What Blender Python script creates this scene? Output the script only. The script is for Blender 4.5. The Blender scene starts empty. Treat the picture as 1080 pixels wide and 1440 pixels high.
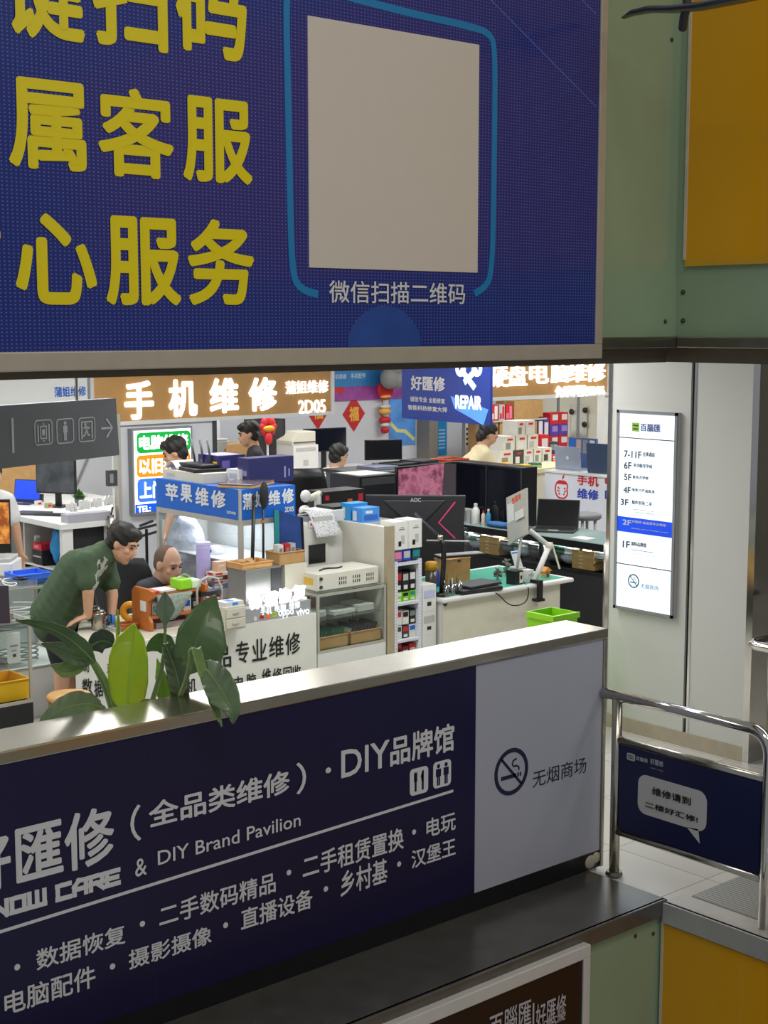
import bpy, bmesh, math, random
from mathutils import Vector, Matrix
random.seed(7)
PI = math.pi
SC = bpy.context.scene
COL = SC.collection

# ------------------------------------------------------------------ camera
HC, FPX = 2.8, 2089.0
PITCH, YAW = math.atan(265 / FPX), math.radians(49.0)
_c, _s, _cp, _sp = math.cos(YAW), math.sin(YAW), math.cos(PITCH), math.sin(PITCH)
FWD = Vector((_c * _cp, _s * _cp, -_sp)); RGT = Vector((_s, -_c, 0)); UPV = Vector((_c * _sp, _s * _sp, _cp))
cam = bpy.data.cameras.new('camera'); camo = bpy.data.objects.new('camera', cam); COL.objects.link(camo)
cam.sensor_fit = 'VERTICAL'; cam.sensor_height = 36.0; cam.lens = 36.0 * FPX / 1440.0
cam.clip_start = 0.05; cam.clip_end = 200
R3 = Matrix((RGT, UPV, -FWD)).transposed()
camo.matrix_world = Matrix.Translation((0, 0, HC)) @ R3.to_4x4()
SC.camera = camo

# ------------------------------------------------------------------ exposure, world
SC.view_settings.view_transform = 'Standard'; SC.view_settings.look = 'None'
SC.view_settings.exposure = 0.0; SC.view_settings.gamma = 1.0
SC.view_settings.use_curve_mapping = False
W = bpy.data.worlds.new('world'); SC.world = W; W.use_nodes = True
W.node_tree.nodes['Background'].inputs[0].default_value = (0.85, 0.9, 1.0, 1)
W.node_tree.nodes['Background'].inputs[1].default_value = 0.28

def area(name, loc, sx, sy, power, col=(1, 1, 1), rot=(0, 0, 0)):
    l = bpy.data.lights.new(name, 'AREA'); l.shape = 'RECTANGLE'; l.size = sx; l.size_y = sy
    l.energy = power; l.color = col
    o = bpy.data.objects.new(name, l); COL.objects.link(o); o.location = loc; o.rotation_euler = rot
    return o
# rows of ceiling panels over the repair hall
for ix in range(4):
    for iy in range(4):
        area('hall_lamp', (2.9 + ix * 3.6, 7.2 + iy * 2.6, 2.9), 2.4, 0.55, 54, (1, 1, .98))
# lamps over the escalator well, one storey up
area('well_lamp', (2.2, 0.6, 6.4), 3.2, 1.2, 112, (1, 0.95, 0.86))
area('well_lamp', (5.0, -1.2, 6.4), 2.2, 1.2, 70, (1, 0.93, 0.82))
area('landing_lamp', (6.9, 3.4, 2.9), 0.6, 2.4, 17, (1, 0.97, 0.92))

# ------------------------------------------------------------------ helpers
def lin(c):
    if isinstance(c, str):
        c = tuple(int(c[i:i + 2], 16) / 255 for i in (0, 2, 4))
    return tuple(x / 12.92 if x <= 0.04045 else ((x + 0.055) / 1.055) ** 2.4 for x in c) + (1,)
MATS = {}
def mat(name, col, rough=0.5, metal=0.0, emit=0, ecol=None, var=0.05, scale=12, bump=0.0, spec=0.5, coat=0):
    if name in MATS: return MATS[name]
    m = bpy.data.materials.new(name); m.use_nodes = True; nt = m.node_tree; b = nt.nodes['Principled BSDF']
    c = lin(col)
    b.inputs['Roughness'].default_value = rough; b.inputs['Metallic'].default_value = metal
    b.inputs['Specular IOR Level'].default_value = spec
    if coat: b.inputs['Coat Weight'].default_value = coat
    if var > 0 or bump > 0:
        tc = nt.nodes.new('ShaderNodeTexCoord'); n = nt.nodes.new('ShaderNodeTexNoise')
        n.inputs['Scale'].default_value = scale; n.inputs['Detail'].default_value = 3
        nt.links.new(tc.outputs['Object'], n.inputs['Vector'])
        if var > 0:
            mr = nt.nodes.new('ShaderNodeMapRange')
            mr.inputs['From Min'].default_value = 0.25; mr.inputs['From Max'].default_value = 0.75
            mr.inputs['To Min'].default_value = 1 - var; mr.inputs['To Max'].default_value = 1 + var
            mx = nt.nodes.new('ShaderNodeVectorMath'); mx.operation = 'SCALE'
            mx.inputs[0].default_value = c[:3]
            nt.links.new(n.outputs['Fac'], mr.inputs['Value']); nt.links.new(mr.outputs['Result'], mx.inputs['Scale'])
            nt.links.new(mx.outputs['Vector'], b.inputs['Base Color'])
        if bump > 0:
            bp = nt.nodes.new('ShaderNodeBump'); bp.inputs['Strength'].default_value = bump; bp.inputs['Distance'].default_value = 0.01
            nt.links.new(n.outputs['Fac'], bp.inputs['Height']); nt.links.new(bp.outputs['Normal'], b.inputs['Normal'])
    if var <= 0: b.inputs['Base Color'].default_value = c
    if emit:
        b.inputs['Emission Color'].default_value = lin(ecol or col); b.inputs['Emission Strength'].default_value = emit
    MATS[name] = m
    return m
def glass(name, tint=(0.96, 0.99, 0.98), gloss=0.06, rough=0.02):
    if name in MATS: return MATS[name]
    m = bpy.data.materials.new(name); m.use_nodes = True; nt = m.node_tree; nt.nodes.clear()
    o = nt.nodes.new('ShaderNodeOutputMaterial'); t = nt.nodes.new('ShaderNodeBsdfTransparent'); t.inputs[0].default_value = tint + (1,)
    g = nt.nodes.new('ShaderNodeBsdfGlossy'); g.inputs['Roughness'].default_value = rough
    f = nt.nodes.new('ShaderNodeFresnel'); f.inputs[0].default_value = 1.45
    a = nt.nodes.new('ShaderNodeMath'); a.operation = 'ADD'; a.inputs[1].default_value = gloss * 0.5
    x = nt.nodes.new('ShaderNodeMixShader')
    ge = nt.nodes.new('ShaderNodeNewGeometry'); iv = nt.nodes.new('ShaderNodeMath'); iv.operation = 'SUBTRACT'; iv.inputs[0].default_value = 1
    mu = nt.nodes.new('ShaderNodeMath'); mu.operation = 'MULTIPLY'     # only the outer face mirrors, so a pane never goes black from inside
    nt.links.new(ge.outputs['Backfacing'], iv.inputs[1]); nt.links.new(f.outputs[0], a.inputs[0]); nt.links.new(a.outputs[0], mu.inputs[0]); nt.links.new(iv.outputs[0], mu.inputs[1]); nt.links.new(mu.outputs[0], x.inputs[0])
    nt.links.new(t.outputs[0], x.inputs[1]); nt.links.new(g.outputs[0], x.inputs[2]); nt.links.new(x.outputs[0], o.inputs[0])
    MATS[name] = m
    return m
def nodes(m): return m.node_tree, m.node_tree.nodes['Principled BSDF']
def tint_steps(m, tex, stops, inp='Base Color', coord='Object', scale=None):
    """drive a socket of m's principled shader from a texture node through a colour ramp"""
    nt, b = nodes(m); tc = nt.nodes.new('ShaderNodeTexCoord'); mp = nt.nodes.new('ShaderNodeMapping')
    if scale: mp.inputs['Scale'].default_value = scale
    nt.links.new(tc.outputs[coord], mp.inputs[0]); nt.links.new(mp.outputs[0], tex.inputs['Vector'])
    r = nt.nodes.new('ShaderNodeValToRGB')
    for i, (p, c) in enumerate(stops):
        e = r.color_ramp.elements[i] if i < 2 else r.color_ramp.elements.new(p)
        e.position = p; e.color = lin(c)
    nt.links.new(tex.outputs[0], r.inputs[0]); nt.links.new(r.outputs[0], b.inputs[inp])

def ray(u, v):
    return FWD + RGT * ((u - 540) / FPX) + UPV * ((720 - v) / FPX)
def at(u, v, z=None, X=None, Y=None, D=None):
    """the place in the room that the photo shows at (u, v), on the given real surface (height, wall plane or distance)"""
    r = ray(u, v)
    if z is not None: t = (z - HC) / r.z
    elif X is not None: t = X / r.x
    elif Y is not None: t = Y / r.y
    else: t = D
    return Vector((t * r.x, t * r.y, HC + t * r.z))

class MB:
    def __init__(s): s.bm = bmesh.new(); s.mi = 0
    def _m(s, fs):
        for f in fs: f.material_index = s.mi
    def box(s, x0, x1, y0, y1, z0, z1, M=None):
        x0, x1 = min(x0, x1), max(x0, x1); y0, y1 = min(y0, y1), max(y0, y1); z0, z1 = min(z0, z1), max(z0, z1)
        P = [(x0, y0, z0), (x1, y0, z0), (x1, y1, z0), (x0, y1, z0), (x0, y0, z1), (x1, y0, z1), (x1, y1, z1), (x0, y1, z1)]
        if M is not None: P = [M @ Vector(p) for p in P]
        v = [s.bm.verts.new(p) for p in P]
        s._m([s.bm.faces.new([v[i] for i in f]) for f in ((0, 3, 2, 1), (4, 5, 6, 7), (0, 1, 5, 4), (1, 2, 6, 5), (2, 3, 7, 6), (3, 0, 4, 7))])
        return s
    def poly(s, pts, ext):
        """polygon of 3-D points pushed along the vector ext into a solid"""
        ext = Vector(ext); a = [s.bm.verts.new(p) for p in pts]; b = [s.bm.verts.new(Vector(p) + ext) for p in pts]
        n = len(pts); fs = [s.bm.faces.new(a), s.bm.faces.new(b[::-1])]
        for i in range(n): fs.append(s.bm.faces.new((a[i], b[i], b[(i + 1) % n], a[(i + 1) % n])))
        s._m(fs); return s
    def tube(s, pts, r, n=8, flat=1.0, caps=True):
        pts = [Vector(p) for p in pts]; rs = r if isinstance(r, (list, tuple)) else [r] * len(pts)
        rings = []; prev = None
        for i, p in enumerate(pts):
            t = (pts[min(i + 1, len(pts) - 1)] - pts[max(i - 1, 0)]).normalized()
            if prev is None:
                u = t.cross(Vector((0, 0, 1)))
                if u.length < 1e-3: u = t.cross(Vector((1, 0, 0)))
            else: u = prev - t * prev.dot(t)
            u.normalize(); prev = u; w = t.cross(u)
            rings.append([s.bm.verts.new(p + (u * math.cos(2 * PI * k / n) + w * math.sin(2 * PI * k / n) * flat) * rs[i]) for k in range(n)])
        fs = []
        for a, b in zip(rings, rings[1:]):
            for k in range(n): fs.append(s.bm.faces.new((a[k], a[(k + 1) % n], b[(k + 1) % n], b[k])))
        if caps: fs += [s.bm.faces.new(rings[0][::-1]), s.bm.faces.new(rings[-1])]
        s._m(fs); return s
    def cyl(s, p, r, h, n=20, r2=None):
        return s.tube([p, (p[0], p[1], p[2] + h)], [r, r if r2 is None else r2], n)
    def lathe(s, c, prof, n=20):
        return s.tube([(c[0], c[1], c[2] + z + i * 1e-6) for i, (r, z) in enumerate(prof)], [max(r, 1e-4) for r, z in prof], n)
    def ell(s, c, rad, M=None, u=16, v=10):
        T = Matrix.Translation(c) @ (M.to_4x4() if M is not None else Matrix()) @ Matrix.Diagonal((*rad, 1))
        r = bmesh.ops.create_uvsphere(s.bm, u_segments=u, v_segments=v, radius=1, matrix=T)
        s._m({f for vv in r['verts'] for f in vv.link_faces}); return s
    def grid(s, f, nu, nv):
        V = [[s.bm.verts.new(f(i / nu, j / nv)) for j in range(nv + 1)] for i in range(nu + 1)]
        s._m([s.bm.faces.new((V[i][j], V[i + 1][j], V[i + 1][j + 1], V[i][j + 1])) for i in range(nu) for j in range(nv)]); return s
    def ribbon(s, pts, w, n, th=0.0015):
        """flat strip of width w along 3-D points in the plane of normal n"""
        pts = [Vector(p) for p in pts]; n = Vector(n); L = []; Rr = []
        for i, p in enumerate(pts):
            t = (pts[min(i + 1, len(pts) - 1)] - pts[max(i - 1, 0)]).normalized(); q = t.cross(n).normalized() * w / 2
            L.append(p + q); Rr.append(p - q)
        for i in range(len(pts) - 1): s.poly([L[i], L[i + 1], Rr[i + 1], Rr[i]], n * th)
        return s
    def build(s, name, m, parent=None, bevel=0, smooth=False, local=False, seg=2, solid=0, sub=0):
        bmesh.ops.recalc_face_normals(s.bm, faces=s.bm.faces)
        off = Vector((0, 0, 0))
        if not local:
            if parent is not None:
                off = parent.location.copy()
                if parent.parent: off += parent.parent.location
            else:
                xs = [v.co for v in s.bm.verts]
                lo = Vector([min(v[i] for v in xs) for i in range(3)]); hi = Vector([max(v[i] for v in xs) for i in range(3)])
                off = Vector(((lo.x + hi.x) / 2, (lo.y + hi.y) / 2, lo.z))
            rot = Matrix.Identity(3)
            if parent is not None:
                rt = parent.parent or parent; rot = Matrix.Rotation(-rt.rotation_euler.z, 3, 'Z')
            for v in s.bm.verts: v.co = rot @ (v.co - off)
        me = bpy.data.meshes.new(name); s.bm.to_mesh(me); s.bm.free()
        for mm in (m if isinstance(m, (list, tuple)) else [m]): me.materials.append(mm)
        o = bpy.data.objects.new(name, me); COL.objects.link(o)
        if parent is not None: o.parent = parent
        else: o.location = off
        if smooth: me.polygons.foreach_set('use_smooth', [True] * len(me.polygons))
        if solid:
            q = o.modifiers.new('solid', 'SOLIDIFY'); q.thickness = solid; q.offset = 0
        if bevel:
            q = o.modifiers.new('bevel', 'BEVEL'); q.width = bevel; q.segments = seg; q.limit_method = 'ANGLE'; q.angle_limit = 0.6
        if sub:
            q = o.modifiers.new('sub', 'SUBSURF'); q.levels = sub; q.render_levels = sub
        return o
def tag(o, label, cat, group=None, kind=None):
    o['label'] = label; o['category'] = cat
    if group: o['group'] = group
    if kind: o['kind'] = kind
    return o
def thing(name, label, cat, loc=(0, 0, 0), rz=0, group=None):
    o = bpy.data.objects.new(name, None); COL.objects.link(o); o.location = loc; o.rotation_euler = (0, 0, rz); o.empty_display_size = 0.05
    return tag(o, label, cat, group)
def struct(o): o['kind'] = 'structure'; return o
def bxs(*a): return MB().box(*a)

# ---- writing: the built-in font, laid on a vertical plane (Y plane faces the viewer's near side, X plane the left side)
def glyphs(s, bold=0.0, res=3):
    c = bpy.data.curves.new('writing', 'FONT'); c.body = s; c.size = 1; c.offset = bold; c.resolution_u = res
    o = bpy.data.objects.new('writing', c); COL.objects.link(o)
    bpy.context.view_layer.update()
    me = bpy.data.meshes.new_from_object(o.evaluated_get(bpy.context.evaluated_depsgraph_get()))
    V = [v.co.copy() for v in me.vertices]; F = [list(p.vertices) for p in me.polygons]
    bpy.data.objects.remove(o); bpy.data.curves.remove(c); bpy.data.meshes.remove(me)
    return V, F
def frame(plane):
    k, c = plane[0], plane[1]
    if k == 'A':                       # ('A', (x, y), angle): upright plane through (x, y) running along that angle
        dr = Vector((math.cos(plane[2]), math.sin(plane[2]), 0)); n = Vector((dr.y, -dr.x, 0)); o = Vector((c[0], c[1], 0))
        return (lambda a, z, d: o + dr * a + n * d + Vector((0, 0, z))), (lambda p: (p - o).dot(dr)), n
    if k == 'Y': return (lambda a, z, d: Vector((a, c - d, z))), (lambda p: p.x), Vector((0, -1, 0))
    return (lambda a, z, d: Vector((c - d, -a, z))), (lambda p: -p.y), Vector((-1, 0, 0))
def on(plane, u, v):
    pos, _, n = frame(plane); o = pos(0, 0, 0); r = ray(u, v); c = Vector((0, 0, HC))
    return c + r * ((o - c).dot(n) / r.dot(n))
def prect(plane, px):
    _, A, _n = frame(plane)
    p = on(plane, px[0], px[1]); q = on(plane, px[2], px[3])
    return A(p), A(q), q.z, p.z          # a0, a1, z0, z1
def write(mb, s, plane, rect, bold=0.0, d=0.002, depth=0.0, res=3, slant=0):
    """add the writing s to mb, filling rect = (a0, a1, z0, z1) of the plane"""
    V, F = glyphs(s, 0, res)
    if not V: return mb
    lay = {}
    if bold:                           # a heavier weight: the same glyphs laid again a little to each side
        V0, F0 = V, F; V, F = [], []; n0 = len(V0)
        for k in range(8):
            t = PI / 4 * k; q = Vector((math.cos(t), math.sin(t), 0)) * bold
            V += [p + q for p in V0]; lay.update({i + n0 * k: k * .0003 for i in range(n0)}); F += [[i + n0 * k for i in f] for f in F0]
    pos, _, n = frame(plane)
    x0 = min(v.x for v in V); x1 = max(v.x for v in V); y0 = min(v.y for v in V); y1 = max(v.y for v in V)
    a0, a1, z0, z1 = rect
    def put(dd): return [mb.bm.verts.new(pos(a0 + (v.x - x0) / (x1 - x0) * (a1 - a0) + slant * (v.y - y0), z0 + (v.y - y0) / max(y1 - y0, 1e-6) * (z1 - z0), dd + (lay.get(i, 0) if dd > d or not depth else 0))) for i, v in enumerate(V)]
    vs = put(d + depth)
    fs = []
    for f in F:
        try: fs.append(mb.bm.faces.new([vs[i] for i in f]))
        except ValueError: pass
    if depth:
        vb = put(d); cnt = {}
        for f in F:
            for i in range(len(f)):
                e = (f[i], f[(i + 1) % len(f)]); k = tuple(sorted(e)); cnt.setdefault(k, []).append(e)
        for k, es in cnt.items():
            if len(es) == 1:
                a, b = es[0]
                try: fs.append(mb.bm.faces.new((vs[a], vb[a], vb[b], vs[b])))
                except ValueError: pass
    mb._m(fs); return mb
def text(name, s, plane, px, m, parent, bold=0.0, d=0.002, depth=0.0, res=3):
    """one writing part, or several writings when s is a list of (string, pixel box)"""
    if isinstance(s, list):
        for t, r in s: o = text(name, t, plane, r, m, parent, bold, d, depth, res)
        return o
    mb = MB(); write(mb, s, plane, prect(plane, px), bold, d, depth, res)
    off = parent.location + (parent.parent.location if parent.parent else Vector())
    rot = Matrix.Rotation(-(parent.parent or parent).rotation_euler.z, 3, 'Z')
    for v in mb.bm.verts: v.co = rot @ (v.co - off)
    me = bpy.data.meshes.new(name); mb.bm.to_mesh(me); mb.bm.free(); me.materials.append(m)
    o = bpy.data.objects.new(name, me); COL.objects.link(o); o.parent = parent
    return o
def panel_pts(plane, a0, a1, z0, z1, r=0, n=5):
    """rounded rectangle on a plane as 2-D (a, z) points"""
    if r <= 0: return [(a0, z0), (a1, z0), (a1, z1), (a0, z1)]
    out = []
    for cx, cz, t0 in ((a1 - r, z0 + r, -PI / 2), (a1 - r, z1 - r, 0), (a0 + r, z1 - r, PI / 2), (a0 + r, z0 + r, PI)):
        for k in range(n + 1):
            t = t0 + PI / 2 * k / n; out.append((cx + r * math.cos(t), cz + r * math.sin(t)))
    return out
def flat(mb, plane, pts, d0, d1):
    pos, _, n = frame(plane)
    return mb.poly([pos(a, z, d0) for a, z in pts], n * (d1 - d0))
def rectp(mb, plane, rect, d0, d1, r=0): return flat(mb, plane, panel_pts(plane, *rect, r), d0, d1)
def ring(mb, plane, c, ro, ri, d0, d1, n=36):
    pos, _, nn = frame(plane)
    for k in range(n):
        t0, t1 = 2 * PI * k / n, 2 * PI * (k + 1) / n
        flat(mb, plane, [(c[0] + r * math.cos(t), c[1] + r * math.sin(t)) for r, t in ((ro, t0), (ro, t1), (ri, t1), (ri, t0))], d0, d1)
    return mb
def bx_px(un, vb, z, ul, ur, vt):
    """room-aligned box whose near upright edge meets the surface z at pixel (un, vb); ul, ur: far pixel columns of its two seen faces; vt: top of that edge"""
    c = at(un, vb, z=z)
    y1 = at(ul, vb, X=c.x).y; x1 = at(ur, vb, Y=c.y).x
    D = (c - Vector((0, 0, HC))).dot(FWD); zt = at(un, vt, D=D).z
    return [c.x, max(x1, c.x + .01), c.y, max(y1, c.y + .01), z, zt]

# ------------------------------------------------------------------ materials
M_white = mat('white_paint', 'd9d9d6', .45, var=.02)
M_wall = mat('white_wall', 'd2d4d8', .6, var=.03, scale=3)
M_colm = mat('column_panel', 'c9c9c4', .5, var=.015, scale=2)
M_ceil = mat('ceiling_white', 'd8d8d6', .8, var=.02)
M_steel = mat('brushed_steel', 'b9b4a8', .22, 1, var=.06, scale=40)
M_steel2 = mat('dull_steel', '8d887c', .32, 1, var=.1, scale=20)
M_dsteel = mat('dark_steel_plate', '6e6b66', .24, .6, var=.15, scale=9)
M_chrome = mat('chrome', 'd4d2cc', .1, 1, var=0)
M_alu = mat('aluminium_frame', 'b5b2a8', .4, .25, var=.03)
M_black = mat('black_plastic', '151517', .4, var=.1)
M_black2 = mat('matte_black', '1c1c20', .6, var=.1)
M_dgrey = mat('dark_grey', '3b3d40', .5, var=.05)
M_grey = mat('mid_grey', '86888a', .5, var=.05)
M_lgrey = mat('light_grey', 'b4b4b2', .5, var=.04)
M_beige = mat('beige_plastic', 'cdc9b8', .5, var=.04)
M_card = mat('cardboard', 'b08a58', .75, var=.1, scale=20)
M_wood = mat('orange_wood', 'b8692a', .5, var=.15, scale=15)
M_lwood = mat('light_wood', 'cf9f64', .55, var=.15, scale=25)
M_blue = mat('shop_blue', '0e5fc0', .45, var=.02)
M_lblue = mat('light_blue', '3f8fe0', .45, var=.05)
M_navy = mat('navy_vinyl', '120f3a', .35, var=.02)
M_red = mat('red', 'c4202c', .5, var=.05)
M_yellow = mat('yellow_plastic', 'f2b818', .45, var=.03)
M_green = mat('lime_plastic', '8fd31e', .45, var=.04)
M_print_w = mat('white_vinyl', 'd8d8d8', .5, var=0)
M_print_k = mat('black_ink', '121214', .5, var=0)
M_lit = mat('lit_letter', 'ffffff', .5, emit=1.15, var=0)
M_glass = glass('showcase_glass')
M_teal = mat('teal_mat', '2f9d84', .6, var=.06)
M_purple = mat('purple_print', '6a5aa8', .5, var=.1)
# ================================================================== the setting
M_floor = mat('floor_tile', 'c2bfb8', .3, var=.04, scale=4)
nt, b = nodes(M_floor); br = nt.nodes.new('ShaderNodeTexBrick'); br.offset = 0; br.inputs['Brick Width'].default_value = .6; br.inputs['Row Height'].default_value = .6
br.inputs['Scale'].default_value = 1; br.inputs['Mortar Size'].default_value = .004
for k, c in (('Color1', 'c6c3bc'), ('Color2', 'bdbab3'), ('Mortar', '8c8a84')): br.inputs[k].default_value = lin(c)
tc = nt.nodes.new('ShaderNodeTexCoord'); nt.links.new(tc.outputs['Object'], br.inputs['Vector']); nt.links.new(br.outputs[0], b.inputs['Base Color'])
FY, PYP, VX = 4.361, 4.84, 5.585         # edge of the slab, front of the half wall, edge of the slab beside the well
XE, YE, XW = 22, 22, -4
g = MB().poly([(XW, FY + .01, -.35), (XE, FY + .01, -.35), (XE, YE, -.35), (XW, YE, -.35)], (0, 0, .35))
g.poly([(VX + .01, -6, -.35), (XE, -6, -.35), (XE, FY + .01, -.35), (VX + .01, FY + .01, -.35)], (0, 0, .35))
struct(g.build('floor', M_floor))
c_ = MB().poly([(XW, FY + .03, 2.95), (XE, FY + .03, 2.95), (XE, YE, 2.95), (XW, YE, 2.95)], (0, 0, .3))
c_.poly([(VX + .03, -6, 2.95), (XE, -6, 2.95), (XE, FY + .03, 2.95), (VX + .03, FY + .03, 2.95)], (0, 0, .3))
struct(c_.build('ceiling', M_ceil))
struct(bxs(XW, XE, 16.5, 16.7, 0, 2.95).build('wall_back', M_wall))
struct(bxs(17, 17.2, -6, 16.5, 0, 2.95).build('wall_right', mat('beige_wall', 'd6d0bd', .6, var=.03, scale=3)))

# green and yellow cladding of the slab edges
M_clad = mat('green_glass_cladding', '8ea384', .25, var=.06, scale=2.5, coat=.3)
M_ycl = mat('yellow_cladding', 'dc9d08', .28, var=.04, scale=2, coat=.3)
M_seal = mat('pale_sealant', 'c9bda6', .6, var=.1)
M_scr = mat('screw_steel', '5b5a50', .4, .8, var=.1)
def cladding(z0, z1, name):
    struct(bxs(VX, VX + .03, -6, FY + .0, z0, z1).build(name + '_return', M_clad))
    return struct(bxs(XW, VX, FY, FY + .03, z0, z1).build(name, M_clad))
up = cladding(2.74, 4.6, 'wall_upper')
lo = cladding(-1.6, -.06, 'wall_lower')
# yellow boards
yb = thing('yellow_cladding_board', 'glossy yellow cladding board hanging above the landing beside the big blue sign', 'cladding board', (VX - .012, 1.6, 3.06))
bxs(VX - .012, VX, -1.2, FY - .06, 3.09, 4.6).build('board', M_ycl, yb)
bxs(VX - .02, VX, -1.2, FY - .06, 3.06, 3.09).build('bottom_trim', mat('yellow_trim', 'd9a52a', .35, .2), yb)
bxs(VX - .016, VX, FY - .06, FY - .045, 3.09, 4.6).build('sealant_bead', M_seal, yb)
yl = thing('yellow_cladding_board', 'yellow cladding board on the slab edge below the railing', 'cladding board', (VX - .012, 1.6, -1.6))
bxs(VX - .014, VX - .002, -1.2, FY - .03, -1.6, -.1).build('board', M_ycl, yl)
bxs(VX - .016, VX, FY - .03, FY - .015, -1.6, -.09).build('sealant_bead', M_seal, yl)
for i, (u, v, pl) in enumerate([(944, 56, 'Y'), (961, 411, 'X'), (961, 451, 'X'), (935, 452, 'Y'), (918, 1313, 'Y'), (893, 1316, 'Y')]):
    p = at(u, v, **{pl: FY if pl == 'Y' else VX}); n = Vector((0, -1, 0)) if pl == 'Y' else Vector((-1, 0, 0))
    s_ = MB().tube([p - n * .002, p + n * .006], .011 if i in (1, 2) else .009, 12).tube([p + n * .006, p + n * .008], [.006, .004], 6).build('cladding_screw', M_scr)
    tag(s_, ['single screw near the top corner of the upper green cladding', 'upper of two screws under the yellow board', 'lower of two screws under the yellow board',
             'screw low on the upper green cladding, left of the corner joint', 'right screw on the lower green cladding under the ledge', 'left screw on the lower green cladding under the ledge'][i], 'screw')
# steel lip below the upper cladding, with the darker recess behind it
struct(bxs(XW, VX - .02, FY - .035, FY + .05, 2.69, 2.74).box(VX - .035, VX + .05, -6, FY - .035, 2.69, 2.74).build('trim_1', M_steel2, bevel=.004))
struct(bxs(XW, VX, FY + .05, FY + .2, 2.62, 2.95).box(VX + .05, VX + .2, -6, FY + .2, 2.62, 2.95).build('trim_2', mat('bronze_lip', '6f6350', .45, .3)))
# ledge and edge strips of this floor
struct(bxs(XW, VX + .01, FY - .02, PYP, 0, .02).box(XW, VX + .01, FY - .03, FY, -.06, .02).build('trim_3', M_dsteel, bevel=.004))
struct(bxs(VX - .02, VX + .14, -6, FY - .02, 0, .012).box(VX - .03, VX, -6, FY - .03, -.09, .012).build('trim_4', mat('pale_edge_strip', 'bdbbb6', .3, .4), bevel=.003))
# landing floor: grey ribbed plates beside the escalator
lp = MB()
for k in range(6):
    y = 4.3 - k * .55
    lp.box(VX + .16, VX + 1.3, y - .54, y, .001, .008)
M_plate = mat('ribbed_plate', 'a9a9a6', .35, .6, var=.08)
wv = nodes(M_plate)[0].nodes.new('ShaderNodeTexWave'); wv.inputs['Scale'].default_value = 14; wv.bands_direction = 'X'
tint_steps(M_plate, wv, [(0, '7d7d7b'), (1, 'b8b8b4')])
tag(lp.build('landing_plate', M_plate), 'ribbed grey metal landing plates on the floor behind the railing', 'floor plate')

# half wall: body, skirting, end strip, steel coping
PX1 = 5.70
struct(bxs(XW, PX1 - .03, PYP + .012, PYP + .26, .0, 1.21).build('wall_front', M_lgrey))
struct(bxs(XW, PX1 - .02, PYP - .0, PYP + .012, .02, .115).build('baseboard_front', mat('black_skirting', '17171a', .3, var=.15)))
cp = MB().box(XW, PX1, PYP - .015, PYP + .275, 1.22, 1.27).box(PX1 - .025, PX1, PYP - .012, PYP + .275, .02, 1.22)
M_cope = mat('coping_steel', 'c4bfb2', .2, 1, var=.05, scale=6)
struct(cp.build('trim_5', M_cope, bevel=.006))

# navy direction panel on the half wall
P = ('Y', PYP - .004)
XB = at(668, 1100, Y=P[1]).x
dp = thing('direction_panel', 'long navy direction panel with white Chinese lettering on the half wall', 'sign', (2.4, PYP, .11))
bxs(XW + .5, XB, PYP - .004, PYP + .01, .112, 1.222).build('panel', M_navy, dp)
nv = at(212, 1100, Y=P[1]).x
bxs(nv - .001, nv + .001, PYP - .0048, PYP - .004, .112, 1.222).build('seam', mat('navy_seam', '231f55', .3, var=0), dp)
text('heading_lettering', [('匯修', (20, 1163, 161, 1209)), ('好', (-52, 1183, 16, 1248)), ('全品类维修', (208, 1129, 407, 1114)), ('品牌馆', (548, 1037, 638, 1055))], P, None, M_print_w, dp, bold=.022)
text('heading_lettering', [('（', (182, 1134, 198, 1181)), ('）', (416, 1073, 430, 1114)), ('DIY', (479, 1056, 547, 1077)), ('·', (457, 1080, 465, 1086))], P, None, M_print_w, dp, bold=.012)
text('english_lettering', [('&', (189, 1209, 206, 1229)), ('DIY Brand Pavilion', (221, 1197, 422, 1161)), ], P, None, M_print_w, dp, bold=.006)
TECH = {'K': [[(0, 0), (0, 1)], [(.9, 1), (.25, .5), (.9, 0)]], 'N': [[(0, 0), (0, 1), (.8, 0), (.8, 1)]], 'O': [[(0, 0), (0, 1), (.8, 1), (.8, 0), (0, 0)]], 'W': [[(0, 1), (0, 0), (1, 0), (1, 1)], [(.5, 0), (.5, 1)]],
        'C': [[(.8, 1), (0, 1), (0, 0), (.8, 0)]], 'A': [[(0, 0), (0, .6), (.3, 1), (.8, 1), (.8, 0)], [(0, .38), (.8, .38)]], 'R': [[(0, 0), (0, 1), (.8, 1), (.8, .45), (0, .45)], [(.4, .45), (.85, 0)]], 'E': [[(.8, 1), (0, 1), (0, 0), (.8, 0)], [(0, .5), (.7, .5)]]}
def tech(s, P, px, w, parent, m):
    a0, a1, z0, z1 = prect(P, px); pos, _, n = frame(P); wd = sum(.55 if c == ' ' else (1.35 if c == 'W' else 1.15) for c in s) - .3; k = (a1 - a0) / wd; a = a0; mb = MB()
    for c in s:
        if c == ' ': a += .55 * k; continue
        j = 0
        for st in TECH[c]:
            for p, q in zip(st, st[1:]):
                u = Vector((q[0] - p[0], q[1] - p[1])).normalized() * (w / 2 / (z1 - z0))
                mb.ribbon([pos(a + (p[0] * k), z0 + p[1] * (z1 - z0), 0) - pos(u.x * k, u.y * (z1 - z0), 0) + pos(0, 0, 0), pos(a + q[0] * k, z0 + q[1] * (z1 - z0), 0) + pos(u.x * k, u.y * (z1 - z0), 0) - pos(0, 0, 0)], w, n, .002 + .0004 * j); j += 1
        a += (1.35 if c == 'W' else 1.15) * k
    return mb.build('english_lettering', m, parent)
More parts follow.
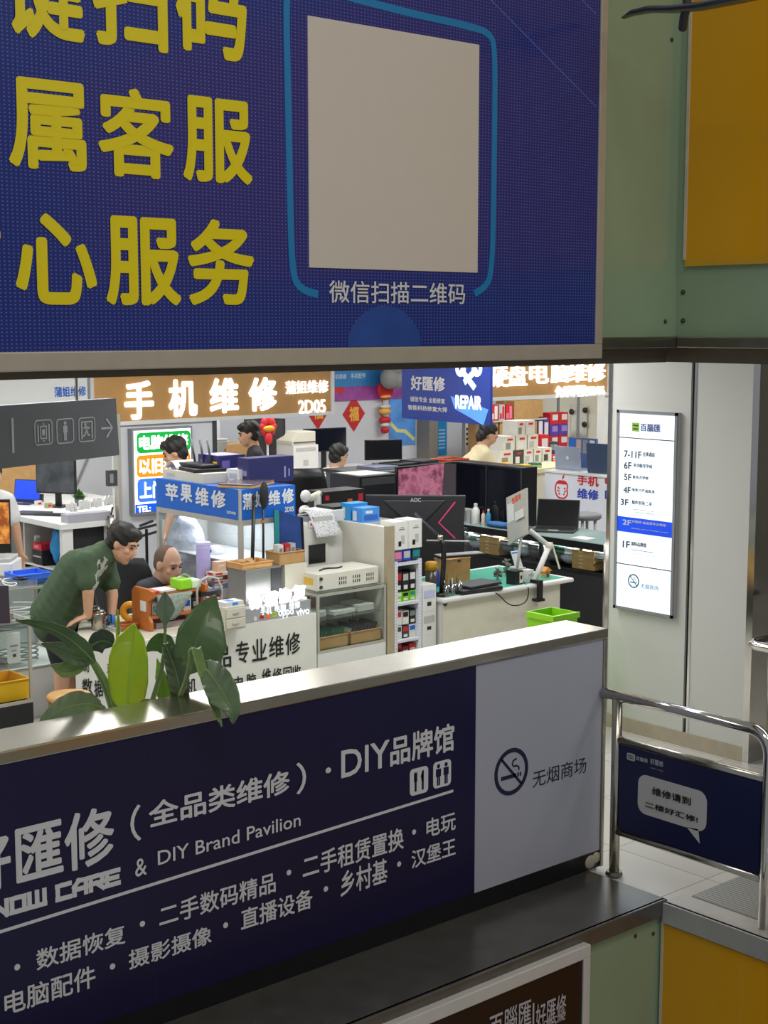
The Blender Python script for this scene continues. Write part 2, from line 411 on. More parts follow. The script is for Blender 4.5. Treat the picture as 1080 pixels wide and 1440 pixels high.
tech('KNOW CARE', P, (-34, 1278, 167, 1241), .018, dp, M_print_w)
text('shop_list_lettering', [('数据恢复', (50, 1336, 176, 1326)), ('二手数码精品', (223, 1274, 387, 1254)), ('二手租赁置换', (425, 1204, 567, 1193)), ('电玩', (599, 1152, 640, 1166)),
     ('电脑配件', (5, 1396, 134, 1387)), ('摄影摄像', (180, 1337, 297, 1326)), ('直播设备', (338, 1279, 439, 1276)), ('乡村基', (478, 1226, 544, 1240)), ('汉堡王', (578, 1196, 640, 1202))], P, None, M_print_w, dp, bold=.014)
for u, v in ((24, 1360), (200, 1299), (406, 1227), (582, 1170), (158, 1359), (317, 1301), (458, 1250), (561, 1215)):
    p = at(u, v, Y=P[1]); MB().tube([p, p - Vector((0, .002, 0))], .012, 12).build('separator_dot', M_print_w, dp)
r0 = prect(P, (-40, 1323, 637, 1112))
MB().ribbon([at(u, v, Y=P[1]) for u, v in ((-60, 1329), (637, 1112))], .012, (0, -1, 0), .002).build('rule', M_print_w, dp)
ic = MB(); z_i = at(588, 1098, Y=P[1]); ri = prect(P, (575, 1081, 604, 1114))
for u, v in ((589, 1098), (621.5, 1088)):
    p = at(u, v, Y=P[1]); rectp(ic, P, (p.x - .056, p.x + .056, p.z - .062, p.z + .062), 0, .002, .02)
ic.build('icon_tiles', M_print_w, dp)
ik = MB(); p = at(589, 1098, Y=P[1])
for dx in (-.022, .022):
    rectp(ik, P, (p.x + dx - .006, p.x + dx + .006, p.z - .045, p.z + .04), .002, .003)
    if dx < 0:
        for k in (-1, 0, 1): rectp(ik, P, (p.x + dx + k * .008 - .002, p.x + dx + k * .008 + .002, p.z, p.z + .045), .002, .003)
    else: flat(ik, P, [(p.x + dx - .006, p.z - .005), (p.x + dx + .006, p.z - .005), (p.x + dx + .006, p.z + .046), (p.x + dx - .002, p.z + .046), (p.x + dx - .012, p.z + .02)], .002, .003)
def pictoman(mb, P, c, h, d0, d1, skirt=False):
    x, z = c; u = h / 10
    n = 14; flat(mb, P, [(x + 1.0 * u * math.cos(2 * PI * k / n), z + 4.1 * u + 1.0 * u * math.sin(2 * PI * k / n)) for k in range(n)], d0, d1)
    flat(mb, P, [(x - 1.6 * u, z + 2.8 * u), (x - 1.6 * u, z - .8 * u), (x - 1.0 * u, z - .8 * u), (x - 1.0 * u, z - 5 * u), (x - .12 * u, z - 5 * u), (x - .12 * u, z - 1 * u), (x + .12 * u, z - 1 * u), (x + .12 * u, z - 5 * u), (x + 1 * u, z - 5 * u), (x + 1 * u, z - .8 * u), (x + 1.6 * u, z - .8 * u), (x + 1.6 * u, z + 2.8 * u)], d0, d1)
p = at(621.5, 1088, Y=P[1])
ik.build('icon_mark', M_navy, dp); ik = MB()
for dx in (-.024, .024): pictoman(ik, P, (p.x + dx, p.z), .1, .002, .003)
ik.build('icon_mark', M_navy, dp)

# white no-smoking panel beside it
nsp = thing('no_smoking_panel', 'plain pale grey no-smoking panel at the end of the half wall', 'sign', (5.2, PYP, .11))
bxs(XB + .002, PX1 - .027, PYP - .004, PYP + .01, .112, 1.222).build('panel', mat('pale_grey_vinyl', 'acaeb8', .5, var=.015, scale=2), nsp)
def no_smoking(mb, P, c, r, d=0, th=.002):
    ring(mb, P, c, r, r * .82, d, d + th)
    x, z = c; q = r * .62
    flat(mb, P, [(x - q - .05 * r, z + q), (x - q + .08 * r, z + q + .03 * r), (x + q + .05 * r, z - q), (x + q - .08 * r, z - q - .03 * r)], d, d + th)
    flat(mb, P, [(x - .6 * r, z - .28 * r), (x + .28 * r, z - .28 * r), (x + .28 * r, z - .12 * r), (x - .6 * r, z - .12 * r)], d, d + th)
    for k in (.36, .5): flat(mb, P, [(x + k * r, z - .28 * r), (x + (k + .08) * r, z - .28 * r), (x + (k + .08) * r, z - .12 * r), (x + k * r, z - .12 * r)], d, d + th)
    pos, _, n = frame(P)
    mb.ribbon([pos(x + r * a, z + r * b_, d) for a, b_ in ((.45, -.02), (.44, .12), (.3, .2), (.12, .2), (.05, .3), (.1, .45), (.3, .5))], .07 * r, n, th)
M_navyink = mat('navy_ink', '1b1c3e', .5, var=0)
c = at(719, 1085, Y=P[1]); m_ = MB(); no_smoking(m_, P, (c.x, c.z), .116); m_.build('no_smoking_symbol', M_navyink, nsp)
text('lettering', '无烟商场', P, (749, 1085, 824, 1086), M_navyink, nsp, bold=.0)
# broken plaster patch at the foot of the wall end
pt = MB().ell(at(830, 1212, Y=PYP - .0), (.04, .012, .035)).ell(at(838, 1206, Y=PYP), (.03, .01, .03))
tag(pt.build('plaster_patch', mat('bare_plaster', 'b5ac9a', .9, bump=.6), smooth=True), 'bare plaster patch at the foot of the half wall end', 'patch')

# ---------------------------------------------------------------- upper blue sign
SY = FY - .06; P = ('Y', SY)
M_sign = mat('blue_print', '23307f', .22, var=0, coat=.2)
nt, b = nodes(M_sign); tc = nt.nodes.new('ShaderNodeTexCoord'); vo = nt.nodes.new('ShaderNodeTexVoronoi')
mp = nt.nodes.new('ShaderNodeMapping'); mp.inputs['Scale'].default_value = (62, 1, 82)
sep = nt.nodes.new('ShaderNodeVectorMath'); sep.operation = 'MULTIPLY'; sep.inputs[1].default_value = (1, 0, 1)
vo.inputs['Randomness'].default_value = 0; vo.inputs['Scale'].default_value = 1
lt = nt.nodes.new('ShaderNodeMath'); lt.operation = 'LESS_THAN'; lt.inputs[1].default_value = .2
mx = nt.nodes.new('ShaderNodeMixRGB'); mx.inputs[1].default_value = lin('1e2a78'); mx.inputs[2].default_value = lin('4a64ad')
nt.links.new(tc.outputs['Object'], mp.inputs[0]); nt.links.new(mp.outputs[0], sep.inputs[0]); nt.links.new(sep.outputs[0], vo.inputs['Vector'])
nt.links.new(vo.outputs['Distance'], lt.inputs[0]); nt.links.new(lt.outputs[0], mx.inputs[0]); nt.links.new(mx.outputs[0], b.inputs['Base Color'])
XR = at(836, 480, Y=SY).x; ZB = at(836, 484, Y=SY).z
sg = thing('sign_board', 'huge glossy blue sign board with yellow Chinese lettering on the upper green cladding', 'sign', (3, SY, ZB - .06))
bxs(-2.5, XR, SY, SY + .05, ZB, 4.55).build('panel', M_sign, sg)
M_frame = mat('cream_aluminium', 'b3aa98', .4, .2, var=.05)
fr = MB().box(-2.5, XR + .045, SY - .008, SY + .06, ZB - .062, ZB).box(XR, XR + .045, SY - .008, SY + .06, ZB, 4.55)
fr.build('frame', M_frame, sg, bevel=.004)
M_ytxt = mat('yellow_vinyl', 'e2cf0e', .4, var=0)
def rr(px): return prect(P, px)
rows = []
shu = rr((8, 105, 122, 243)); ke = rr((135, 118, 245, 254)); fu = rr((255, 132, 355, 261))
xin = rr((18, 297, 137, 429)); fu2 = rr((146, 302, 255, 430)); wu = rr((262, 306, 358, 430))
tie = (2 * fu2[0] - wu[0] - (wu[1] - wu[0]) - .33, xin[0] - .045, fu2[2], fu2[3])
up_ = lambda r, x0, x1: (x0, x1, r[2] + (r[2] - fu2[2]) + .012, r[3] + (r[2] - fu2[2]) + .0)
b1 = at(118, 58, Y=SY); b2 = at(345, 88, Y=SY)
jian = (at(5, 40, Y=SY).x, at(119, 40, Y=SY).x, at(75, 58, Y=SY).z, at(75, 58, Y=SY).z + .33)
sao = (at(130, 60, Y=SY).x, at(236, 60, Y=SY).x, at(180, 68, Y=SY).z, at(180, 68, Y=SY).z + .33)
ma = (at(247, 60, Y=SY).x, at(347, 60, Y=SY).x, at(330, 87, Y=SY).z, at(330, 87, Y=SY).z + .33)
for s_, lst in (('键扫码', (jian, sao, ma)), ('属客服', (shu, ke, fu)), ('贴心服务', (tie, xin, fu2, wu))):
    mb = MB()
    for ch, r in zip(s_, lst): write(mb, ch, P, r, .028, .002, 0, 6)
    for v in mb.bm.verts: v.co -= sg.location
    mb.build('yellow_lettering', M_ytxt, sg, local=True)
cd = prect(P, (433, 200, 672, 200)); cz = (at(437, 379, Y=SY).z + at(671, 381, Y=SY).z) / 2
bxs(cd[0], cd[1], SY - .004, SY, cz, at(672, 63, Y=SY).z).build('white_card', mat('white_card', 'cfc7ba', .4, var=.01), sg)
ol = [(447, 414), (425, 408), (411, 390), (408, 300), (405, 150), (402, 20), (404, -15), (425, -22), (560, 15), (665, 38), (688, 47), (696, 66), (695, 200), (693, 340), (690, 385), (684, 402), (667, 413)]
pts = [at(u, v, Y=SY) for u, v in ol]
for _ in range(2):
    q = [pts[0]]
    for a, b_ in zip(pts, pts[1:]): q += [a * .75 + b_ * .25, a * .25 + b_ * .75]
    pts = q + [pts[-1]]
MB().ribbon(pts, .028, (0, -1, 0), .002).build('cyan_outline', mat('cyan_vinyl', '0f7cb4', .35, var=0), sg)
text('caption_lettering', '微信扫描二维码', P, (462, 394, 653, 428), M_print_w, sg, bold=.008)
cc = at(541, 485, Y=SY); bp = [(cc.x + .2 * math.cos(2 * PI * k / 30), max(cc.z - .05 + .2 * math.sin(2 * PI * k / 30), ZB + .002)) for k in range(31)]
bp = [q for q in bp if q[1] > ZB + .003]; m_ = MB(); ring_pts = sorted(bp, key=lambda q: q[0])
m_ = MB(); flat(m_, P, [(ring_pts[0][0], ZB + .002)] + ring_pts + [(ring_pts[-1][0], ZB + .002)], 0, .001); m_.build('printed_bubble', mat('bubble_blue', '294a94', .22, var=.15, scale=5), sg)
m_ = MB()
for a, b_ in (((690, 0), (838, 150)), ((810, -8), (838, 20))): m_.ribbon([at(*a, Y=SY), at(*b_, Y=SY)], .005, (0, -1, 0), .001)
m_.build('printed_line', mat('pale_line', '4a62b0', .3, var=0), sg)

# curved steel end of the escalator balustrade above it
hb = thing('handrail_end', 'curved dark steel handrail end reaching in at the top right corner', 'handrail', at(940, 20, Y=3.9))
MB().tube([at(u, v, D=d) for u, v, d in ((877, 25, 6.2), (890, 18, 6.15), (915, 13, 6.1), (945, 13, 6.0), (985, 9, 5.85), (1040, -2, 5.7), (1110, -18, 5.5))], [.012, .024, .03, .032, .034, .036, .038], 12, .5).build('rail', M_steel2, hb, smooth=True)
MB().tube([at(u, v, D=d) for u, v, d in ((960, 40, 6.03), (962, 24, 5.97), (966, 8, 5.93), (968, -30, 5.9))], .018, 10).build('bracket', M_dgrey, hb)

# ---------------------------------------------------------------- lower sign, its top corner only
LY = FY - .06; P = ('Y', LY); zt = at(829, 1327, Y=LY).z; xr = at(829, 1327, Y=LY).x
ls = thing('sign_board', 'dark maroon sign board in a pale frame below the steel ledge', 'sign', (3.5, LY, -1.5))
bxs(0, xr - .045, LY, LY + .05, -1.5, zt - .06).build('panel', mat('maroon_black', '1e0c10', .3, var=.03), ls)
MB().box(0, xr, LY - .01, LY + .06, zt - .06, zt).box(xr - .045, xr, LY - .01, LY + .06, -1.5, zt - .06).build('frame', mat('white_aluminium', 'cfcdc6', .35, .15, var=.03), ls, bevel=.004)
text('lettering', [('百腦匯', (688, 1428, 746, 1440)), ('好匯修', (753, 1413, 795, 1432)), ('KNOW CARE', (754, 1440, 794, 1433))], P, None, mat('dim_white_vinyl', 'b8b0b0', .5, var=0), ls, bold=.01)
rectp(MB(), P, prect(P, (749, 1411, 750.5, 1446)), 0, .002).build('divider', MATS['dim_white_vinyl'], ls)

# ---------------------------------------------------------------- railing with its panel
RX = 5.67; P = ('X', RX - .012)
def Rp(u, v, X=RX): return at(u, v, X=X)
yA = at(866, 1100, X=RX).y; yB = at(1079, 1150, X=RX).y
zT = at(862, 977, X=RX).z; zM = (at(873, 1040, X=RX).z + at(1070, 1094, X=RX).z) / 2; zL = (at(873, 1172, X=RX).z + at(1070, 1234, X=RX).z) / 2
rl = thing('railing', 'steel tube railing with a navy panel and speech bubble beside the half wall end', 'railing', (RX, (yA + yB) / 2, 0))
MB().tube([(RX, yA, .012), (RX, yA, zT - .01)], .026, 16).build('post', M_steel, rl, smooth=True)
MB().tube([(RX, yA, .012), (RX, yA, .03)], [.045, .04], 20).build('base_flange', M_steel2, rl)
arc = [(RX, yA + .09, zT), (RX, yB + .1, zT)] + [(RX, yB + .1 - .1 * math.sin(t), zT - .1 + .1 * math.cos(t)) for t in (.3, .6, .9, 1.2, PI / 2)] + [(RX, yB, .012)]
MB().tube(arc, .028, 16).build('top_rail', M_chrome, rl, smooth=True)
for z in (zM, zL): MB().tube([(RX, yA, z), (RX, yB, z)], .019, 12).build('cross_rail', M_steel, rl, smooth=True)
pn = bxs(RX - .012, RX + .012, yB + .03, yA - .03, zL + .02, zM - .02).build('panel', mat('railing_navy', '141a44', .4, var=.02), rl)
rb = prect(P, (898, 1087, 993, 1172)); m_ = MB(); rectp(m_, P, rb, 0, .002, .05)
tl = [at(u, v, X=P[1]) for u, v in ((966, 1163), (984, 1186), (982, 1166))]; flat(m_, P, [(-q.y, q.z) for q in tl], 0, .002)
m_.build('speech_bubble', mat('bubble_grey', 'c3c3be', .5, var=0), rl)
text('lettering', [('维修请到', (918, 1106, 972, 1133)), ('二楼好汇修!', (908, 1126, 982, 1157))], P, None, M_print_k, rl, bold=.015, d=.004)
text('shop_name_lettering', [('百腦匯', (895, 1063, 911, 1073)), ('好匯修', (915, 1066, 933, 1079)), ('KNOW CARE', (915, 1080, 933, 1084))], P, None, M_print_w, rl)
m_ = MB(); rectp(m_, P, prect(P, (882, 1058, 893, 1071)), 0, .002, .008); m_.build('emblem_tile', M_lgrey, rl)
m_ = MB(); q = prect(P, (882, 1058, 893, 1071)); hz = (q[3] - q[2])
for k in (.3, .62): rectp(m_, P, (q[0] + .008, q[1] - .008, q[2] + hz * k, q[2] + hz * (k + .1)), .002, .003)
m_.build('emblem_bars', M_navy, rl)
# second railing further right, its corner only
cR = at(1052, 906, D=8.6); r2 = thing('railing', 'far steel railing corner at the right edge, in front of the white column', 'railing', (cR.x, cR.y, 0))
MB().tube([(cR.x + 1.4, cR.y, cR.z), (cR.x + .06, cR.y, cR.z), (cR.x + .02, cR.y - .02, cR.z), (cR.x, cR.y - .06, cR.z), (cR.x, cR.y - 1.2, cR.z)], .028, 14).build('top_rail', M_chrome, r2, smooth=True)
MB().tube([(cR.x + .1, cR.y - .1, .0), (cR.x + .1, cR.y - .1, cR.z - .02)], .026, 14).build('post', M_steel2, r2, smooth=True)
MB().tube([(cR.x + .1, cR.y - .1, cR.z - .2), (cR.x + 1.4, cR.y - .1, cR.z - .2)], .018, 10).build('cross_rail', M_steel, r2, smooth=True)
bxs(cR.x + .14, cR.x + 1.4, cR.y - .11, cR.y - .09, .2, cR.z - .24).build('panel', mat('railing_blue', '22356f', .4), r2)

# ---------------------------------------------------------------- white column with the lit directory
CX = 7.831; yl, yr = 6.665, 5.445
struct(bxs(CX, CX + .7, 5.975, yl - .03, 0, 2.95).box(CX, CX + .7, yr + .05, 5.945, 0, 2.95).build('wall_left', M_colm))
struct(bxs(CX + .02, CX + .6, 5.945, 5.975, 0, 2.95).build('trim_6', mat('black_gap', '121312', .6)))
struct(MB().box(CX - .006, CX + .7, yl - .03, yl, 0, 2.95).box(CX - .006, CX + .7, yr, yr + .05, 0, 2.95).box(CX - .004, CX + .01, 5.927, 5.945, 0, 2.95).build('trim_7', M_chrome))
struct(bxs(CX - .008, CX, yr + .05, yl - .03, 0, .1).build('baseboard_left', mat('tan_skirting', 'aba08c', .45, var=.08)))
P = ('X', CX - .03); di = thing('directory_board', 'tall lit white floor directory on the white column', 'directory sign', (CX, 6.33, .85))
q = prect(P, (867, 575, 953, 868)); q = (prect(P, (869, 577, 954, 582))[0], prect(P, (869, 577, 954, 582))[1], at(905, 862, X=P[1]).z, at(905, 578, X=P[1]).z)
a0, a1, z0, z1 = q
m_ = MB(); rectp(m_, P, q, -.03, 0, 0); m_.build('light_box', M_lgrey, di)
m_ = MB(); rectp(m_, P, (a0 + .02, a1 - .02, z0 + .02, z1 - .02), 0, .004); 
M_face = mat('lit_face', 'e4f0fa', .4, emit=.72, ecol='e6f2ff', var=0); m_.build('lit_face', M_face, di)
m_ = MB()
for r in ((a0, a1, z0, z0 + .02), (a0, a1, z1 - .02, z1), (a0, a0 + .02, z0, z1), (a1 - .02, a1, z0, z1)): rectp(m_, P, r, 0, .012)
m_.build('frame', M_grey, di)
def rowz(v): return at(905, v, X=P[1]).z
m_ = MB()
for v in (617, 797): rectp(m_, P, (a0 + .02, a1 - .02, rowz(v) - .003, rowz(v) + .003), .004, .006)
m_.build('rules', M_dgrey, di)
PF = ('X', P[1] - .004)
M_dk = mat('slate_ink', '26303e', .5, var=0); M_bk = mat('bright_blue_face', '0b45d8', .4, emit=.5, ecol='0b45d8', var=0)
m_ = MB(); rectp(m_, PF, prect(PF, (867, 725, 948, 757)), 0, .003); m_.build('blue_band', M_bk, di)
text('lettering', [('7-11F', (878, 633, 902, 645)), ('6F', (878, 649, 888, 660)), ('5F', (878, 666, 888, 676)), ('4F', (877, 684, 887, 694)), ('3F', (873, 701, 884, 711)), ('1F', (876, 760, 886, 771)),
    ('全季酒店', (904, 635, 921, 643)), ('多功能写字间', (891, 651, 917, 659)), ('新东方学校', (890, 668, 912, 675)), ('电竞·IT产品批发', (889, 686, 921, 694)), ('配件市场·二手', (889, 703, 917, 712)), ('国际品牌馆', (888, 761, 909, 770)),
    ('手机配件 数码配件 二手手机', (889, 716, 920, 719)), ('二手笔记本 维修耗材', (889, 720, 920, 723)), ('全球知名品牌 数码体验中心', (888, 773, 922, 777)), ('电脑整机 手机 智能家居 办公', (888, 778, 924, 783))], PF, None, M_dk, di, bold=.015)
text('floor_band_lettering', [('2F', (876, 730, 888, 739)), ('好匯修·全品类专业维修', (889, 731, 937, 741)), ('摄影摄像 直播设备 数据恢复 二手数码', (888, 742, 940, 750))], ('X', P[1] - .007), None, M_print_w, di, bold=.015)
text('title_lettering', '百腦匯', PF, (901, 595, 929, 608), mat('violet_ink', '3f4d8f', .5, var=0), di, bold=.02)
m_ = MB(); q = prect(PF, (889, 594, 899, 607)); rectp(m_, PF, q, 0, .002); m_.build('green_emblem', mat('emblem_green', '8fbf3a', .5, var=0), di)
m_ = MB(); hz = q[3] - q[2]
for k in (.22, .62): rectp(m_, PF, (q[0] + .01, q[1] - .01, q[2] + hz * k, q[2] + hz * (k + .14)), .002, .003)
m_.build('emblem_bars', M_navyink, di)
m_ = MB(); cc = at(891, 817, X=PF[1]); no_smoking(m_, PF, (-cc.y, cc.z), .048); m_.build('no_smoking_symbol', mat('teal_ink', '3d6f8f', .5, var=0), di)
text('no_smoking_lettering', '无烟商场', PF, (901, 820, 926, 831), MATS['teal_ink'], di)
# dark shop front seen past the column
struct(bxs(12.2, 12.4, 3.2, 8.0, 0, 2.95).build('wall_side', mat('dark_shopfront', '4a4a4c', .5, var=.3, scale=3)))
# ================================================================== shop fittings
def pbox(name, label, cat, b, m, prints=(), group=None, parent=None, bevel=.003):
    """a packed goods box: one mesh whose printed panels sit on its faces; prints = (face, u0, u1, v0, v1, material)"""
    ms = list(m) if isinstance(m, (list, tuple)) else [m]
    x0, x1, y0, y1, z0, z1 = b; mb = MB().box(*b); e = .0015
    for p in prints:
        f, u0, u1, v0, v1, pm = p
        if pm not in ms: ms.append(pm)
        mb.mi = ms.index(pm); L = lambda a, c, t: a + (c - a) * t
        if f == 'Y': mb.box(L(x0, x1, u0), L(x0, x1, u1), y0 - e, y0 + .0005, L(z0, z1, v0), L(z0, z1, v1))
        elif f == 'X': mb.box(x0 - e, x0 + .0005, L(y1, y0, u0), L(y1, y0, u1), L(z0, z1, v0), L(z0, z1, v1))
        else: mb.box(L(x0, x1, u0), L(x0, x1, u1), L(y0, y1, v0), L(y0, y1, v1), z1 - .0005, z1 + e)
    o = mb.build(name, ms, parent)
    if parent is None: tag(o, label, cat, group)
    return o
def carton(label, b, m=None, tape=None, group=None, name='cardboard_box', prints=()):
    """a flap-top carton: body with shut flaps, a strip of tape along the seam"""
    m = m or M_card; x0, x1, y0, y1, z0, z1 = b
    o = thing(name, label, 'box', ((x0 + x1) / 2, (y0 + y1) / 2, z0), 0, group)
    pbox('body', '', '', (x0, x1, y0, y1, z0, z1 - .004), m, prints, parent=o)
    ym = (y0 + y1) / 2
    MB().box(x0, x1, y0, ym - .001, z1 - .004, z1).box(x0, x1, ym + .001, y1, z1 - .004, z1).build('flap', m, o)
    w = min(.025, (y1 - y0) * .15)
    MB().box(x0 - .001, x1 + .001, ym - w, ym + w, z1, z1 + .001).box(x0 - .0015, x0, ym - w, ym + w, z1 - (z1 - z0) * .3, z1).build('tape', tape or mat('packing_tape', 'c3a678', .35), o)
    return o
def showcase(label, x0, x1, y0, y1, z0, z1, shelves=(.5,), mf=None, base=0.0, mb_=None, name='glass_showcase'):
    """glass-topped counter case: frame, glass panes, inner shelves, back board and a plinth down to the floor"""
    mf = mf or M_alu; o = thing(name, label, 'showcase', ((x0 + x1) / 2, (y0 + y1) / 2, base)); w = .018
    MB().box(x0, x1, y0, y1, base, z0).build('plinth', mb_ or M_white, o, bevel=.004)
    f = MB()
    for x in (x0, x1 - w):
        for y in (y0, y1 - w): f.box(x, x + w, y, y + w, z0, z1 - .012)
    for z in (z0, z1 - .03):
        f.box(x0 + w, x1 - w, y0, y0 + w, z, z + w).box(x0 + w, x1 - w, y1 - w, y1, z, z + w).box(x0, x0 + w, y0 + w, y1 - w, z, z + w).box(x1 - w, x1, y0 + w, y1 - w, z, z + w)
    f.build('frame', mf, o)
    bxs(x0 - .01, x1 + .01, y0 - .01, y1 + .01, z1 - .01, z1).build('glass_top', mat('green_glass_top', 'b9cfc8', .06, spec=.8, var=0) if False else M_glass, o)
    bxs(x0 + w, x1 - w, y0 + .004, y0 + .009, z0 + w, z1 - .03).build('front_pane', M_glass, o)
    bxs(x0 + .004, x0 + .009, y0 + w, y1 - w, z0 + w, z1 - .03).build('side_pane', M_glass, o)
    bxs(x0 + w, x1 - w, y1 - .008, y1 - .003, z0 + w, z1 - .03).build('back_board', M_lgrey, o)
    for s_ in shelves:
        z = z0 + (z1 - z0) * s_; bxs(x0 + .012, x1 - .012, y0 + .012, y1 - .012, z, z + .006).build('shelf', M_glass, o)
    return o
def monitor(label, loc, rz, w, h, screen=None, lift=.1, name='monitor', back=None, tilt=0, base=True, group=None, hook=None):
    """screen facing local -y on a stalk and foot; loc is the foot's place, lift the height of the lower rim"""
    o = thing(name, label, 'monitor', loc, rz, group); T = Matrix.Translation((0, 0, lift)) @ Matrix.Rotation(tilt, 4, 'X')
    MB().box(-w / 2, w / 2, -.012, .018, 0, h, T).build('casing', back or M_black, o, bevel=.004, local=True)
    MB().box(-w / 2 + .01, w / 2 - .01, -.0145, -.011, .014, h - .01, T).build('screen', screen or mat('off_screen', '0c0d12', .12, var=0), o, local=True)
    if base:
        MB().box(-.03, .03, .018, .045, .0 if lift < .06 else -lift + .012, h * .5, T).build('stalk', M_black, o, local=True, bevel=.003)
        MB().box(-w * .22, w * .22, -.07, .13, 0, .012).build('foot', M_black, o, local=True, bevel=.004)
    return o
def laptop(label, loc, rz, w=.34, d=.23, ang=105, lidm=None, screen=None, group=None, body=None, base_m=None):
    """open laptop, screen facing local -y"""
    o = thing('laptop', label, 'laptop', loc, rz, group); bm_ = base_m or M_dgrey
    bxs(-w / 2, w / 2, -d / 2, d / 2, 0, .016).build('base', bm_, o, bevel=.004, local=True)
    bxs(-w / 2 + .02, w / 2 - .02, -.02, d / 2 - .03, .016, .018).build('keyboard', M_black, o, local=True)
    bxs(-.05, .05, -d / 2 + .02, -.03, .016, .0175).build('touchpad', M_grey, o, local=True)
    T = Matrix.Translation((0, d / 2 - .006, .016)) @ Matrix.Rotation(math.radians(90 - ang), 4, 'X')
    MB().box(-w / 2, w / 2, -.003, .005, 0, d, T).build('lid', lidm or bm_, o, bevel=.003, local=True)
    MB().box(-w / 2 + .01, w / 2 - .01, -.0045, -.0025, .014, d - .01, T).build('screen', screen or mat('off_screen', '0c0d12', .12, var=0), o, local=True)
    return o
def keyboard(label, loc, rz, w=.42, d=.13, m=None, km=None):
    o = thing('keyboard', label, 'keyboard', loc, rz)
    bxs(-w / 2, w / 2, -d / 2, d / 2, 0, .016).build('case', m or M_black, o, bevel=.004, local=True)
    k = MB(); nx = 15
    for i in range(nx):
        for j in range(5): k.box(-w / 2 + .012 + i * (w - .024) / nx, -w / 2 + .012 + (i + .85) * (w - .024) / nx, -d / 2 + .012 + j * (d - .024) / 5, -d / 2 + .012 + (j + .82) * (d - .024) / 5, .016, .022)
    kk = k.build('keys', km or M_dgrey, o, local=True); kk['kind'] = 'stuff'
    return o
def bottle(label, loc, r, h, m, capm, cat='bottle', name='bottle', group=None):
    o = thing(name, label, cat, loc, 0, group)
    MB().lathe((0, 0, 0), [(r * .9, 0), (r, .008), (r, h * .68), (r * .55, h * .8), (r * .38, h * .84), (r * .38, h * .9)], 16).build('body', m, o, smooth=True, local=True)
    MB().lathe((0, 0, 0), [(r * .45, h * .87), (r * .45, h * .98), (r * .38, h)], 14).build('cap', capm, o, local=True)
    return o
def cable(label, pts, r=.004, m=None):
    P_ = [Vector(p) for p in pts]
    for _ in range(2):
        q = [P_[0]]
        for a, b_ in zip(P_, P_[1:]): q += [a * .75 + b_ * .25, a * .25 + b_ * .75]
        P_ = q + [P_[-1]]
    return tag(MB().tube(P_, r, 6).build('cable', m or M_black, smooth=True), label, 'cable')
def lift(p, z): return Vector((p[0], p[1], z))

FL = 11.6                                   # front line of the stalls at the back
def wx(u, v=700, Y=FL): return at(u, v, Y=Y).x
# ---- partitions of the back stalls
struct(bxs(wx(165), wx(300), FL, FL + .08, 0, 2.95).build('wall_partition', M_wall))
struct(bxs(wx(163), wx(167.5), FL - .05, FL + .03, 0, 2.0).build('trim_8', M_alu))
struct(bxs(wx(300), wx(305.5), FL - .01, FL + .09, 0, 2.95).build('trim_9', M_dgrey))
struct(bxs(2, 14.8, 14.6, 14.75, 0, 2.95).build('wall_rear', mat('cool_white_wall', 'ccd0da', .6, var=.03, scale=3)))
struct(bxs(8.9, 9.0, 13.0, 14.6, 0, 2.95).build('wall_divider', M_wall))
zs = at(463, 583, Y=FL).z
P = ('Y', FL - .02)
# wooden fascia sign
M_fascia = mat('wood_fascia', 'b78a4e', .5, var=.08, scale=6)
ws = thing('fascia_sign', 'wood-toned fascia sign with four big glowing characters over the left repair stall', 'shop sign', (wx(300), FL, zs))
xa, xb = wx(132, 560), wx(463, 560)
bxs(xa, xb, FL - .02, FL - .001, zs + .03, 2.9).build('board', M_fascia, ws)
bxs(xa, xb + .04, FL - .035, FL - .001, zs, zs + .035).box(xb, xb + .04, FL - .035, FL - .001, zs + .035, 2.9).build('edge_trim', M_white, ws)
text('lit_character', [('手', (174, 536, 216, 589)), ('机', (236, 534, 277, 585)), ('维', (294, 532, 335, 580)), ('修', (349, 531, 389, 577))], P, None, M_lit, ws, bold=.03, depth=.012)
text('lit_lettering', [('蒲姐维修', (401, 536, 461, 552)), ('2D05', (419, 563, 457, 580))], P, None, M_lit, ws, bold=.008, depth=.012)
# pale fascia further left
wf = thing('fascia_sign', 'white fascia sign with small blue lettering at the far left', 'shop sign', (wx(60), FL, zs + .12))
bxs(wx(-60), wx(122, 560), FL - .02, FL - .001, zs + .05, 2.9).build('board', M_white, wf)
bxs(wx(122, 560), wx(125, 560), FL - .03, FL - .001, zs + .05, 2.9).build('edge_trim', M_grey, wf)
text('lettering', '蒲姐维修', P, (76, 544, 121, 557), M_blue, wf, bold=.02)
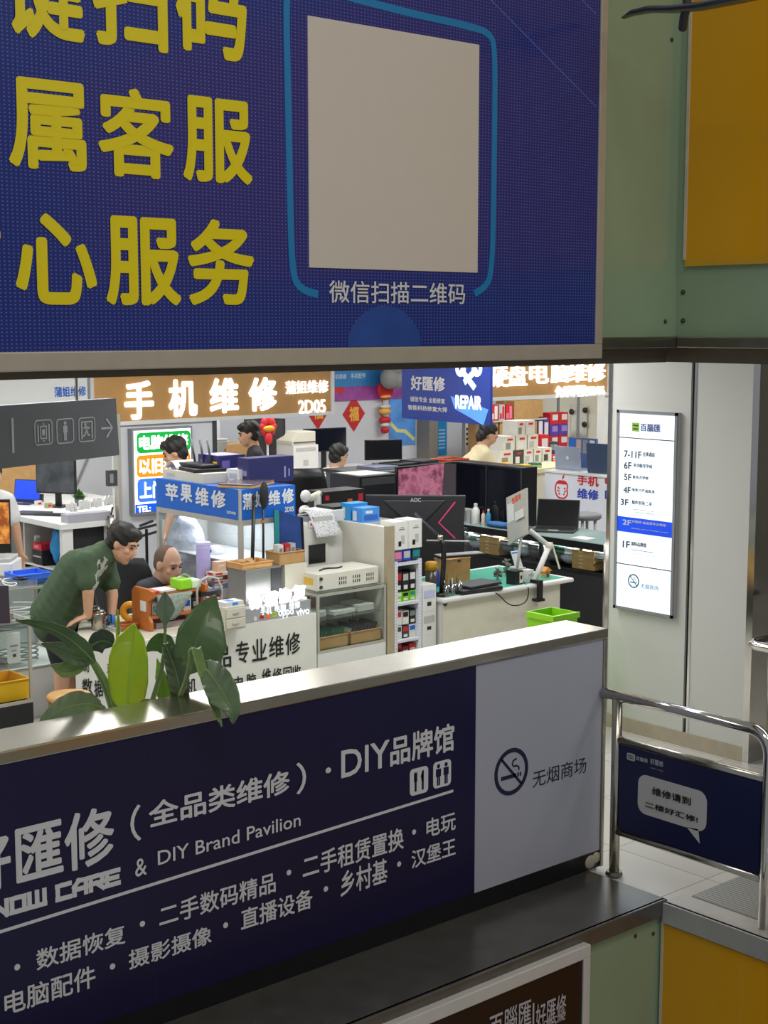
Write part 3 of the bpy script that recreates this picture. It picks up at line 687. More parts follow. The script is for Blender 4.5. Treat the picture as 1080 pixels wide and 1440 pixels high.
# backlit repair price box
PB = ('Y', FL - .07); bx = thing('light_box', 'backlit white price box with green, orange and blue bands on the partition', 'light box', (wx(230), FL - .07, 1.0))
q = prect(PB, (185, 604, 272, 716)); zt_, zb_ = on(PB, 228, 601).z, on(PB, 205, 723).z
bxs(q[0], q[1], FL - .07, FL - .001, zb_, zt_).build('case', M_grey, bx)
M_lbx = mat('lit_white_face', 'ffffff', .4, emit=1.3, var=0)
m_ = MB(); rectp(m_, PB, (q[0] + .02, q[1] - .02, zb_ + .02, zt_ - .02), 0, .004); m_.build('lit_face', M_lbx, bx)
P2 = ('Y', FL - .074)
for nm, cl, r, tx in (('green_band', '00a03c', (192, 609, 268, 633), '电脑维修'), ('orange_band', 'f08a10', (192, 641, 268, 666), '以旧换新'), ('sky_band', '3a76d8', (193, 674, 269, 700), '上门服务')):
    m_ = MB(); rectp(m_, P2, prect(P2, r), 0, .003, .04); m_.build(nm, mat(nm, cl, .4, emit=.6, var=0), bx)
    text('band_lettering', tx, ('Y', FL - .077), (r[0] + 3, r[1] + 4, r[2] - 3, r[3] - 4), M_lbx, bx, bold=.04)
m_ = MB(); rectp(m_, P2, (q[0] + .02, q[1] - .02, zb_ + .02, on(P2, 200, 709).z), 0, .003); m_.build('blue_footer', mat('blue_footer', '1458d8', .4, emit=.6, var=0), bx)
text('band_lettering', 'TEL:', ('Y', FL - .077), (193, 712, 212, 719), M_lbx, bx, bold=.03)
# meter box and pipe on the wall behind the left desk
struct(bxs(4.5, 9.0, 14.2, 14.3, 0, 2.95).build('wall_stall', M_wall))
mp_ = at(156, 672, Y=FL - .06)
mx_ = thing('junction_box', 'small dark junction box on the post right of the lettered desk', 'junction box', (mp_.x, FL - .06, mp_.z - .07))
bxs(mp_.x - .05, mp_.x + .045, FL - .1, FL - .05, mp_.z - .07, mp_.z + .07).build('case', M_dgrey, mx_, bevel=.004)
bxs(mp_.x - .035, mp_.x + .0, FL - .104, FL - .1, mp_.z - .04, mp_.z + .04).build('cover', M_grey, mx_)
MB().tube([(mp_.x + .02, FL - .075, mp_.z - .07), (mp_.x + .02, FL - .075, .02)], .008, 8).build('conduit', M_white, mx_)
tag(MB().tube([at(123, 645, Y=14.189), at(103, 692, Y=14.189)], .014, 8).build('pipe', M_grey), 'slanting grey pipe on the white wall above the lettered desk', 'pipe')

# ---- grey hanging direction sign
o_ = at(168, 640, D=8.2); PG = ('A', (o_.x, o_.y), math.radians(18.6))
hs = thing('hanging_sign', 'dark grey hanging direction sign with white pictograms and an arrow', 'sign', (o_.x, o_.y, o_.z))
q = prect(PG, (-60, 585, 166, 640)); z1g = on(PG, 163, 560).z; z0g = on(PG, 168, 640).z
m_ = MB(); flat(m_, PG, [(q[0], z0g), (.0, z0g), (-.02, z1g), (q[0], z1g)], -.06, 0); m_.build('board', mat('sign_grey', '6f7378', .45, var=.02), hs)
M_ico = mat('sign_white', 'c9ccd0', .5, var=0)
m_ = MB(); q = prect(PG, (15.5, 588, 20, 637)); rectp(m_, PG, q, 0, .002); m_.build('divider_bar', M_ico, hs)
def rring(mb, P, c, hw, hh, r, w, d0, d1):
    pos, _, n = frame(P); A = panel_pts(P, c[0] - hw, c[0] + hw, c[1] - hh, c[1] + hh, r); B = panel_pts(P, c[0] - hw + w, c[0] + hw - w, c[1] - hh + w, c[1] + hh - w, r - w)
    for i in range(len(A)): flat(mb, P, [A[i], A[(i + 1) % len(A)], B[(i + 1) % len(A)], B[i]], d0, d1)
_, Ag, _ = frame(PG)
for k, (u, v) in enumerate(((61, 608), (91.5, 606), (122, 604))):
    p = on(PG, u, v); c = (Ag(p), p.z); hw = .066; m_ = MB(); rring(m_, PG, c, hw, hw, .022, .006, 0, .002)
    if k == 1: pictoman(m_, PG, c, .1, 0, .002)
    elif k == 0:
        for a, b_, z0, z1 in ((-.045, -.036, -.05, .04), (.036, .045, -.05, .04), (-.024, .024, .028, .034), (-.024, .024, -.034, -.028), (-.024, -.018, -.028, .028), (.018, .024, -.028, .028), (-.01, .01, -.016, .016)): rectp(m_, PG, (c[0] + a, c[0] + b_, c[1] + z0, c[1] + z1), 0, .002)
        for s_ in (1, -1): flat(m_, PG, [(c[0] - .008, c[1] + s_ * .04), (c[0] + .008, c[1] + s_ * .04), (c[0], c[1] + s_ * .052)], 0, .002)
    else:
        for a, b_, z0, z1 in ((-.045, -.036, -.05, .045), (.036, .045, -.05, .045), (-.036, .036, .038, .045)): rectp(m_, PG, (c[0] + a, c[0] + b_, c[1] + z0, c[1] + z1), 0, .002)
        pos, _, n = frame(PG)
        for st in ([(-.01, .02), (-.002, -.005), (.01, -.03), (.024, -.03)], [(-.004, -.005), (-.018, -.03), (-.03, -.034)], [(-.026, .006), (-.008, .018), (.012, .006), (.022, .012)]):
            m_.ribbon([pos(c[0] + a, c[1] + b_, 0) for a, b_ in st], .009, n, .002)
        flat(m_, PG, [(c[0] - .012 + .009 * math.cos(t * .6), c[1] + .029 + .009 * math.sin(t * .6)) for t in range(10)], 0, .002)
    m_.build('pictogram', M_ico, hs)
pos, _, n = frame(PG); m_ = MB()
p = on(PG, 150, 602); a = Ag(p); z = p.z
m_.ribbon([pos(a - .045, z, 0), pos(a + .036, z, 0)], .011, n, .002); m_.ribbon([pos(a - .002, z + .05, 0), pos(a + .043, z, 0), pos(a - .002, z - .05, 0)], .011, n, .0026); m_.build('arrow', M_ico, hs)
for a in (-1.0, -.3):
    p = pos(a, 0, -.03); MB().tube([(p.x, p.y, z1g), (p.x, p.y, 2.95)], .008, 8).build('hanger_rod', M_steel2, hs)

# ---- far left lettered desk with open shelves
DZ = 1.05; c = at(88, 737, z=DZ); cx_, cy_ = c.x, c.y; dx1 = wx(163); dy1 = at(14, 716, X=cx_).y
ld = thing('shelf_desk', 'white open-shelf desk with a grey lettered plinth at the left, below the hanging sign', 'desk', (cx_ + .4, cy_ + .4, 0))
bxs(cx_ - .03, dx1 - .02, cy_ - .03, FL + .11, DZ - .05, DZ).box(cx_ - .03, 7.75, FL + .11, 14.15, DZ - .05, DZ).build('top', M_white, ld, bevel=.003)
bxs(7.68, 7.72, FL + .15, 14.1, 0, DZ - .05).build('side_panel', M_white, ld)
bxs(cx_, cx_ + .1, cy_, cy_ + .06, 0, DZ - .05).build('corner_post', M_white, ld)
bxs(cx_, cx_ + .03, cy_ + .06, dy1 + .3, .58, .62).box(cx_, dx1 - .05, cy_ + .08, dy1 + .3, .58, .61).build('shelf', M_white, ld)
bxs(dx1 - .08, dx1 - .04, cy_, dy1 + .3, 0, DZ - .05).build('side_panel', M_white, ld)
bxs(cx_ + .1, dx1 - .08, cy_ + .06, cy_ + .08, 0, DZ - .05).build('front_recess', M_black2, ld)
bxs(cx_ + .02, dx1 - .1, dy1 + .25, dy1 + .3, .62, DZ - .05).build('back_panel', M_lgrey, ld)
bxs(cx_ + .02, cx_ + .6, cy_ + .75, cy_ + .78, 0, DZ - .05).build('divider', M_lgrey, ld)
PD = ('Y', cy_ + .02); pl = thing('letter_plinth', 'grey plinth carrying four unlit white block characters on the open-shelf desk', 'sign', (cx_ + .5, cy_, DZ))
bxs(cx_ + .05, dx1 - .03, cy_ - .01, cy_ + .12, DZ, DZ + .075).build('plinth', mat('plinth_grey', 'a3a3ac', .5, var=.03), pl, bevel=.003)
text('block_character', [(ch, (92 + i * 17.2, 706 - i * 3, 107.5 + i * 17.2, 719 - i * 3.2)) for i, ch in enumerate('电脑维修')], PD, None, M_white, pl, bold=.05, depth=.03)

# ---- white repair counter with the lettered front, and the glass case beside it
CY, CZ = 8.17, .75
xl, xr_ = at(108, 930, Y=CY).x, at(445, 862, Y=CY).x
CZ = at(445, 862, Y=CY).z
rc = thing('repair_counter', 'white repair counter whose front panel carries black brush-style lettering behind the plant', 'counter', ((xl + xr_) / 2, CY + .35, 0))
bxs(xl, xr_, CY, CY + .02, 0, CZ).build('front_panel', mat('counter_front', 'dcdcd4', .45, var=.015), rc)
GXC = 6.1
MB().poly([(xl, CY + .02, CZ - .03), (xr_, CY + .02, CZ - .03), (xr_, CY + .41, CZ - .03), (GXC - .02, CY + .41, CZ - .03), (GXC - .02, CY + .85, CZ - .03), (xl + .5, CY + .85, CZ - .03)], (0, 0, .03)).build('worktop', M_beige, rc)
MB().poly([(xl + .02, CY + .02, 0), (xl + .06, CY + .02, 0), (xl + .54, CY + .85, 0), (xl + .5, CY + .85, 0)], (0, 0, CZ - .03)).build('side_panel', M_white, rc); bxs(xr_ - .03, xr_, CY + .02, CY + .4, 0, CZ - .03).build('side_panel', M_white, rc)
P = ('Y', CY)
text('brush_lettering', [('品', (300, 912, 325, 938)), ('专', (331, 903, 350, 931)), ('业', (354, 900, 375, 927)), ('维', (378, 896, 399, 922)), ('修', (401, 891, 422, 918)), ('脑', (346, 948, 360, 966)), ('电', (328, 952, 343, 970)),
     ('维', (368, 941, 381, 962)), ('修', (383, 940, 396, 959)), ('回', (398, 939, 410, 955)), ('收', (411, 936, 423, 953)), ('数', (115, 955, 130, 976)), ('据', (132, 957, 145, 979)), ('恢', (147, 957, 160, 980)), ('复', (162, 957, 176, 979)), ('司', (117, 932, 125, 945)), ('手', (150, 932, 160, 952)), ('机', (262, 955, 276, 975)), ('示', (240, 976, 255, 990))], P, None, M_print_k, rc, bold=.012)
B0, B1 = xr_ + .01, at(543, 822, Y=CY).x
zb_, zt_ = at(540, 903, Y=CY).z, at(470, 831, Y=CY).z
sc = showcase('glass showcase with trays of green parts, right of the lettered counter', B0, B1, CY, CY + .38, zb_, zt_, (.52,), base=0)
pw0, pw1 = B1 + .01, at(553, 900, Y=CY).x
pzt = at(546, 742, Y=CY).z
dv = thing('partition_board', 'upright cream partition cabinet with a tan steel edge, right of the glass showcase', 'partition', ((pw0 + pw1) / 2, CY + .4, 0))
bxs(pw0, pw1, CY + .03, CY + .62, 0, pzt).build('board', mat('cream_board', 'd4d1c4', .5, var=.03), dv)
bxs(pw1, pw1 + .3, CY + .28, CY + .62, 0, pzt).build('cabinet', M_lgrey, dv)
bxs(pw0 - .004, pw1 + .004, CY - .01, CY + .03, 0, pzt + .01).build('edge_post', mat('tan_steel', 'b3a68c', .4, .3, var=.08), dv)

# goods rack with blue-dotted white frame
gx0, gx1 = pw1 + .015, at(593, 800, Y=CY).x; gzt = at(572, 788, Y=CY).z
rk = thing('goods_rack', 'narrow white goods rack with a blue dotted frame full of boxed accessories', 'rack', ((gx0 + gx1) / 2, CY + .1, 0))
M_dot = mat('dotted_frame', 'd9dae2', .45, var=0)
nt, b = nodes(M_dot); vo = nt.nodes.new('ShaderNodeTexVoronoi'); vo.inputs['Randomness'].default_value = 0; vo.inputs['Scale'].default_value = 42
tint_steps(M_dot, vo, [(0, '4a50c0'), (.42, 'dcdde4')]); 
f = MB(); w = .03
f.box(gx0, gx0 + w, CY, CY + .25, 0, gzt).box(gx1 - w, gx1, CY, CY + .25, 0, gzt)
sz = [at(575, v, Y=CY).z for v in (790, 846, 898)] + [.1]
for z in sz: f.box(gx0 + w, gx1 - w, CY, CY + .25, z - .022, z)
f.build('frame', M_dot, rk); bxs(gx0 + w, gx1 - w, CY + .235, CY + .25, .1, gzt).build('back_board', M_lgrey, rk)
def goods_row(z, h, items, lab, grp):
    n = len(items); W_ = (gx1 - gx0 - 2 * w) / n
    for i, (m, pm, desc) in enumerate(items):
        pbox('accessory_box', desc, 'box', (gx0 + w + i * W_ + .004, gx0 + w + (i + 1) * W_ - .004, CY + .03, CY + .12, z + .002, z + .002 + h * (1, .93, .97)[i % 3]), m, [('Y', .1, .9, .55, .9, pm), ('Y', .2, .8, .08, .3, M_white)], grp)
z2, z3, z4 = sz[1], sz[2], sz[3]; g_ = 'boxed accessories in the dotted rack'
M_lime = mat('lime_print', '7fc81e', .45); M_tealp = mat('teal_print', '1f7f80', .45)
goods_row(z2, .075, [(M_lime, M_white, 'lime box at the left of the upper rack row'), (M_lime, M_black, 'lime box in the middle of the upper rack row'), (M_lime, M_tealp, 'lime box at the right of the upper rack row')], '', g_)
goods_row(z2 + .08, .15, [(M_black, M_red, 'black box with red print on the lime boxes, left'), (M_black2, M_lgrey, 'black box with grey print on the lime boxes, middle'), (M_black, M_white, 'black box with white print on the lime boxes, right')], '', g_)
goods_row(z3, .1, [(M_white, M_dgrey, 'white box with a dark picture in the lower rack row'), (M_dgrey, M_red, 'dark box with red print in the lower rack row'), (M_white, M_blue, 'white box with a blue print in the lower rack row')], '', g_)
goods_row(z3 + .105, .11, [(M_white, M_red, 'white box with a red print stacked in the lower rack row'), (M_white, M_black, 'white box with a black pen picture stacked in the lower rack row'), (M_black2, M_grey, 'black box stacked at the right of the lower rack row')], '', g_)
goods_row(z4, .3, [(M_red, M_black, 'red box at the left of the bottom rack row'), (mat('maroon', '6e1420', .5), M_white, 'maroon box in the middle of the bottom rack row'), (M_red, M_white, 'red box at the right of the bottom rack row')], '', g_)
# boxes piled on the rack
zz = gzt
pbk = [('purple phone box at the left end of the rack top', M_purple, mat('pink_print', 'd87a9a', .5), 0, .3), ('blue phone box in the middle of the rack top', mat('royal_print', '2b4ab8', .45), M_lgrey, .34, .62), ('dark teal phone box at the right end of the rack top', mat('dark_teal', '17454f', .45), M_tealp, .68, .98)]
for lb, m, pm, a, b_ in pbk: pbox('phone_box', lb, 'box', (gx0 + (gx1 - gx0) * a, gx0 + (gx1 - gx0) * b_, CY + .01, CY + .15, zz, zz + .085), m, [('Y', .1, .9, .2, .8, pm)], 'phone boxes on the rack')
z5 = zz + .087; zt5 = at(570, 733, Y=CY).z
for i, lb in enumerate(('left white gadget box with a small black picture above the phone boxes', 'right white gadget box with a small black picture above the phone boxes')):
    a = gx0 - .005 + i * (gx1 - gx0 + .01) / 2
    pbox('gadget_box', lb, 'box', (a, a + (gx1 - gx0) / 2, CY, CY + .16, z5, zt5 + .004 * i), M_white, [('Y', .3, .5, .12, .3, M_black), ('Y', .35, .75, .7, .74, M_grey), ('Y', .45, .7, .78, .8, M_grey), ('Y', .5, .75, .2, .5, M_lgrey)], 'white gadget boxes on the rack')
# slim white boxes standing right of the rack
sx0, sx1 = gx1 + .01, at(613, 860, Y=CY).x; zs_ = [.02, at(600, 893, Y=CY).z, at(600, 860, Y=CY).z, at(600, 823, Y=CY).z]
zs_ = [0.0] + zs_[1:]
for i, lb in enumerate(('lowest of the slim white boxes right of the dotted rack', 'middle slim white box with a small picture right of the dotted rack', 'topmost slim white box with a lilac label right of the dotted rack')):
    pbox('slim_box', lb, 'box', (sx0, sx1, CY - .0, CY + .2, zs_[i] + (.001 if i else 0), zs_[i + 1]), M_white, [('Y', .35, .65, .2, .35, M_black2), ('Y', .1, .9, .5, .8, mat('lilac_label', 'b7bbdc', .5) if i == 2 else M_lgrey), ('X', .2, .8, .3, .6, M_lgrey)], 'slim white boxes beside the rack')

# ---- white work desk with the green mat
KY = CY - .04; kx0, kx1 = sx1 + .02, at(797, 812, Y=KY).x; KZ = at(700, 829, Y=KY).z
wd = thing('work_desk', 'white work desk with a green cutting mat, behind the right end of the half wall', 'desk', ((kx0 + kx1) / 2, KY + .4, 0))
bxs(kx0, kx1 + .06, KY - .03, KY + .85, KZ - .035, KZ).build('top', M_white, wd, bevel=.012)
bxs(kx0 + .02, kx1 - .08, KY + .0, KY + .02, 0, KZ - .035).build('front_panel', M_beige, wd)
for x in (kx0 + .02, kx1 - .12): bxs(x, x + .03, KY + .02, KY + .8, 0, KZ - .035).build('side_panel', M_white, wd)
p = at(626, 849, Y=KY); MB().tube([(p.x, KY + .001, p.z), (p.x, KY - .004, p.z)], [.022, .02], 18).build('cable_grommet', M_dgrey, wd)
tag(bxs(kx0 + .03, kx1 + .0, KY + .03, KY + .78, KZ, KZ + .003).build('cutting_mat', M_teal), 'green cutting mat lying on the white work desk', 'mat')
MZ = KZ + .003

# ---- long glass counter with black frame at the right
LX, LZ = 9.9, .9
LZ = at(760, 752, X=LX).z
ly0, ly1 = at(856, 785, X=LX).y - .15, at(600, 712, X=LX).y
lc = thing('glass_counter', 'long glass counter with a black frame and cluttered inside, behind the work desk', 'showcase', (LX + .3, (ly0 + ly1) / 2, 0))
zg0 = at(850, 812, X=LX).z
bxs(LX, LX + .6, ly0, ly1, 0, zg0).build('plinth', M_black2, lc)
f = MB()
for y in (ly0, (ly0 + ly1) / 2 - .3, ly1 - .03): f.box(LX, LX + .03, y, y + .03, zg0, LZ - .07).box(LX + .57, LX + .6, y, y + .03, zg0, LZ - .07)
f.box(LX - .004, LX + .02, ly0, ly1, LZ - .07, LZ - .008).box(LX + .58, LX + .6, ly0, ly1, LZ - .07, LZ - .008).box(LX - .003, LX + .02, ly0, ly1, zg0, zg0 + .025)
f.build('frame', M_black, lc)
bxs(LX - .012, LX + .61, ly0 - .01, ly1, LZ - .008, LZ).build('glass_top', mat('frosted_top', '9fb5b0', .08, spec=.7, var=.03), lc)
bxs(LX + .004, LX + .008, ly0 + .03, ly1 - .03, zg0 + .025, LZ - .07).build('front_pane', M_glass, lc)
bxs(LX + .01, LX + .58, ly0 + .01, ly1 - .01, (zg0 + LZ) / 2 - .02, (zg0 + LZ) / 2 - .012).build('shelf', M_glass, lc)
bxs(LX + .58, LX + .59, ly0, ly1, zg0, LZ - .07).build('back_board', M_dgrey, lc)
# steel corner post at its end
tag(MB().tube([(LX - .05, ly0 + .13, 0), (LX - .05, ly0 + .13, LZ + .02)], .03, 14).build('corner_post', M_steel, smooth=True), 'round steel corner post at the near end of the long glass counter', 'post')

# ---- counter with the red fruit emblem
AX = 12.3; az = at(770, 661, X=AX).z; ay0, ay1 = at(858, 700, X=AX).y - .6, at(766, 700, X=AX).y
P = ('X', AX - .004)
ac = thing('sign_counter', 'white counter front with a red fruit emblem and red and blue lettering at the right', 'counter', (AX + .3, (ay0 + ay1) / 2, 0))
bxs(AX, AX + .6, ay0, ay1, 0, az - .02).build('body', M_white, ac)
bxs(AX - .004, AX, ay0, ay1, .35, az - .03).build('front_panel', mat('pale_sign_face', 'd5d9e4', .4, var=.01), ac)
bxs(AX - .02, AX + .6, ay0, ay1, az - .02, az).build('top', M_white, ac)
text('red_lettering', [('手机', (812, 667, 842, 685)), ('电脑', (851, 670, 880, 686))], P, None, M_red, ac, bold=.03)
text('blue_lettering', [('维修', (812, 686, 842, 704)), ('回收', (851, 689, 880, 705))], P, None, mat('print_blue', '2a3fae', .5), ac, bold=.03)
m_ = MB(); pos, A, n = frame(P); ce = on(P, 790, 687); a, z = A(ce), ce.z; R_ = .1; K = R_ / .155
ap = []
for k in range(40):
    t = 2 * PI * k / 40; r = R_ * (1 - .13 * math.exp(-((t - PI / 2) / .35) ** 2) - .07 * math.exp(-((t - 3 * PI / 2) / .3) ** 2) + .05 * math.cos(2 * t - PI))
    if abs(t) < .5 or abs(t - 2 * PI) < .5: r *= .78 + .22 * min(abs(t), abs(t - 2 * PI)) / .5
    ap.append((a + r * math.cos(t) * 1.02, z - .01 + r * math.sin(t)))
upper = [q for q in ap if q[1] > z + .055 * K]
for q, q2 in zip(ap, ap[1:] + ap[:1]): m_.ribbon([pos(q[0], q[1], 0), pos(q2[0], q2[1], 0)], .018, n, .002)
m_.build('fruit_outline', M_red, ac)
m_ = MB(); flat(m_, P, [(q[0], q[1]) for q in upper], 0, .0015); m_.build('fruit_crown', M_red, ac)
m_ = MB(); flat(m_, P, [(a + .0, z + .15 * K), (a + .015 * K, z + .21 * K), (a + .06 * K, z + .26 * K), (a + .05 * K, z + .19 * K)], 0, .002); m_.build('fruit_leaf', M_red, ac)
m_ = MB()
for dz, wd_ in ((.02, .09), (-.03, .1), (-.08, .07)): 
    for s_ in (-1, 1): m_.ribbon([pos(a + s_ * wd_ * K, z + dz * K, 0), pos(a + s_ * wd_ * .55 * K, z + (dz - .03) * K, 0)], .014, n, .002)
m_.build('fruit_hatching', M_red, ac)

# ---- right fascia sign
zr = at(850, 556, Y=FL).z; P = ('Y', FL - .02)
rs = thing('fascia_sign', 'wood-toned fascia sign with blazing white characters over the right repair stall', 'shop sign', (wx(770), FL, zr))
xa, xb = wx(655, 560), wx(851, 560)
bxs(xa, xb, FL - .02, FL, zr + .04, 2.9).build('board', M_fascia, rs)
bxs(xa, xb + .1, FL - .05, FL, zr, zr + .04).box(xb, xb + .1, FL - .05, FL, zr + .04, 2.9).build('edge_trim', M_white, rs)
text('lit_character', [(ch, r) for ch, r in zip('硬盘电脑维修', ((690, 516, 712, 544), (713, 514, 740, 542), (744, 511, 770, 539), (774, 511, 798, 538), (798, 509, 824, 537), (824, 508, 850, 536)))], P, None, M_lit, rs, bold=.012, depth=.02)
text('lit_lettering', '允乐科技2D06', P, (779, 543, 848, 556), M_lit, rs, bold=.03, depth=.03)
struct(bxs(xb, xb + .12, FL, FL + .12, 0, 2.95).build('trim_10', M_white))

# ---- hanging blue banner
bp_ = at(565, 588, z=1.85); PN = ('A', (bp_.x, bp_.y), math.atan2(at(688, 598, z=1.85).y - bp_.y, at(688, 598, z=1.85).x - bp_.x))
q = prect(PN, (565, 540, 689, 598)); zb_ = bp_.z
bn = thing('hanging_banner', 'blue hanging banner with white lettering and a glowing tool card, between the two fascia signs', 'banner', tuple(bp_))
m_ = MB(); flat(m_, PN, [(q[0], zb_), (q[1], zb_), (q[1], 2.75), (q[0], 2.75)], -.03, 0)
M_ban = mat('banner_blue', '27409a', .35, var=.12, scale=2); m_.build('board', M_ban, bn)
for a in (q[0] + .2, q[1] - .2):
    p = frame(PN)[0](a, 0, -.015); MB().tube([(p.x, p.y, 2.75), (p.x, p.y, 2.95)], .008, 8).build('hanger_rod', M_steel2, bn)
text('title_lettering', '好匯修', PN, (578, 528, 626, 551), M_print_w, bn, bold=.03)
text('lettering', [('诚信专业', (577, 557, 601, 566)), ('全能修复', (603, 559, 626, 568)), ('智能科技修复大师', (574, 569, 629, 580))], PN, None, M_print_w, bn, bold=.02)
m_ = MB(); pts = [on(PN, u, v) for u, v in ((634, 557), (687, 576), (680, 598), (640, 575))]; A_ = frame(PN)[1]
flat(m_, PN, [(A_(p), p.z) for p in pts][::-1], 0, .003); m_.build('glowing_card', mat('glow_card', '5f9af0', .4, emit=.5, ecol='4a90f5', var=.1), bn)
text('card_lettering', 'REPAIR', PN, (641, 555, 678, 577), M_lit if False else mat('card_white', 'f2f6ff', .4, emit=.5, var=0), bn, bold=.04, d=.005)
m_ = MB(); pos, A, n = frame(PN); k1 = [on(PN, u, v) for u, v in ((648, 519), (668, 546))]; k2 = [on(PN, u, v) for u, v in ((671, 519), (653, 538))]
m_.ribbon(k1, .06, n, .004); m_.ribbon(k2, .06, n, .005)
for p, s_ in ((k1[0], 1), (k2[0], -1)): ring(m_, PN, (A(p), p.z), .075, .03, 0, .006, 14)
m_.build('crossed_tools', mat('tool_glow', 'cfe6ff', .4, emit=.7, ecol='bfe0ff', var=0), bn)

area('counter_fill', (LX + .1, (ly0 + ly1) / 2, LZ - .09), .05, ly1 - ly0 - .4, 9, (.95, 1, .97))  # added fill light that brightens the inside of the counter under its opaque top
# ================================================================== things on and around the counters
SCZ = at(470, 831, Y=CY).z
def cup(label, loc, r, h, m, handle=True, cat='cup', name='mug'):
    o = thing(name, label, cat, loc)
    MB().lathe((0, 0, 0), [(r * .85, 0), (r, .01), (r, h), (r * .9, h), (r * .88, .012), (.001, .011)], 18).build('body', m, o, smooth=True, local=True)
    if handle: MB().tube([(r * .95 * .75, -r * .7, h * .8), (r * 1.3, -r * 1.3, h * .7), (r * 1.3, -r * 1.3, h * .35), (r * .75, -r * .7, h * .2)], .005, 8).build('handle', m, o, smooth=True, local=True)
    return o
def tray(label, b, m, cat='tray', name='tray', w=.006, rz=0):
    x0, x1, y0, y1, z0, z1 = b
    mb = MB().box(x0, x1, y0, y1, z0, z0 + .006).box(x0, x0 + w, y0, y1, z0 + .006, z1).box(x1 - w, x1, y0, y1, z0 + .006, z1).box(x0 + w, x1 - w, y0, y0 + w, z0 + .006, z1).box(x0 + w, x1 - w, y1 - w, y1, z0 + .006, z1)
    mb.box(x0 - .006, x1 + .006, y0 - .006, y0 + .001, z1 - .008, z1).box(x0 - .006, x0 + .001, y0, y1, z1 - .008, z1)
    o = mb.build(name, m, bevel=.002); tag(o, label, cat)
    return o
def slab(name, label, cat, loc, rz, w, d, h, m, top=None, group=None, inset=.012):
    """a closed laptop, tablet, binder or the like: bevelled shell with a lid line and an inset on top"""
    o = thing(name, label, cat, loc, rz, group)
    bxs(-w / 2, w / 2, -d / 2, d / 2, 0, h * .55).build('base', m, o, bevel=min(.004, h * .2), local=True)
    bxs(-w / 2 + .002, w / 2 - .002, -d / 2 + .002, d / 2 - .002, h * .55 + .0005, h).build('lid', top or m, o, bevel=min(.004, h * .2), local=True)
    return o
def potted(label, loc, r, h, potm, leafm, n=22, spread=.1, name='potted_plant'):
    o = thing(name, label, 'plant', loc)
    MB().lathe((0, 0, 0), [(r * .75, 0), (r, h), (r * .9, h), (r * .85, h * .9), (.001, h * .88)], 16).build('pot', potm, o, smooth=True, local=True)
    mb = MB()
    for i in range(n):
        a = random.uniform(0, 2 * PI); e = random.uniform(.2, 1.3); l = spread * random.uniform(.6, 1.1)
        d = Vector((math.cos(a) * math.cos(e), math.sin(a) * math.cos(e), math.sin(e))); s_ = d.cross(Vector((0, 0, 1))).normalized() * l * .28; b0 = Vector((0, 0, h * .9))
        mb.poly([b0, b0 + d * l * .5 + s_, b0 + d * l, b0 + d * l * .5 - s_], (0, 0, .002))
    mb.build('leaves', leafm, o, local=True)
    return o
M_leafs = mat('small_leaf', '4d7a34', .5, var=.2)
def sheet(label, f, m, nu=12, nv=8, name='paper_sheet', cat='paper', th=.001):
    return tag(MB().grid(f, nu, nv).build(name, m, solid=th, smooth=True), label, cat)
M_paper = mat('paper', 'd8d8d6', .7, var=.06, scale=40)
M_paperp = mat('printed_paper', 'd2d2d4', .7)
wv = nodes(M_paperp)[0].nodes.new('ShaderNodeTexNoise'); wv.inputs['Scale'].default_value = 90
tint_steps(M_paperp, wv, [(.45, 'd8d8da'), (.62, 'a9a9ad')])

# ---------------------------------------------------------------- left desk
p = at(84, 716, z=DZ)
monitor('black monitor with a grey reflection on the open-shelf desk', lift(at(80, 713, z=DZ), DZ), math.radians(-62), .44, .33, mat('grey_reflection', '46494c', .1, var=.6, scale=5), lift=.13)
laptop('open laptop with a bright blue screen on the open-shelf desk', lift(at(30, 708, z=DZ), DZ), math.radians(-60), .3, .21, 100, screen=mat('blue_screen', '1e3fd8', .3, emit=.6, ecol='2a52f0', var=.3, scale=3))
slab('laptop', 'closed slim dark laptop lying at the front of the open-shelf desk', 'laptop', lift(at(46, 723, z=DZ), DZ), math.radians(-55), .32, .2, .02, M_dgrey)
keyboard('black keyboard lying on the open-shelf desk', lift(at(72, 725, z=DZ), DZ), math.radians(-55), .3, .11)
potted('small green plant in a grey pot behind the block characters', lift(at(112, 711, z=DZ), DZ), .05, .07, M_grey, M_leafs, 30, .11)
fv = potted('small vase of white flowers between the laptop and the monitor', lift(at(58, 706, z=DZ), DZ), .03, .08, M_dgrey, mat('white_petal', 'e3e3df', .6), 14, .09, 'flower_vase')
for u, v, lb, cl in ((52, 712, 'small white gadget box beside the flower vase', M_white), (66, 715, 'small khaki tin in front of the dark monitor', mat('khaki', '9a9a70', .5))):
    q = at(u, v, z=DZ); pbox('gadget_box', lb, 'box', (q.x, q.x + .06, q.y, q.y + .05, DZ, DZ + .05), cl, [('Y', .2, .8, .3, .7, M_red)])
q = at(8, 700, z=DZ); carton('brown carton standing behind the blue laptop', (6.82, 7.25, 13.75, 14.0, DZ, DZ + .42))
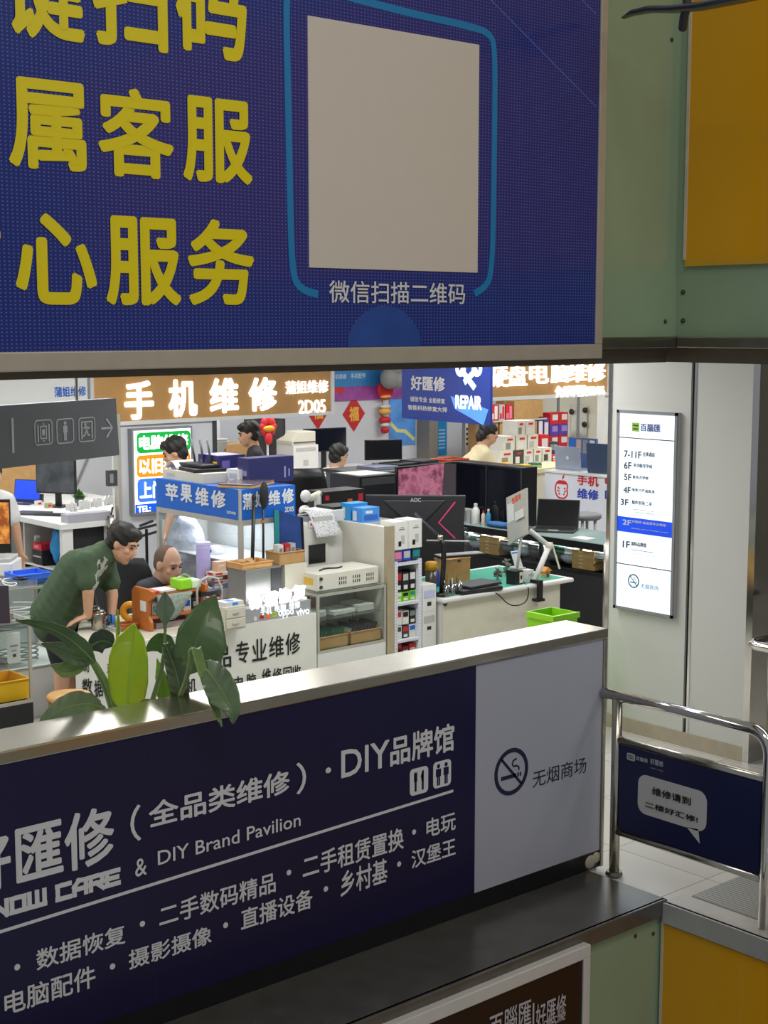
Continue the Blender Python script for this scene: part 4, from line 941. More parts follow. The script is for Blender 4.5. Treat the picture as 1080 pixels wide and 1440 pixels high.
# shelf contents
sz_ = .62; X0 = cx_ + .04
q = at(70, 785, X=X0); bgx = thing('cloth_bag', 'crumpled bright blue bag stuffed in the open-shelf desk', 'bag', (X0 + .1, at(70, 780, X=X0).y, sz_))
mb = MB(); mb.ell((X0 + .1, bgx.location.y, sz_ + .17), (.07, .1, .17), u=20, v=14)
for v in mb.bm.verts: v.co += Vector((random.uniform(-.012, .012), random.uniform(-.015, .015), 0)); v.co.z = max(v.co.z, sz_ + .001)
M_bag = mat('blue_bag', '1f86c4', .5, var=.15, bump=.3); mb.build('sack', M_bag, bgx, smooth=True)
MB().tube([(X0 + .08, bgx.location.y - .03, sz_ + .3), (X0 + .06, bgx.location.y, sz_ + .35), (X0 + .08, bgx.location.y + .04, sz_ + .3)], .008, 8).build('handle', M_bag, bgx)
yb_ = at(52, 770, X=X0).y
pbox('toolbox', 'black box with a red top beside the blue bag', 'box', (X0, X0 + .2, yb_ - .09, yb_ + .09, sz_, sz_ + .13), M_black2, [('X', .1, .9, .5, .6, M_lgrey)])
pbox('red_box', 'flat red box lying on the black box beside the blue bag', 'box', (X0, X0 + .18, yb_ - .08, yb_ + .08, sz_ + .132, sz_ + .19), M_red, [('X', .2, .7, .3, .7, mat('pink_print', 'd87a9a', .5))])
ya_ = at(35, 772, X=X0).y
o = thing('power_strip', 'white power strip leaning in the open-shelf desk', 'power strip', (X0 + .1, ya_, sz_)); T = Matrix.Translation((X0 + .1, ya_ + .1, sz_)) @ Matrix.Rotation(math.radians(35), 4, 'X')
MB().box(-.025, .025, -.02, .02, 0.012, .28, T).build('body', M_white, o, bevel=.005)
for k in range(4): MB().box(-.028, -.024, -.012, .012, .04 + k * .06, .065 + k * .06, T).build('socket', M_dgrey, o)
tag(MB().ell((X0 + .12, at(44, 778, X=X0).y, sz_ + .06), (.06, .07, .06)).build('pouch', mat('tan_cloth', '9c7f62', .8, bump=.3), smooth=True), 'tan cloth pouch on the shelf between the power strip and black box', 'pouch')
tag(MB().ell((X0 + .1, at(79, 795, X=X0).y + .02, sz_ + .07), (.05, .05, .07)).build('plastic_bag', mat('clear_bag', 'b9bdc0', .3, bump=.4), smooth=True), 'small pale plastic bag at the right end of the desk shelf', 'bag')
for i, (u, cl, lb) in enumerate(((36, '1d9c8a', 'teal binder upright under the open-shelf desk'), (44, '2f8a46', 'green binder upright under the open-shelf desk'), (58, '9aa0a4', 'grey storage box under the open-shelf desk'))):
    y_ = at(u, 800, X=X0).y; w_ = .05 if i < 2 else .16
    pbox('binder' if i < 2 else 'storage_box', lb, 'binder' if i < 2 else 'box', (X0 + .02, X0 + .3, y_ - w_ / 2, y_ + w_ / 2, 0, .52 if i < 2 else .3), mat('binder_' + cl, cl, .5), [('X', .2, .8, .6, .85, M_white)])

# ---------------------------------------------------------------- front left: showcases, orange-picture screen, tray
EX1 = at(47, 985, Y=CY).x; ez0, ez1 = at(20, 992, Y=CY).z, at(20, 870, Y=CY).z
es = showcase('glass showcase on a black plinth with a yellow bin inside, at the left edge', EX1 - 1.5, EX1, CY, CY + .5, ez0, ez1, (.42,), base=0, mb_=M_black2)
yx1 = at(40, 990, Y=CY + .1).x
tray('yellow plastic bin inside the left showcase', (yx1 - .5, yx1, CY + .06, CY + .34, ez0 + .012, at(30, 955, Y=CY + .06).z), M_yellow, 'bin', 'plastic_bin', .01)
q = at(11, 930, Y=CY + .12); q2 = at(28, 895, Y=CY + .12); szl = ez0 + (ez1 - ez0) * .42 + .007
o = pbox('price_card', 'white price card standing on the shelf of the left showcase', 'card', (q.x, q2.x, CY + .12, CY + .128, szl, szl + .19), M_white, [('Y', .2, .8, .55, .6, M_grey), ('Y', .3, .7, .4, .43, M_grey), ('Y', .4, .65, .2, .3, M_dgrey)])
for i, (u, lb) in enumerate(((2, 'thin grey phone lying in the left showcase, left of the price card'),)):
    q = at(u, 925, Y=CY + .2); slab('phone', lb, 'phone', (q.x, CY + .2, szl), .2, .08, .16, .01, M_dgrey)
FY0 = CY + 1.3; FX1 = at(64, 818, Y=FY0 + .6).x
fz1 = at(40, 822, Y=FY0 + .05).z
fs = showcase('second glass showcase with coiled cables, behind the left edge showcase', FX1 - 1.5, FX1, FY0, FY0 + .75, .35, fz1, (.5,), base=0)
q = at(42, 812, z=fz1)
tray('shallow blue tray on the second glass showcase', (q.x - .13, q.x + .13, q.y - .1, q.y + .14, fz1, fz1 + .04), mat('tray_blue', '3b6ee0', .4), 'tray')
o = tag(MB().ell((0, 0, .014), (.032, .055, .015)).build('mouse', M_black, smooth=True, local=True), 'black computer mouse in front of the blue tray', 'mouse'); q = at(27, 816, z=fz1); o.location = (q.x, q.y - .02, fz1 + .002); o.rotation_euler = (0, 0, 1)
mc = [lift(at(u, v, z=fz1), fz1 + .006) for u, v in ((-5, 812), (10, 822), (25, 820), (20, 826), (6, 824), (2, 816), (16, 814))]
cable('white cable looping over the second glass showcase', mc, .005, M_white)
for k, (zz, lb) in enumerate(((.365, 'coil of grey cable at the bottom of the second showcase'), (.35 + (fz1 - .35) * .5 + .012, 'coil of white cable on the shelf of the second showcase'))):
    q = at(46, 850 if k else 865, Y=FY0 + .2)
    cable(lb, [(q.x - .1 + .16 * math.cos(t * .7), FY0 + .25 + .1 * math.sin(t * .7), zz + .004 * t) for t in range(30)], .007, (M_grey, M_white)[k])
# screen at the far left with an orange picture, on a white printer
q = at(2, 800, D=10.9)
pr = thing('printer', 'white printer under the orange-picture screen at the left edge', 'printer', (q.x - .2, q.y + .1, fz1))
pxr = at(17, 800, D=10.9)
Mr = Matrix.Translation((pxr.x, pxr.y, 0)) @ Matrix.Rotation(math.radians(-41), 4, 'Z')
zpt = at(17, 786, D=10.9).z
pr.location = (pxr.x - .2, pxr.y + .2, fz1)
MB().box(-.5, 0, 0, .3, fz1, zpt - .03, Mr).build('body', M_white, pr, bevel=.01); MB().box(-.48, -.02, .02, .28, zpt - .03, zpt, Mr).build('lid', M_lgrey, pr, bevel=.006); MB().box(-.4, -.1, -.004, .01, fz1 + .02, fz1 + .05, Mr).build('output_slot', M_black, pr)
mo = thing('monitor', 'black-framed screen showing an orange picture, cut by the left edge', 'monitor', (pxr.x - .2, pxr.y + .15, zpt))
zt1 = at(0, 715, D=10.9).z
MB().box(-.6, -.03, .1, .13, zpt + .03, zt1 + .06, Mr).build('casing', M_black, mo, bevel=.004)
M_or = mat('orange_picture', 'd8742a', .3, var=0); nz = nodes(M_or)[0].nodes.new('ShaderNodeTexNoise'); nz.inputs['Scale'].default_value = 18; tint_steps(M_or, nz, [(.4, '6a2a10'), (.65, 'f0a24c')]); nodes(M_or)[1].inputs['Emission Color'].default_value = lin('c8702a'); nodes(M_or)[1].inputs['Emission Strength'].default_value = .35
MB().box(-.58, -.035, .095, .101, zpt + .1, zt1 + .04, Mr).build('screen', M_or, mo)
MB().box(-.4, -.2, .06, .2, zpt, zpt + .015, Mr).box(-.32, -.28, .13, .15, zpt, zpt + .12, Mr).build('foot', M_black, mo)
# dark laptop lid standing on the front showcase
q = at(22, 866, z=ez1)
lt_ = thing('laptop', 'half-open dark purple laptop on the left edge showcase, seen from behind', 'laptop', (q.x, q.y, ez1), math.radians(150))
bxs(-.17, .17, -.12, .12, 0, .016).build('base', mat('purple_black', '3a3040', .35), lt_, local=True, bevel=.003)
T = Matrix.Translation((0, .115, .012)) @ Matrix.Rotation(math.radians(-12), 4, 'X'); MB().box(-.17, .17, -.004, .006, 0, .23, T).build('lid', MATS['purple_black'], lt_, local=True, bevel=.003)
lt_.location.x -= .22; lt_.location.y -= .0

# wooden stool in the aisle
q = at(97, 978, z=.58); sx_, sy_ = q.x, q.y
so = thing('stool', 'round wooden stool in front of the lettered counter', 'stool', (sx_, sy_, 0))
MB().lathe((sx_, sy_, .55), [(.12, 0), (.135, .01), (.135, .03), (.125, .04), (.001, .042)], 28).build('seat', M_lwood, so, smooth=True)
MB().lathe((sx_, sy_, .43), [(.122, 0), (.126, .05), (.122, .12)], 28).build('apron', M_card, so, smooth=True)
for k in range(4):
    a = PI / 4 + k * PI / 2; c_, s_ = math.cos(a), math.sin(a)
    MB().tube([(sx_ + .09 * c_, sy_ + .09 * s_, .45), (sx_ + .13 * c_, sy_ + .13 * s_, 0)], [.02, .016], 10).build('leg', M_black2, so, smooth=True)

# ---------------------------------------------------------------- lettered counter top
def on_c(u, v): return at(u, v, z=CZ)
q = on_c(139, 885); th = thing('kettle', 'steel pot with a lid near the leaning man\'s hand', 'pot', (q.x, q.y, CZ))
MB().lathe((0, 0, 0), [(.045, 0), (.05, .01), (.05, .11), (.044, .12)], 20).build('body', M_steel, th, smooth=True, local=True); MB().lathe((0, 0, .12), [(.046, 0), (.03, .012), (.008, .016), (.01, .03), (.002, .034)], 18).build('lid', M_steel2, th, smooth=True, local=True)
MB().tube([(.048, -.01, .1), (.085, -.02, .09), (.085, -.02, .04), (.05, -.01, .03)], .006, 8).build('handle', M_black, th, smooth=True, local=True)
q = on_c(131, 872); cup('dark steel mug behind the steel pot', (q.x, q.y, CZ), .04, .1, M_dsteel)
q = on_c(157, 881); cup('small bright blue cup on the lettered counter', (q.x, q.y, CZ), .028, .075, M_lblue, False)
q = on_c(168, 886); tag(tray('clear parts dish beside the blue cup', (q.x - .06, q.x + .05, q.y - .05, q.y + .05, CZ, CZ + .03), M_lgrey), 'pale parts dish beside the blue cup', 'dish')
q = on_c(178, 886); tray('orange parts tray left of the wooden desk shelf', (q.x - .05, q.x + .06, q.y - .04, q.y + .06, CZ, CZ + .05), M_wood, 'tray')
q = on_c(187, 876); o = thing('tape_roll', 'big yellow tape roll standing left of the wooden desk shelf', 'tape', (q.x, q.y + .03, CZ)); a = PI * -.25
def torus(mb, c, ax, R_, r, n=24, k=8):
    ax = Vector(ax).normalized(); u = ax.cross(Vector((0, 0, 1))); u = u.normalized() if u.length > .1 else Vector((1, 0, 0)); w = ax.cross(u)
    def f(i, j):
        t, s_ = 2 * PI * i, 2 * PI * j; d = u * math.cos(t) + w * math.sin(t); return Vector(c) + d * (R_ + r * math.cos(s_)) + ax * r * math.sin(s_)
    return mb.grid(f, n, k)
torus(MB(), (q.x, q.y + .03, CZ + .075), (-.66, -.75, 0), .05, .025).build('tape', mat('amber_tape', 'e8a020', .35), o, smooth=True)
torus(MB(), (q.x, q.y + .03, CZ + .075), (-.66, -.75, 0), .03, .006).build('core', M_card, o, smooth=True)
# carved wooden desk shelf
c = on_c(212, 889); wx1 = at(290, 862, Y=c.y).x; wy1 = at(186, 880, X=c.x).y; wzt = at(212, 836, Y=c.y).z
wo = thing('desk_shelf', 'carved orange wooden desk shelf on the lettered counter, behind the plant', 'shelf', (c.x, c.y, CZ))
for x in (c.x, wx1 - .025):
    pts = [(x, c.y, CZ), (x, wy1, CZ), (x, wy1, wzt), (x, wy1 - .03, wzt + .03), (x, c.y + .05, wzt + .03), (x, c.y - .03, wzt + .02), (x, c.y - .03, wzt - .02), (x, c.y + .03, wzt - .05), (x, c.y + .03, CZ + .1), (x, c.y, CZ + .06)]
    MB().poly(pts, (.025, 0, 0)).build('side_board', M_wood, wo, bevel=.003)
zm = at(214, 868, Y=c.y).z
for z, nm in ((zm, 'shelf_board'), (wzt - .005, 'top_board')): bxs(c.x + .025, wx1 - .025, c.y + .02, wy1, z - .018, z).build(nm, M_wood, wo)
bxs(c.x - .004, c.x, c.y + .05, c.y + .12, CZ + .13, CZ + .2).build('round_sticker', M_white, wo)
wz = wzt - .005; L_ = wx1 - c.x
g_ = 'small boxes in the carved desk shelf'
for i, (a, b_, h, m, pm, lb) in enumerate(((.1, .24, .08, M_white, M_grey, 'white parts box at the left of the carved shelf'), (.26, .38, .06, M_lgrey, M_dgrey, 'grey parts box second in the carved shelf'), (.66, .8, .1, M_white, M_blue, 'white box with blue print at the right of the carved shelf'), (.82, .94, .08, M_dgrey, M_white, 'dark parts box at the right end of the carved shelf'))):
    pbox('parts_box', lb, 'box', (c.x + L_ * a, c.x + L_ * b_, c.y + .05, c.y + .15, zm, zm + h), m, [('Y', .15, .85, .3, .7, pm)], g_)
sheet('mesh bag of parts hanging over the carved shelf front', lambda u, v: Vector((c.x + L_ * (.12 + .62 * u), c.y + .01 - .02 * math.sin(v * 3), wz - .01 - v * (.16 * math.sin(PI * min(1, .15 + u * .85)) + .02))), mat('mesh_bag', '8a978c', .6, var=.3, scale=60), 14, 8, 'mesh_bag', 'bag', .002)
tray('pinkish flat tray on the counter under the carved shelf', (c.x + .08, c.x + .4, c.y + .06, c.y + .2, CZ, CZ + .04), mat('pale_pink', 'b5a6ac', .5), 'tray')
for i, (a, b_, y0, m, lb) in enumerate(((.02, .2, .03, M_red, 'red booklet lying on top of the carved shelf'), (.22, .5, .02, M_paper, 'white papers lying on top of the carved shelf'))):
    o = slab('booklet', lb, 'booklet', (c.x + L_ * (a + b_) / 2, c.y + .09, wz + .001 + .03), .08, L_ * (b_ - a), .13, .014, m); o.location.z = wz + .001
gx = c.x + L_ * .72; tb = thing('tissue_box', 'lime green tissue box with a white top on the carved shelf', 'tissue box', (gx, c.y + .08, wz))
tb.location.z = wz + .001; b0 = wz + .001
bxs(gx - .085, gx + .02, c.y + .01, c.y + .13, b0, b0 + .075).build('green_case', M_green, tb, bevel=.012); bxs(gx + .021, gx + .1, c.y + .015, c.y + .125, b0, b0 + .06).build('white_case', mat('mint_white', 'cfe6c4', .45), tb, bevel=.01)
sheet_ = MB().grid(lambda u, v: Vector((gx - .06 + .1 * u, c.y + .07 + .03 * (v - .5), b0 + .075 + .03 * math.sin(PI * u) * (1 - .5 * v))), 8, 4).build('tissue', M_paper, tb, solid=.001, smooth=True)
# thin black rod with a clamp, beige drawers, ring light arch
q = on_c(294, 858); ro = thing('clamp_stand', 'thin black clamp stand left of the beige drawer box', 'stand', (q.x, q.y, CZ))
zr_ = at(294, 771, Y=q.y).z; MB().tube([(q.x, q.y, CZ + .01), (q.x, q.y, zr_)], .008, 10).build('rod', M_black, ro); MB().cyl((q.x, q.y, CZ), .05, .012, 18).build('base', M_dsteel, ro); MB().box(q.x - .05, q.x + .02, q.y - .012, q.y + .012, zr_ - .03, zr_ - .01).build('clamp', M_black, ro)
b = bx_px(316, 888, CZ, 304, 346, 854); b[3] = b[2] + .22
dr = thing('drawer_box', 'beige drawer box on the lettered counter, right of the upright dark leaf', 'drawer box', ((b[0] + b[1]) / 2, b[2], CZ))
bxs(*b).build('body', M_beige, dr, bevel=.005)
for k in range(2):
    z = b[4] + .015 + k * (b[5] - b[4] - .02) / 2; d_ = bxs(b[0] + .012, b[1] - .012, b[2] - .006, b[2] + .002, z, z + (b[5] - b[4]) / 2 - .02).build('drawer', M_beige, dr, bevel=.002)
    bxs((b[0] + b[1]) / 2 - .025, (b[0] + b[1]) / 2 + .025, b[2] - .012, b[2] - .006, z + .025, z + .035).build('knob', M_lgrey, d_)
zt_b = b[5]; xm, ym = (b[0] + b[1]) / 2, b[2] + .1
pbox('parts_tray_box', 'white and blue leaflet box lying on the beige drawer box', 'box', (b[0] + .01, b[1] - .01, b[2] + .01, b[2] + .12, zt_b, zt_b + .03), M_white, [('Y', .4, .7, .2, .8, M_lblue), ('Z', .3, .6, .2, .8, M_lblue)])
q = on_c(330, 852)
ms = thing('magnifier_lamp', 'arched magnifier lamp with a black bar, behind the beige drawer box', 'lamp', (xm, ym + .25, CZ)); yy = b[3] + .1
MB().tube([(xm - .09 + .0, yy, CZ), (xm - .09, yy, zt_b + .08), (xm - .06, yy, zt_b + .14), (xm, yy, zt_b + .16), (xm + .08, yy, zt_b + .14), (xm + .11, yy, zt_b + .07), (xm + .11, yy, CZ)], .009, 10).build('arch', M_lgrey, ms, smooth=True)
MB().box(xm - .07, xm + .1, yy - .02, yy + .02, zt_b + .03, zt_b + .06).build('bar', M_black, ms); MB().ell((xm + .03, yy - .0, zt_b + .11), (.03, .012, .025)).build('head', M_dgrey, ms, smooth=True)
# glowing lettered plinth on the counter edge
P = ('Y', CY + .012); q = prect(P, (345, 857, 437, 862))
px0, px1 = q[0], at(437, 860, Y=CY + .012).x; pz1 = at(390, 850, Y=CY + .012).z; pz1 = max(pz1, CZ + .09)
gp = thing('lit_plinth', 'grey plinth with four glowing white characters and phone maker marks on the counter', 'sign', ((px0 + px1) / 2, CY + .05, CZ))
bxs(px0, px1, CY + .012, CY + .1, CZ, pz1).build('plinth', mat('plinth_silver', 'a7a9ad', .4, .2), gp, bevel=.003)
PL = ('Y', CY + .04)
text('glowing_character', [(ch, r) for ch, r in zip('数据恢复', ((349, 838, 368, 855), (370, 832, 388, 851), (390, 828, 408, 846), (410, 823, 428, 842)))], PL, None, M_lit, gp, bold=.035, depth=.025)
text('plinth_lettering', [('手机', (366, 855, 382, 863)), ('电脑', (386, 851, 402, 859)), ('维修', (406, 847, 422, 855)), ('oppo', (391, 859, 413, 867)), ('vivo', (416, 856, 435, 863))], P, None, M_lit if False else mat('soft_white', 'eef2f6', .4, emit=.5, var=0), gp, bold=.03)
for u, v, m, nm in ((359, 870, M_white, 'round_mark'), (368, 868, M_red, 'red_mark'), (377, 866, mat('orange_tile', 'f08030', .5), 'orange_mark'), (385.5, 864, mat('lime_tile', 'b8c840', .5), 'window_mark')):
    p = on(P, u, v); mb = MB()
    if nm == 'red_mark':
        for k in range(8): a = PI / 8 * (k + .5); flat(mb, P, [(p.x + .003 * math.cos(a), p.z - .012 + .004 * math.sin(a)), (p.x + .02 * math.cos(a - .17), p.z - .012 + .03 * math.sin(a - .17)), (p.x + .02 * math.cos(a + .17), p.z - .012 + .03 * math.sin(a + .17))], 0, .002)
    elif nm == 'round_mark': flat(mb, P, [(p.x + .014 * math.cos(t), p.z + .017 * math.sin(t)) for t in [k * .45 for k in range(14)]], 0, .002)
    elif nm == 'window_mark':
        for a, b_ in ((-1, -1), (-1, .1), (.1, -1), (.1, .1)): rectp(mb, P, (p.x + a * .018, p.x + (a + .9) * .018, p.z + b_ * .018, p.z + (b_ + .9) * .018), 0, .002)
    else: rectp(mb, P, (p.x - .018, p.x + .018, p.z - .018, p.z + .018), 0, .002, .005)
    mb.build(nm, m, gp)
# tall cabinet with the blue lettered band
GZ = 1.655; gc = at(337, 690, D=10.55); GX, GY = gc.x, gc.y; gy1 = at(219, 668, X=GX).y; gxr = at(415, 678, Y=GY).x; GZ = gc.z + .005; gzb = at(337, 733, D=10.55).z
gb = thing('display_cabinet', 'tall aluminium display cabinet with a blue lettered band around its top', 'cabinet', ((GX + gxr) / 2, (GY + gy1) / 2, 0))
f = MB(); w = .03
for x in (GX, gxr - w):
    for y in (GY, gy1 - w): f.box(x, x + w, y, y + w, 0, gzb)
for z in (CZ - .02, gzb - .04, (CZ + gzb) / 2 if False else gzb - .02): f.box(GX + w, gxr - w, GY, GY + w, z, z + .02).box(GX, GX + w, GY + w, gy1 - w, z, z + .02).box(gxr - w, gxr, GY + w, gy1 - w, z, z + .02)
f.build('frame', M_alu, gb)
bxs(GX, gxr, GY, gy1, gzb, GZ).build('sign_band', M_blue, gb)
bxs(GX + .01, gxr - .01, GY + .01, gy1 - .01, .05, CZ - .02).build('lower_body', M_lgrey, gb)
bxs(GX + .006, GX + .01, GY + w, gy1 - w, CZ, gzb - .04).build('side_pane', M_glass, gb); bxs(GX + w, gxr - w, GY + .006, GY + .01, CZ, gzb - .04).build('front_pane', M_glass, gb)
bxs(GX + w, gxr - w, GY + w, gy1 - w, (CZ + gzb) / 2, (CZ + gzb) / 2 + .008).build('shelf', M_lgrey, gb); bxs(gxr - .012, gxr - .004, GY + w, gy1 - w, CZ, gzb - .04).build('back_board', M_lgrey, gb)
bxs(GX - .004, GX + .012, GY - .004, GY + .012, gzb - .02, GZ).build('corner_trim', M_alu, gb)
M_brush = mat('brush_white', 'd9dce0', .5, var=0)
PX_, PY_ = ('X', GX), ('Y', GY)
text('band_lettering', [('苹', (233, 679, 251, 706)), ('果', (254, 680, 271, 708)), ('维', (275, 684, 294, 713)), ('修', (297, 688, 318, 716)), ('2D05', (319, 718, 332, 724))], PX_, None, M_brush, gb, bold=.03)
text('band_lettering', [('蒲', (341, 694, 356, 716)), ('姐', (358, 691, 375, 712)), ('维', (377, 690, 394, 710)), ('修', (396, 687, 413, 707)), ('2D05', (400, 713, 413, 719))], PY_, None, M_brush, gb, bold=.03)
# crumpled clear bags behind the side pane
M_pb = mat('crumpled_plastic', 'b9bbcb', .25, var=.15, bump=.8, scale=25)
for i, (u, v, rx, rz_, lb) in enumerate(((262, 770, .2, .3, 'big crumpled clear plastic bag behind the side pane of the tall cabinet'), (302, 790, .13, .2, 'smaller crumpled plastic bag behind the side pane of the tall cabinet'))):
    q = at(u, v, X=GX + .17); mb = MB().ell((GX + .17, q.y, CZ + rz_), (.13, rx, rz_), u=28, v=18)
    for vv in mb.bm.verts:
        d = math.sin(vv.co.y * 40 + vv.co.z * 23) * .012 + math.sin(vv.co.z * 47 + i) * .012; vv.co.x += d; vv.co.y += d; vv.co.z = max(vv.co.z, CZ + .001)
    tag(mb.build('plastic_bag', M_pb, smooth=True), lb, 'bag')
# lilac canister and stacked goods by the cabinet
q = on_c(287, 858); lc_ = thing('canister', 'tall lilac canister in front of the tall cabinet', 'canister', (q.x, q.y, CZ)); hz = at(287, 766, Y=q.y).z - CZ
MB().lathe((0, 0, 0), [(.05, 0), (.052, hz * .95), (.05, hz)], 22).build('body', mat('lilac', 'b7aee6', .4), lc_, smooth=True, local=True); MB().lathe((0, 0, hz), [(.054, 0), (.054, .02), (.001, .024)], 22).build('lid', mat('pale_lilac', 'cfcaf0', .4), lc_, local=True)
q = on_c(306, 860); zz = CZ
for i, (h, w_, m, pm, lb) in enumerate(((.1, .13, M_red, M_white, 'red tin at the bottom of the pile right of the lilac canister'), (.07, .12, M_white, mat('maroon2', '7a2a30', .5), 'white tub second from the bottom of the pile by the canister'), (.035, .14, mat('dull_blue', '8c93c4', .5), M_white, 'bluish flat box in the middle of the pile by the canister'), (.03, .13, M_white, M_red, 'white flat box fourth in the pile by the canister'), (.03, .14, mat('maroon2', '7a2a30', .5), M_beige, 'maroon flat box near the top of the pile by the canister'), (.025, .12, M_beige, M_red, 'beige flat box topmost of the pile by the canister'))):
    pbox('flat_box', lb, 'box', (q.x - w_ / 2, q.x + w_ / 2, q.y - .05, q.y + .05, zz, zz + h), m, [('Y', .1, .6, .25, .75, pm), ('X', .2, .8, .2, .8, pm)]); zz += h + .0005
pbox('note_box', 'peach memo box standing on the pile by the canister', 'box', (q.x - .02, q.x + .06, q.y - .03, q.y + .03, zz, zz + .07), mat('peach', 'd8b090', .5), [('Y', .2, .8, .5, .7, M_white)])
# steel case, trays and boxes before the cabinet
b = [at(346, 850, Y=CY + .16).x, at(396, 850, Y=CY + .16).x, CY + .16, CY + .38, CZ, at(370, 799, Y=CY + .16).z]
st = thing('computer_case', 'grey steel computer case with a dark side on the lettered counter', 'computer', (b[0], b[2], CZ))
bxs(*b).build('case', mat('galvanised', '9b9c9c', .35, .6, var=.06), st, bevel=.004); bxs(b[0] + (b[1] - b[0]) * .7, b[1] - .002, b[2] - .004, b[2], b[4] + .01, b[5] - .01).build('front_panel', M_dgrey, st)
bxs(b[1] - .05, b[1] - .025, b[2] - .006, b[2] - .004, b[4] + .03, b[4] + .08).build('sticker', M_white, st)
zc_ = b[5] + .001
tray('shallow cardboard tray on the steel computer case', (b[0] - .02, b[1] - .07, b[2] + .01, b[3] - .02, zc_, zc_ + .045), M_lwood, 'tray')
sheet('crumpled brown paper lying in the cardboard tray', lambda u, v: Vector((b[0] + .01 + .13 * u, b[2] + .03 + .13 * v, zc_ + .05 + .012 * math.sin(u * 9) * math.cos(v * 8))), M_card, 10, 10, 'crumpled_paper', 'paper')
q = at(432, 822, z=CZ)
bx0 = at(401, 830, Y=CY + .2).x; bx1 = bx0 + .2
zb1 = at(418, 792, Y=CY + .2).z
pbox('beige_box', 'beige instrument box behind the glowing plinth', 'box', (bx0, bx1, CY + .2, CY + .36, CZ, zb1), M_beige, [('Y', .3, .5, .2, .4, M_grey)])
tray('open brown carton of small parts on the beige instrument box', (bx0 - .05, bx1 - .02, CY + .2, CY + .36, zb1, at(405, 776, Y=CY + .2).z), M_card, 'box', 'open_carton', .008)
zo = zb1 + .008
for i, (dx, m, lb) in enumerate(((-.02, M_white, 'white battery pack in the open brown carton'), (.04, M_red, 'red spool in the open brown carton'), (.09, M_lgrey, 'grey adaptor in the open brown carton'))):
    pbox('small_part', lb, 'part', (bx0 + dx, bx0 + dx + .045, CY + .25, CY + .31, zo, zo + .13), m, [('Y', .2, .8, .5, .8, M_grey)])
o = thing('tape_roll', 'small pink tape roll leaning against the beige instrument box', 'tape', (bx0 + .03, CY + .178, CZ)); torus(MB(), (bx0 + .03, CY + .178, CZ + .052), (-.2, -1, 0), .036, .016).build('tape', mat('pink_tape', 'dd7d86', .45), o, smooth=True); torus(MB(), (bx0 + .03, CY + .178, CZ + .052), (-.2, -1, 0), .022, .004).build('core', M_card, o, smooth=True)
# two black tripod poles before the cabinet
for (u, v0, v1, lb) in ((357, 700, 835, 'left black tripod pole in front of the blue band'), (370, 690, 800, 'right black tripod pole with a bulky head in front of the blue band')):
    yq = GY - .05; a_, b_ = at(u, v0, Y=yq), at(u - 4 if u == 357 else u, v1, Y=yq); o = thing('tripod_pole', lb, 'tripod', (b_.x, yq, CZ)); zb_ = zc_ + .0
    MB().tube([(b_.x, yq, CZ + .005), (a_.x, yq, a_.z)], .014 if u == 357 else .009, 10).build('pole', M_black, o, smooth=True)
    MB().cyl((b_.x, yq, CZ), .03, .02, 14).build('foot', M_dgrey, o)
    if u == 370:
        MB().ell((a_.x, yq - .01, a_.z - .03), (.035, .03, .1)).build('head', M_black2, o, smooth=True)
        z_ = at(370, 735, Y=yq).z; MB().cyl((b_.x, yq, z_), .013, .02, 10).build('orange_ring', mat('orange_ring', 'c8762a', .4), o)
    else: MB().ell((a_.x, yq, a_.z), (.018, .018, .03)).build('head', M_black2, o, smooth=True)
# blue poster board leaning by the cabinet
q0, q1 = at(387, 790, Y=GY - .06), at(421, 788, Y=GY - .06); zt0, zt1 = at(385, 716, Y=GY - .06).z, at(421, 727, Y=GY - .06).z
po = thing('poster_board', 'dark blue poster board with a teal edge leaning beside the white engraving machine', 'poster', ((q0.x + q1.x) / 2, GY - .08, CZ))
zq = at(404, 792, Y=GY - .06).z; zq = CZ
MB().poly([(q0.x, GY - .06, zq), (q1.x + .03, GY - .09, zq), (q1.x + .0, GY - .09, zt1), (q0.x - .01, GY - .06, zt0)], (.006, .012, 0)).build('board', mat('poster_blue', '26407e', .3, var=.35, scale=6), po)
MB().poly([(q0.x, GY - .063, zq), (q0.x + .04, GY - .067, zq), (q0.x + .03, GY - .067, zt0 - .01), (q0.x - .01, GY - .063, zt0)], (0, -.004, 0)).build('teal_edge', M_tealp, po)
MB().tube([(q1.x + .03, GY - .095, zq), (q1.x, GY - .095, zt1)], .008, 8).build('dark_edge', M_black, po)

# ---------------------------------------------------------------- glass showcase top and contents
b = bx_px(446, 836, SCZ, 431, 524, 810); b[2] = max(b[2], CY + .02); b[1] = min(b[1], B1 - .0)
b = [B0 + .04, B1 - .03, CY + .05, CY + .35, SCZ, SCZ + .125]
mh = thing('power_supply', 'wide white power unit with vent slots on the glass showcase', 'machine', ((b[0] + b[1]) / 2, b[2], SCZ))
bxs(*b).build('case', mat('ivory_metal', 'd6d4c8', .4), mh, bevel=.006)
for gi in range(3):
    for k in range(4):
        x = b[0] + .2 + gi * .13 + k * .02
        for zc2 in (.03, .062): bxs(x, x + .008, b[2] - .002, b[2], SCZ + zc2 + .0, SCZ + zc2 + .022).build('vent_slot', M_dgrey, mh)
bxs(b[0] - .002, b[0], b[2] + .05, b[2] + .2, SCZ + .04, SCZ + .09).build('warning_label', mat('warning_yellow', 'd8b03a', .5), mh)
for z in (.03, .09): MB().tube([(b[0] + .03, b[2], SCZ + z), (b[0] + .03, b[2] - .012, SCZ + z)], .012, 12).build('knob', M_dgrey, mh)
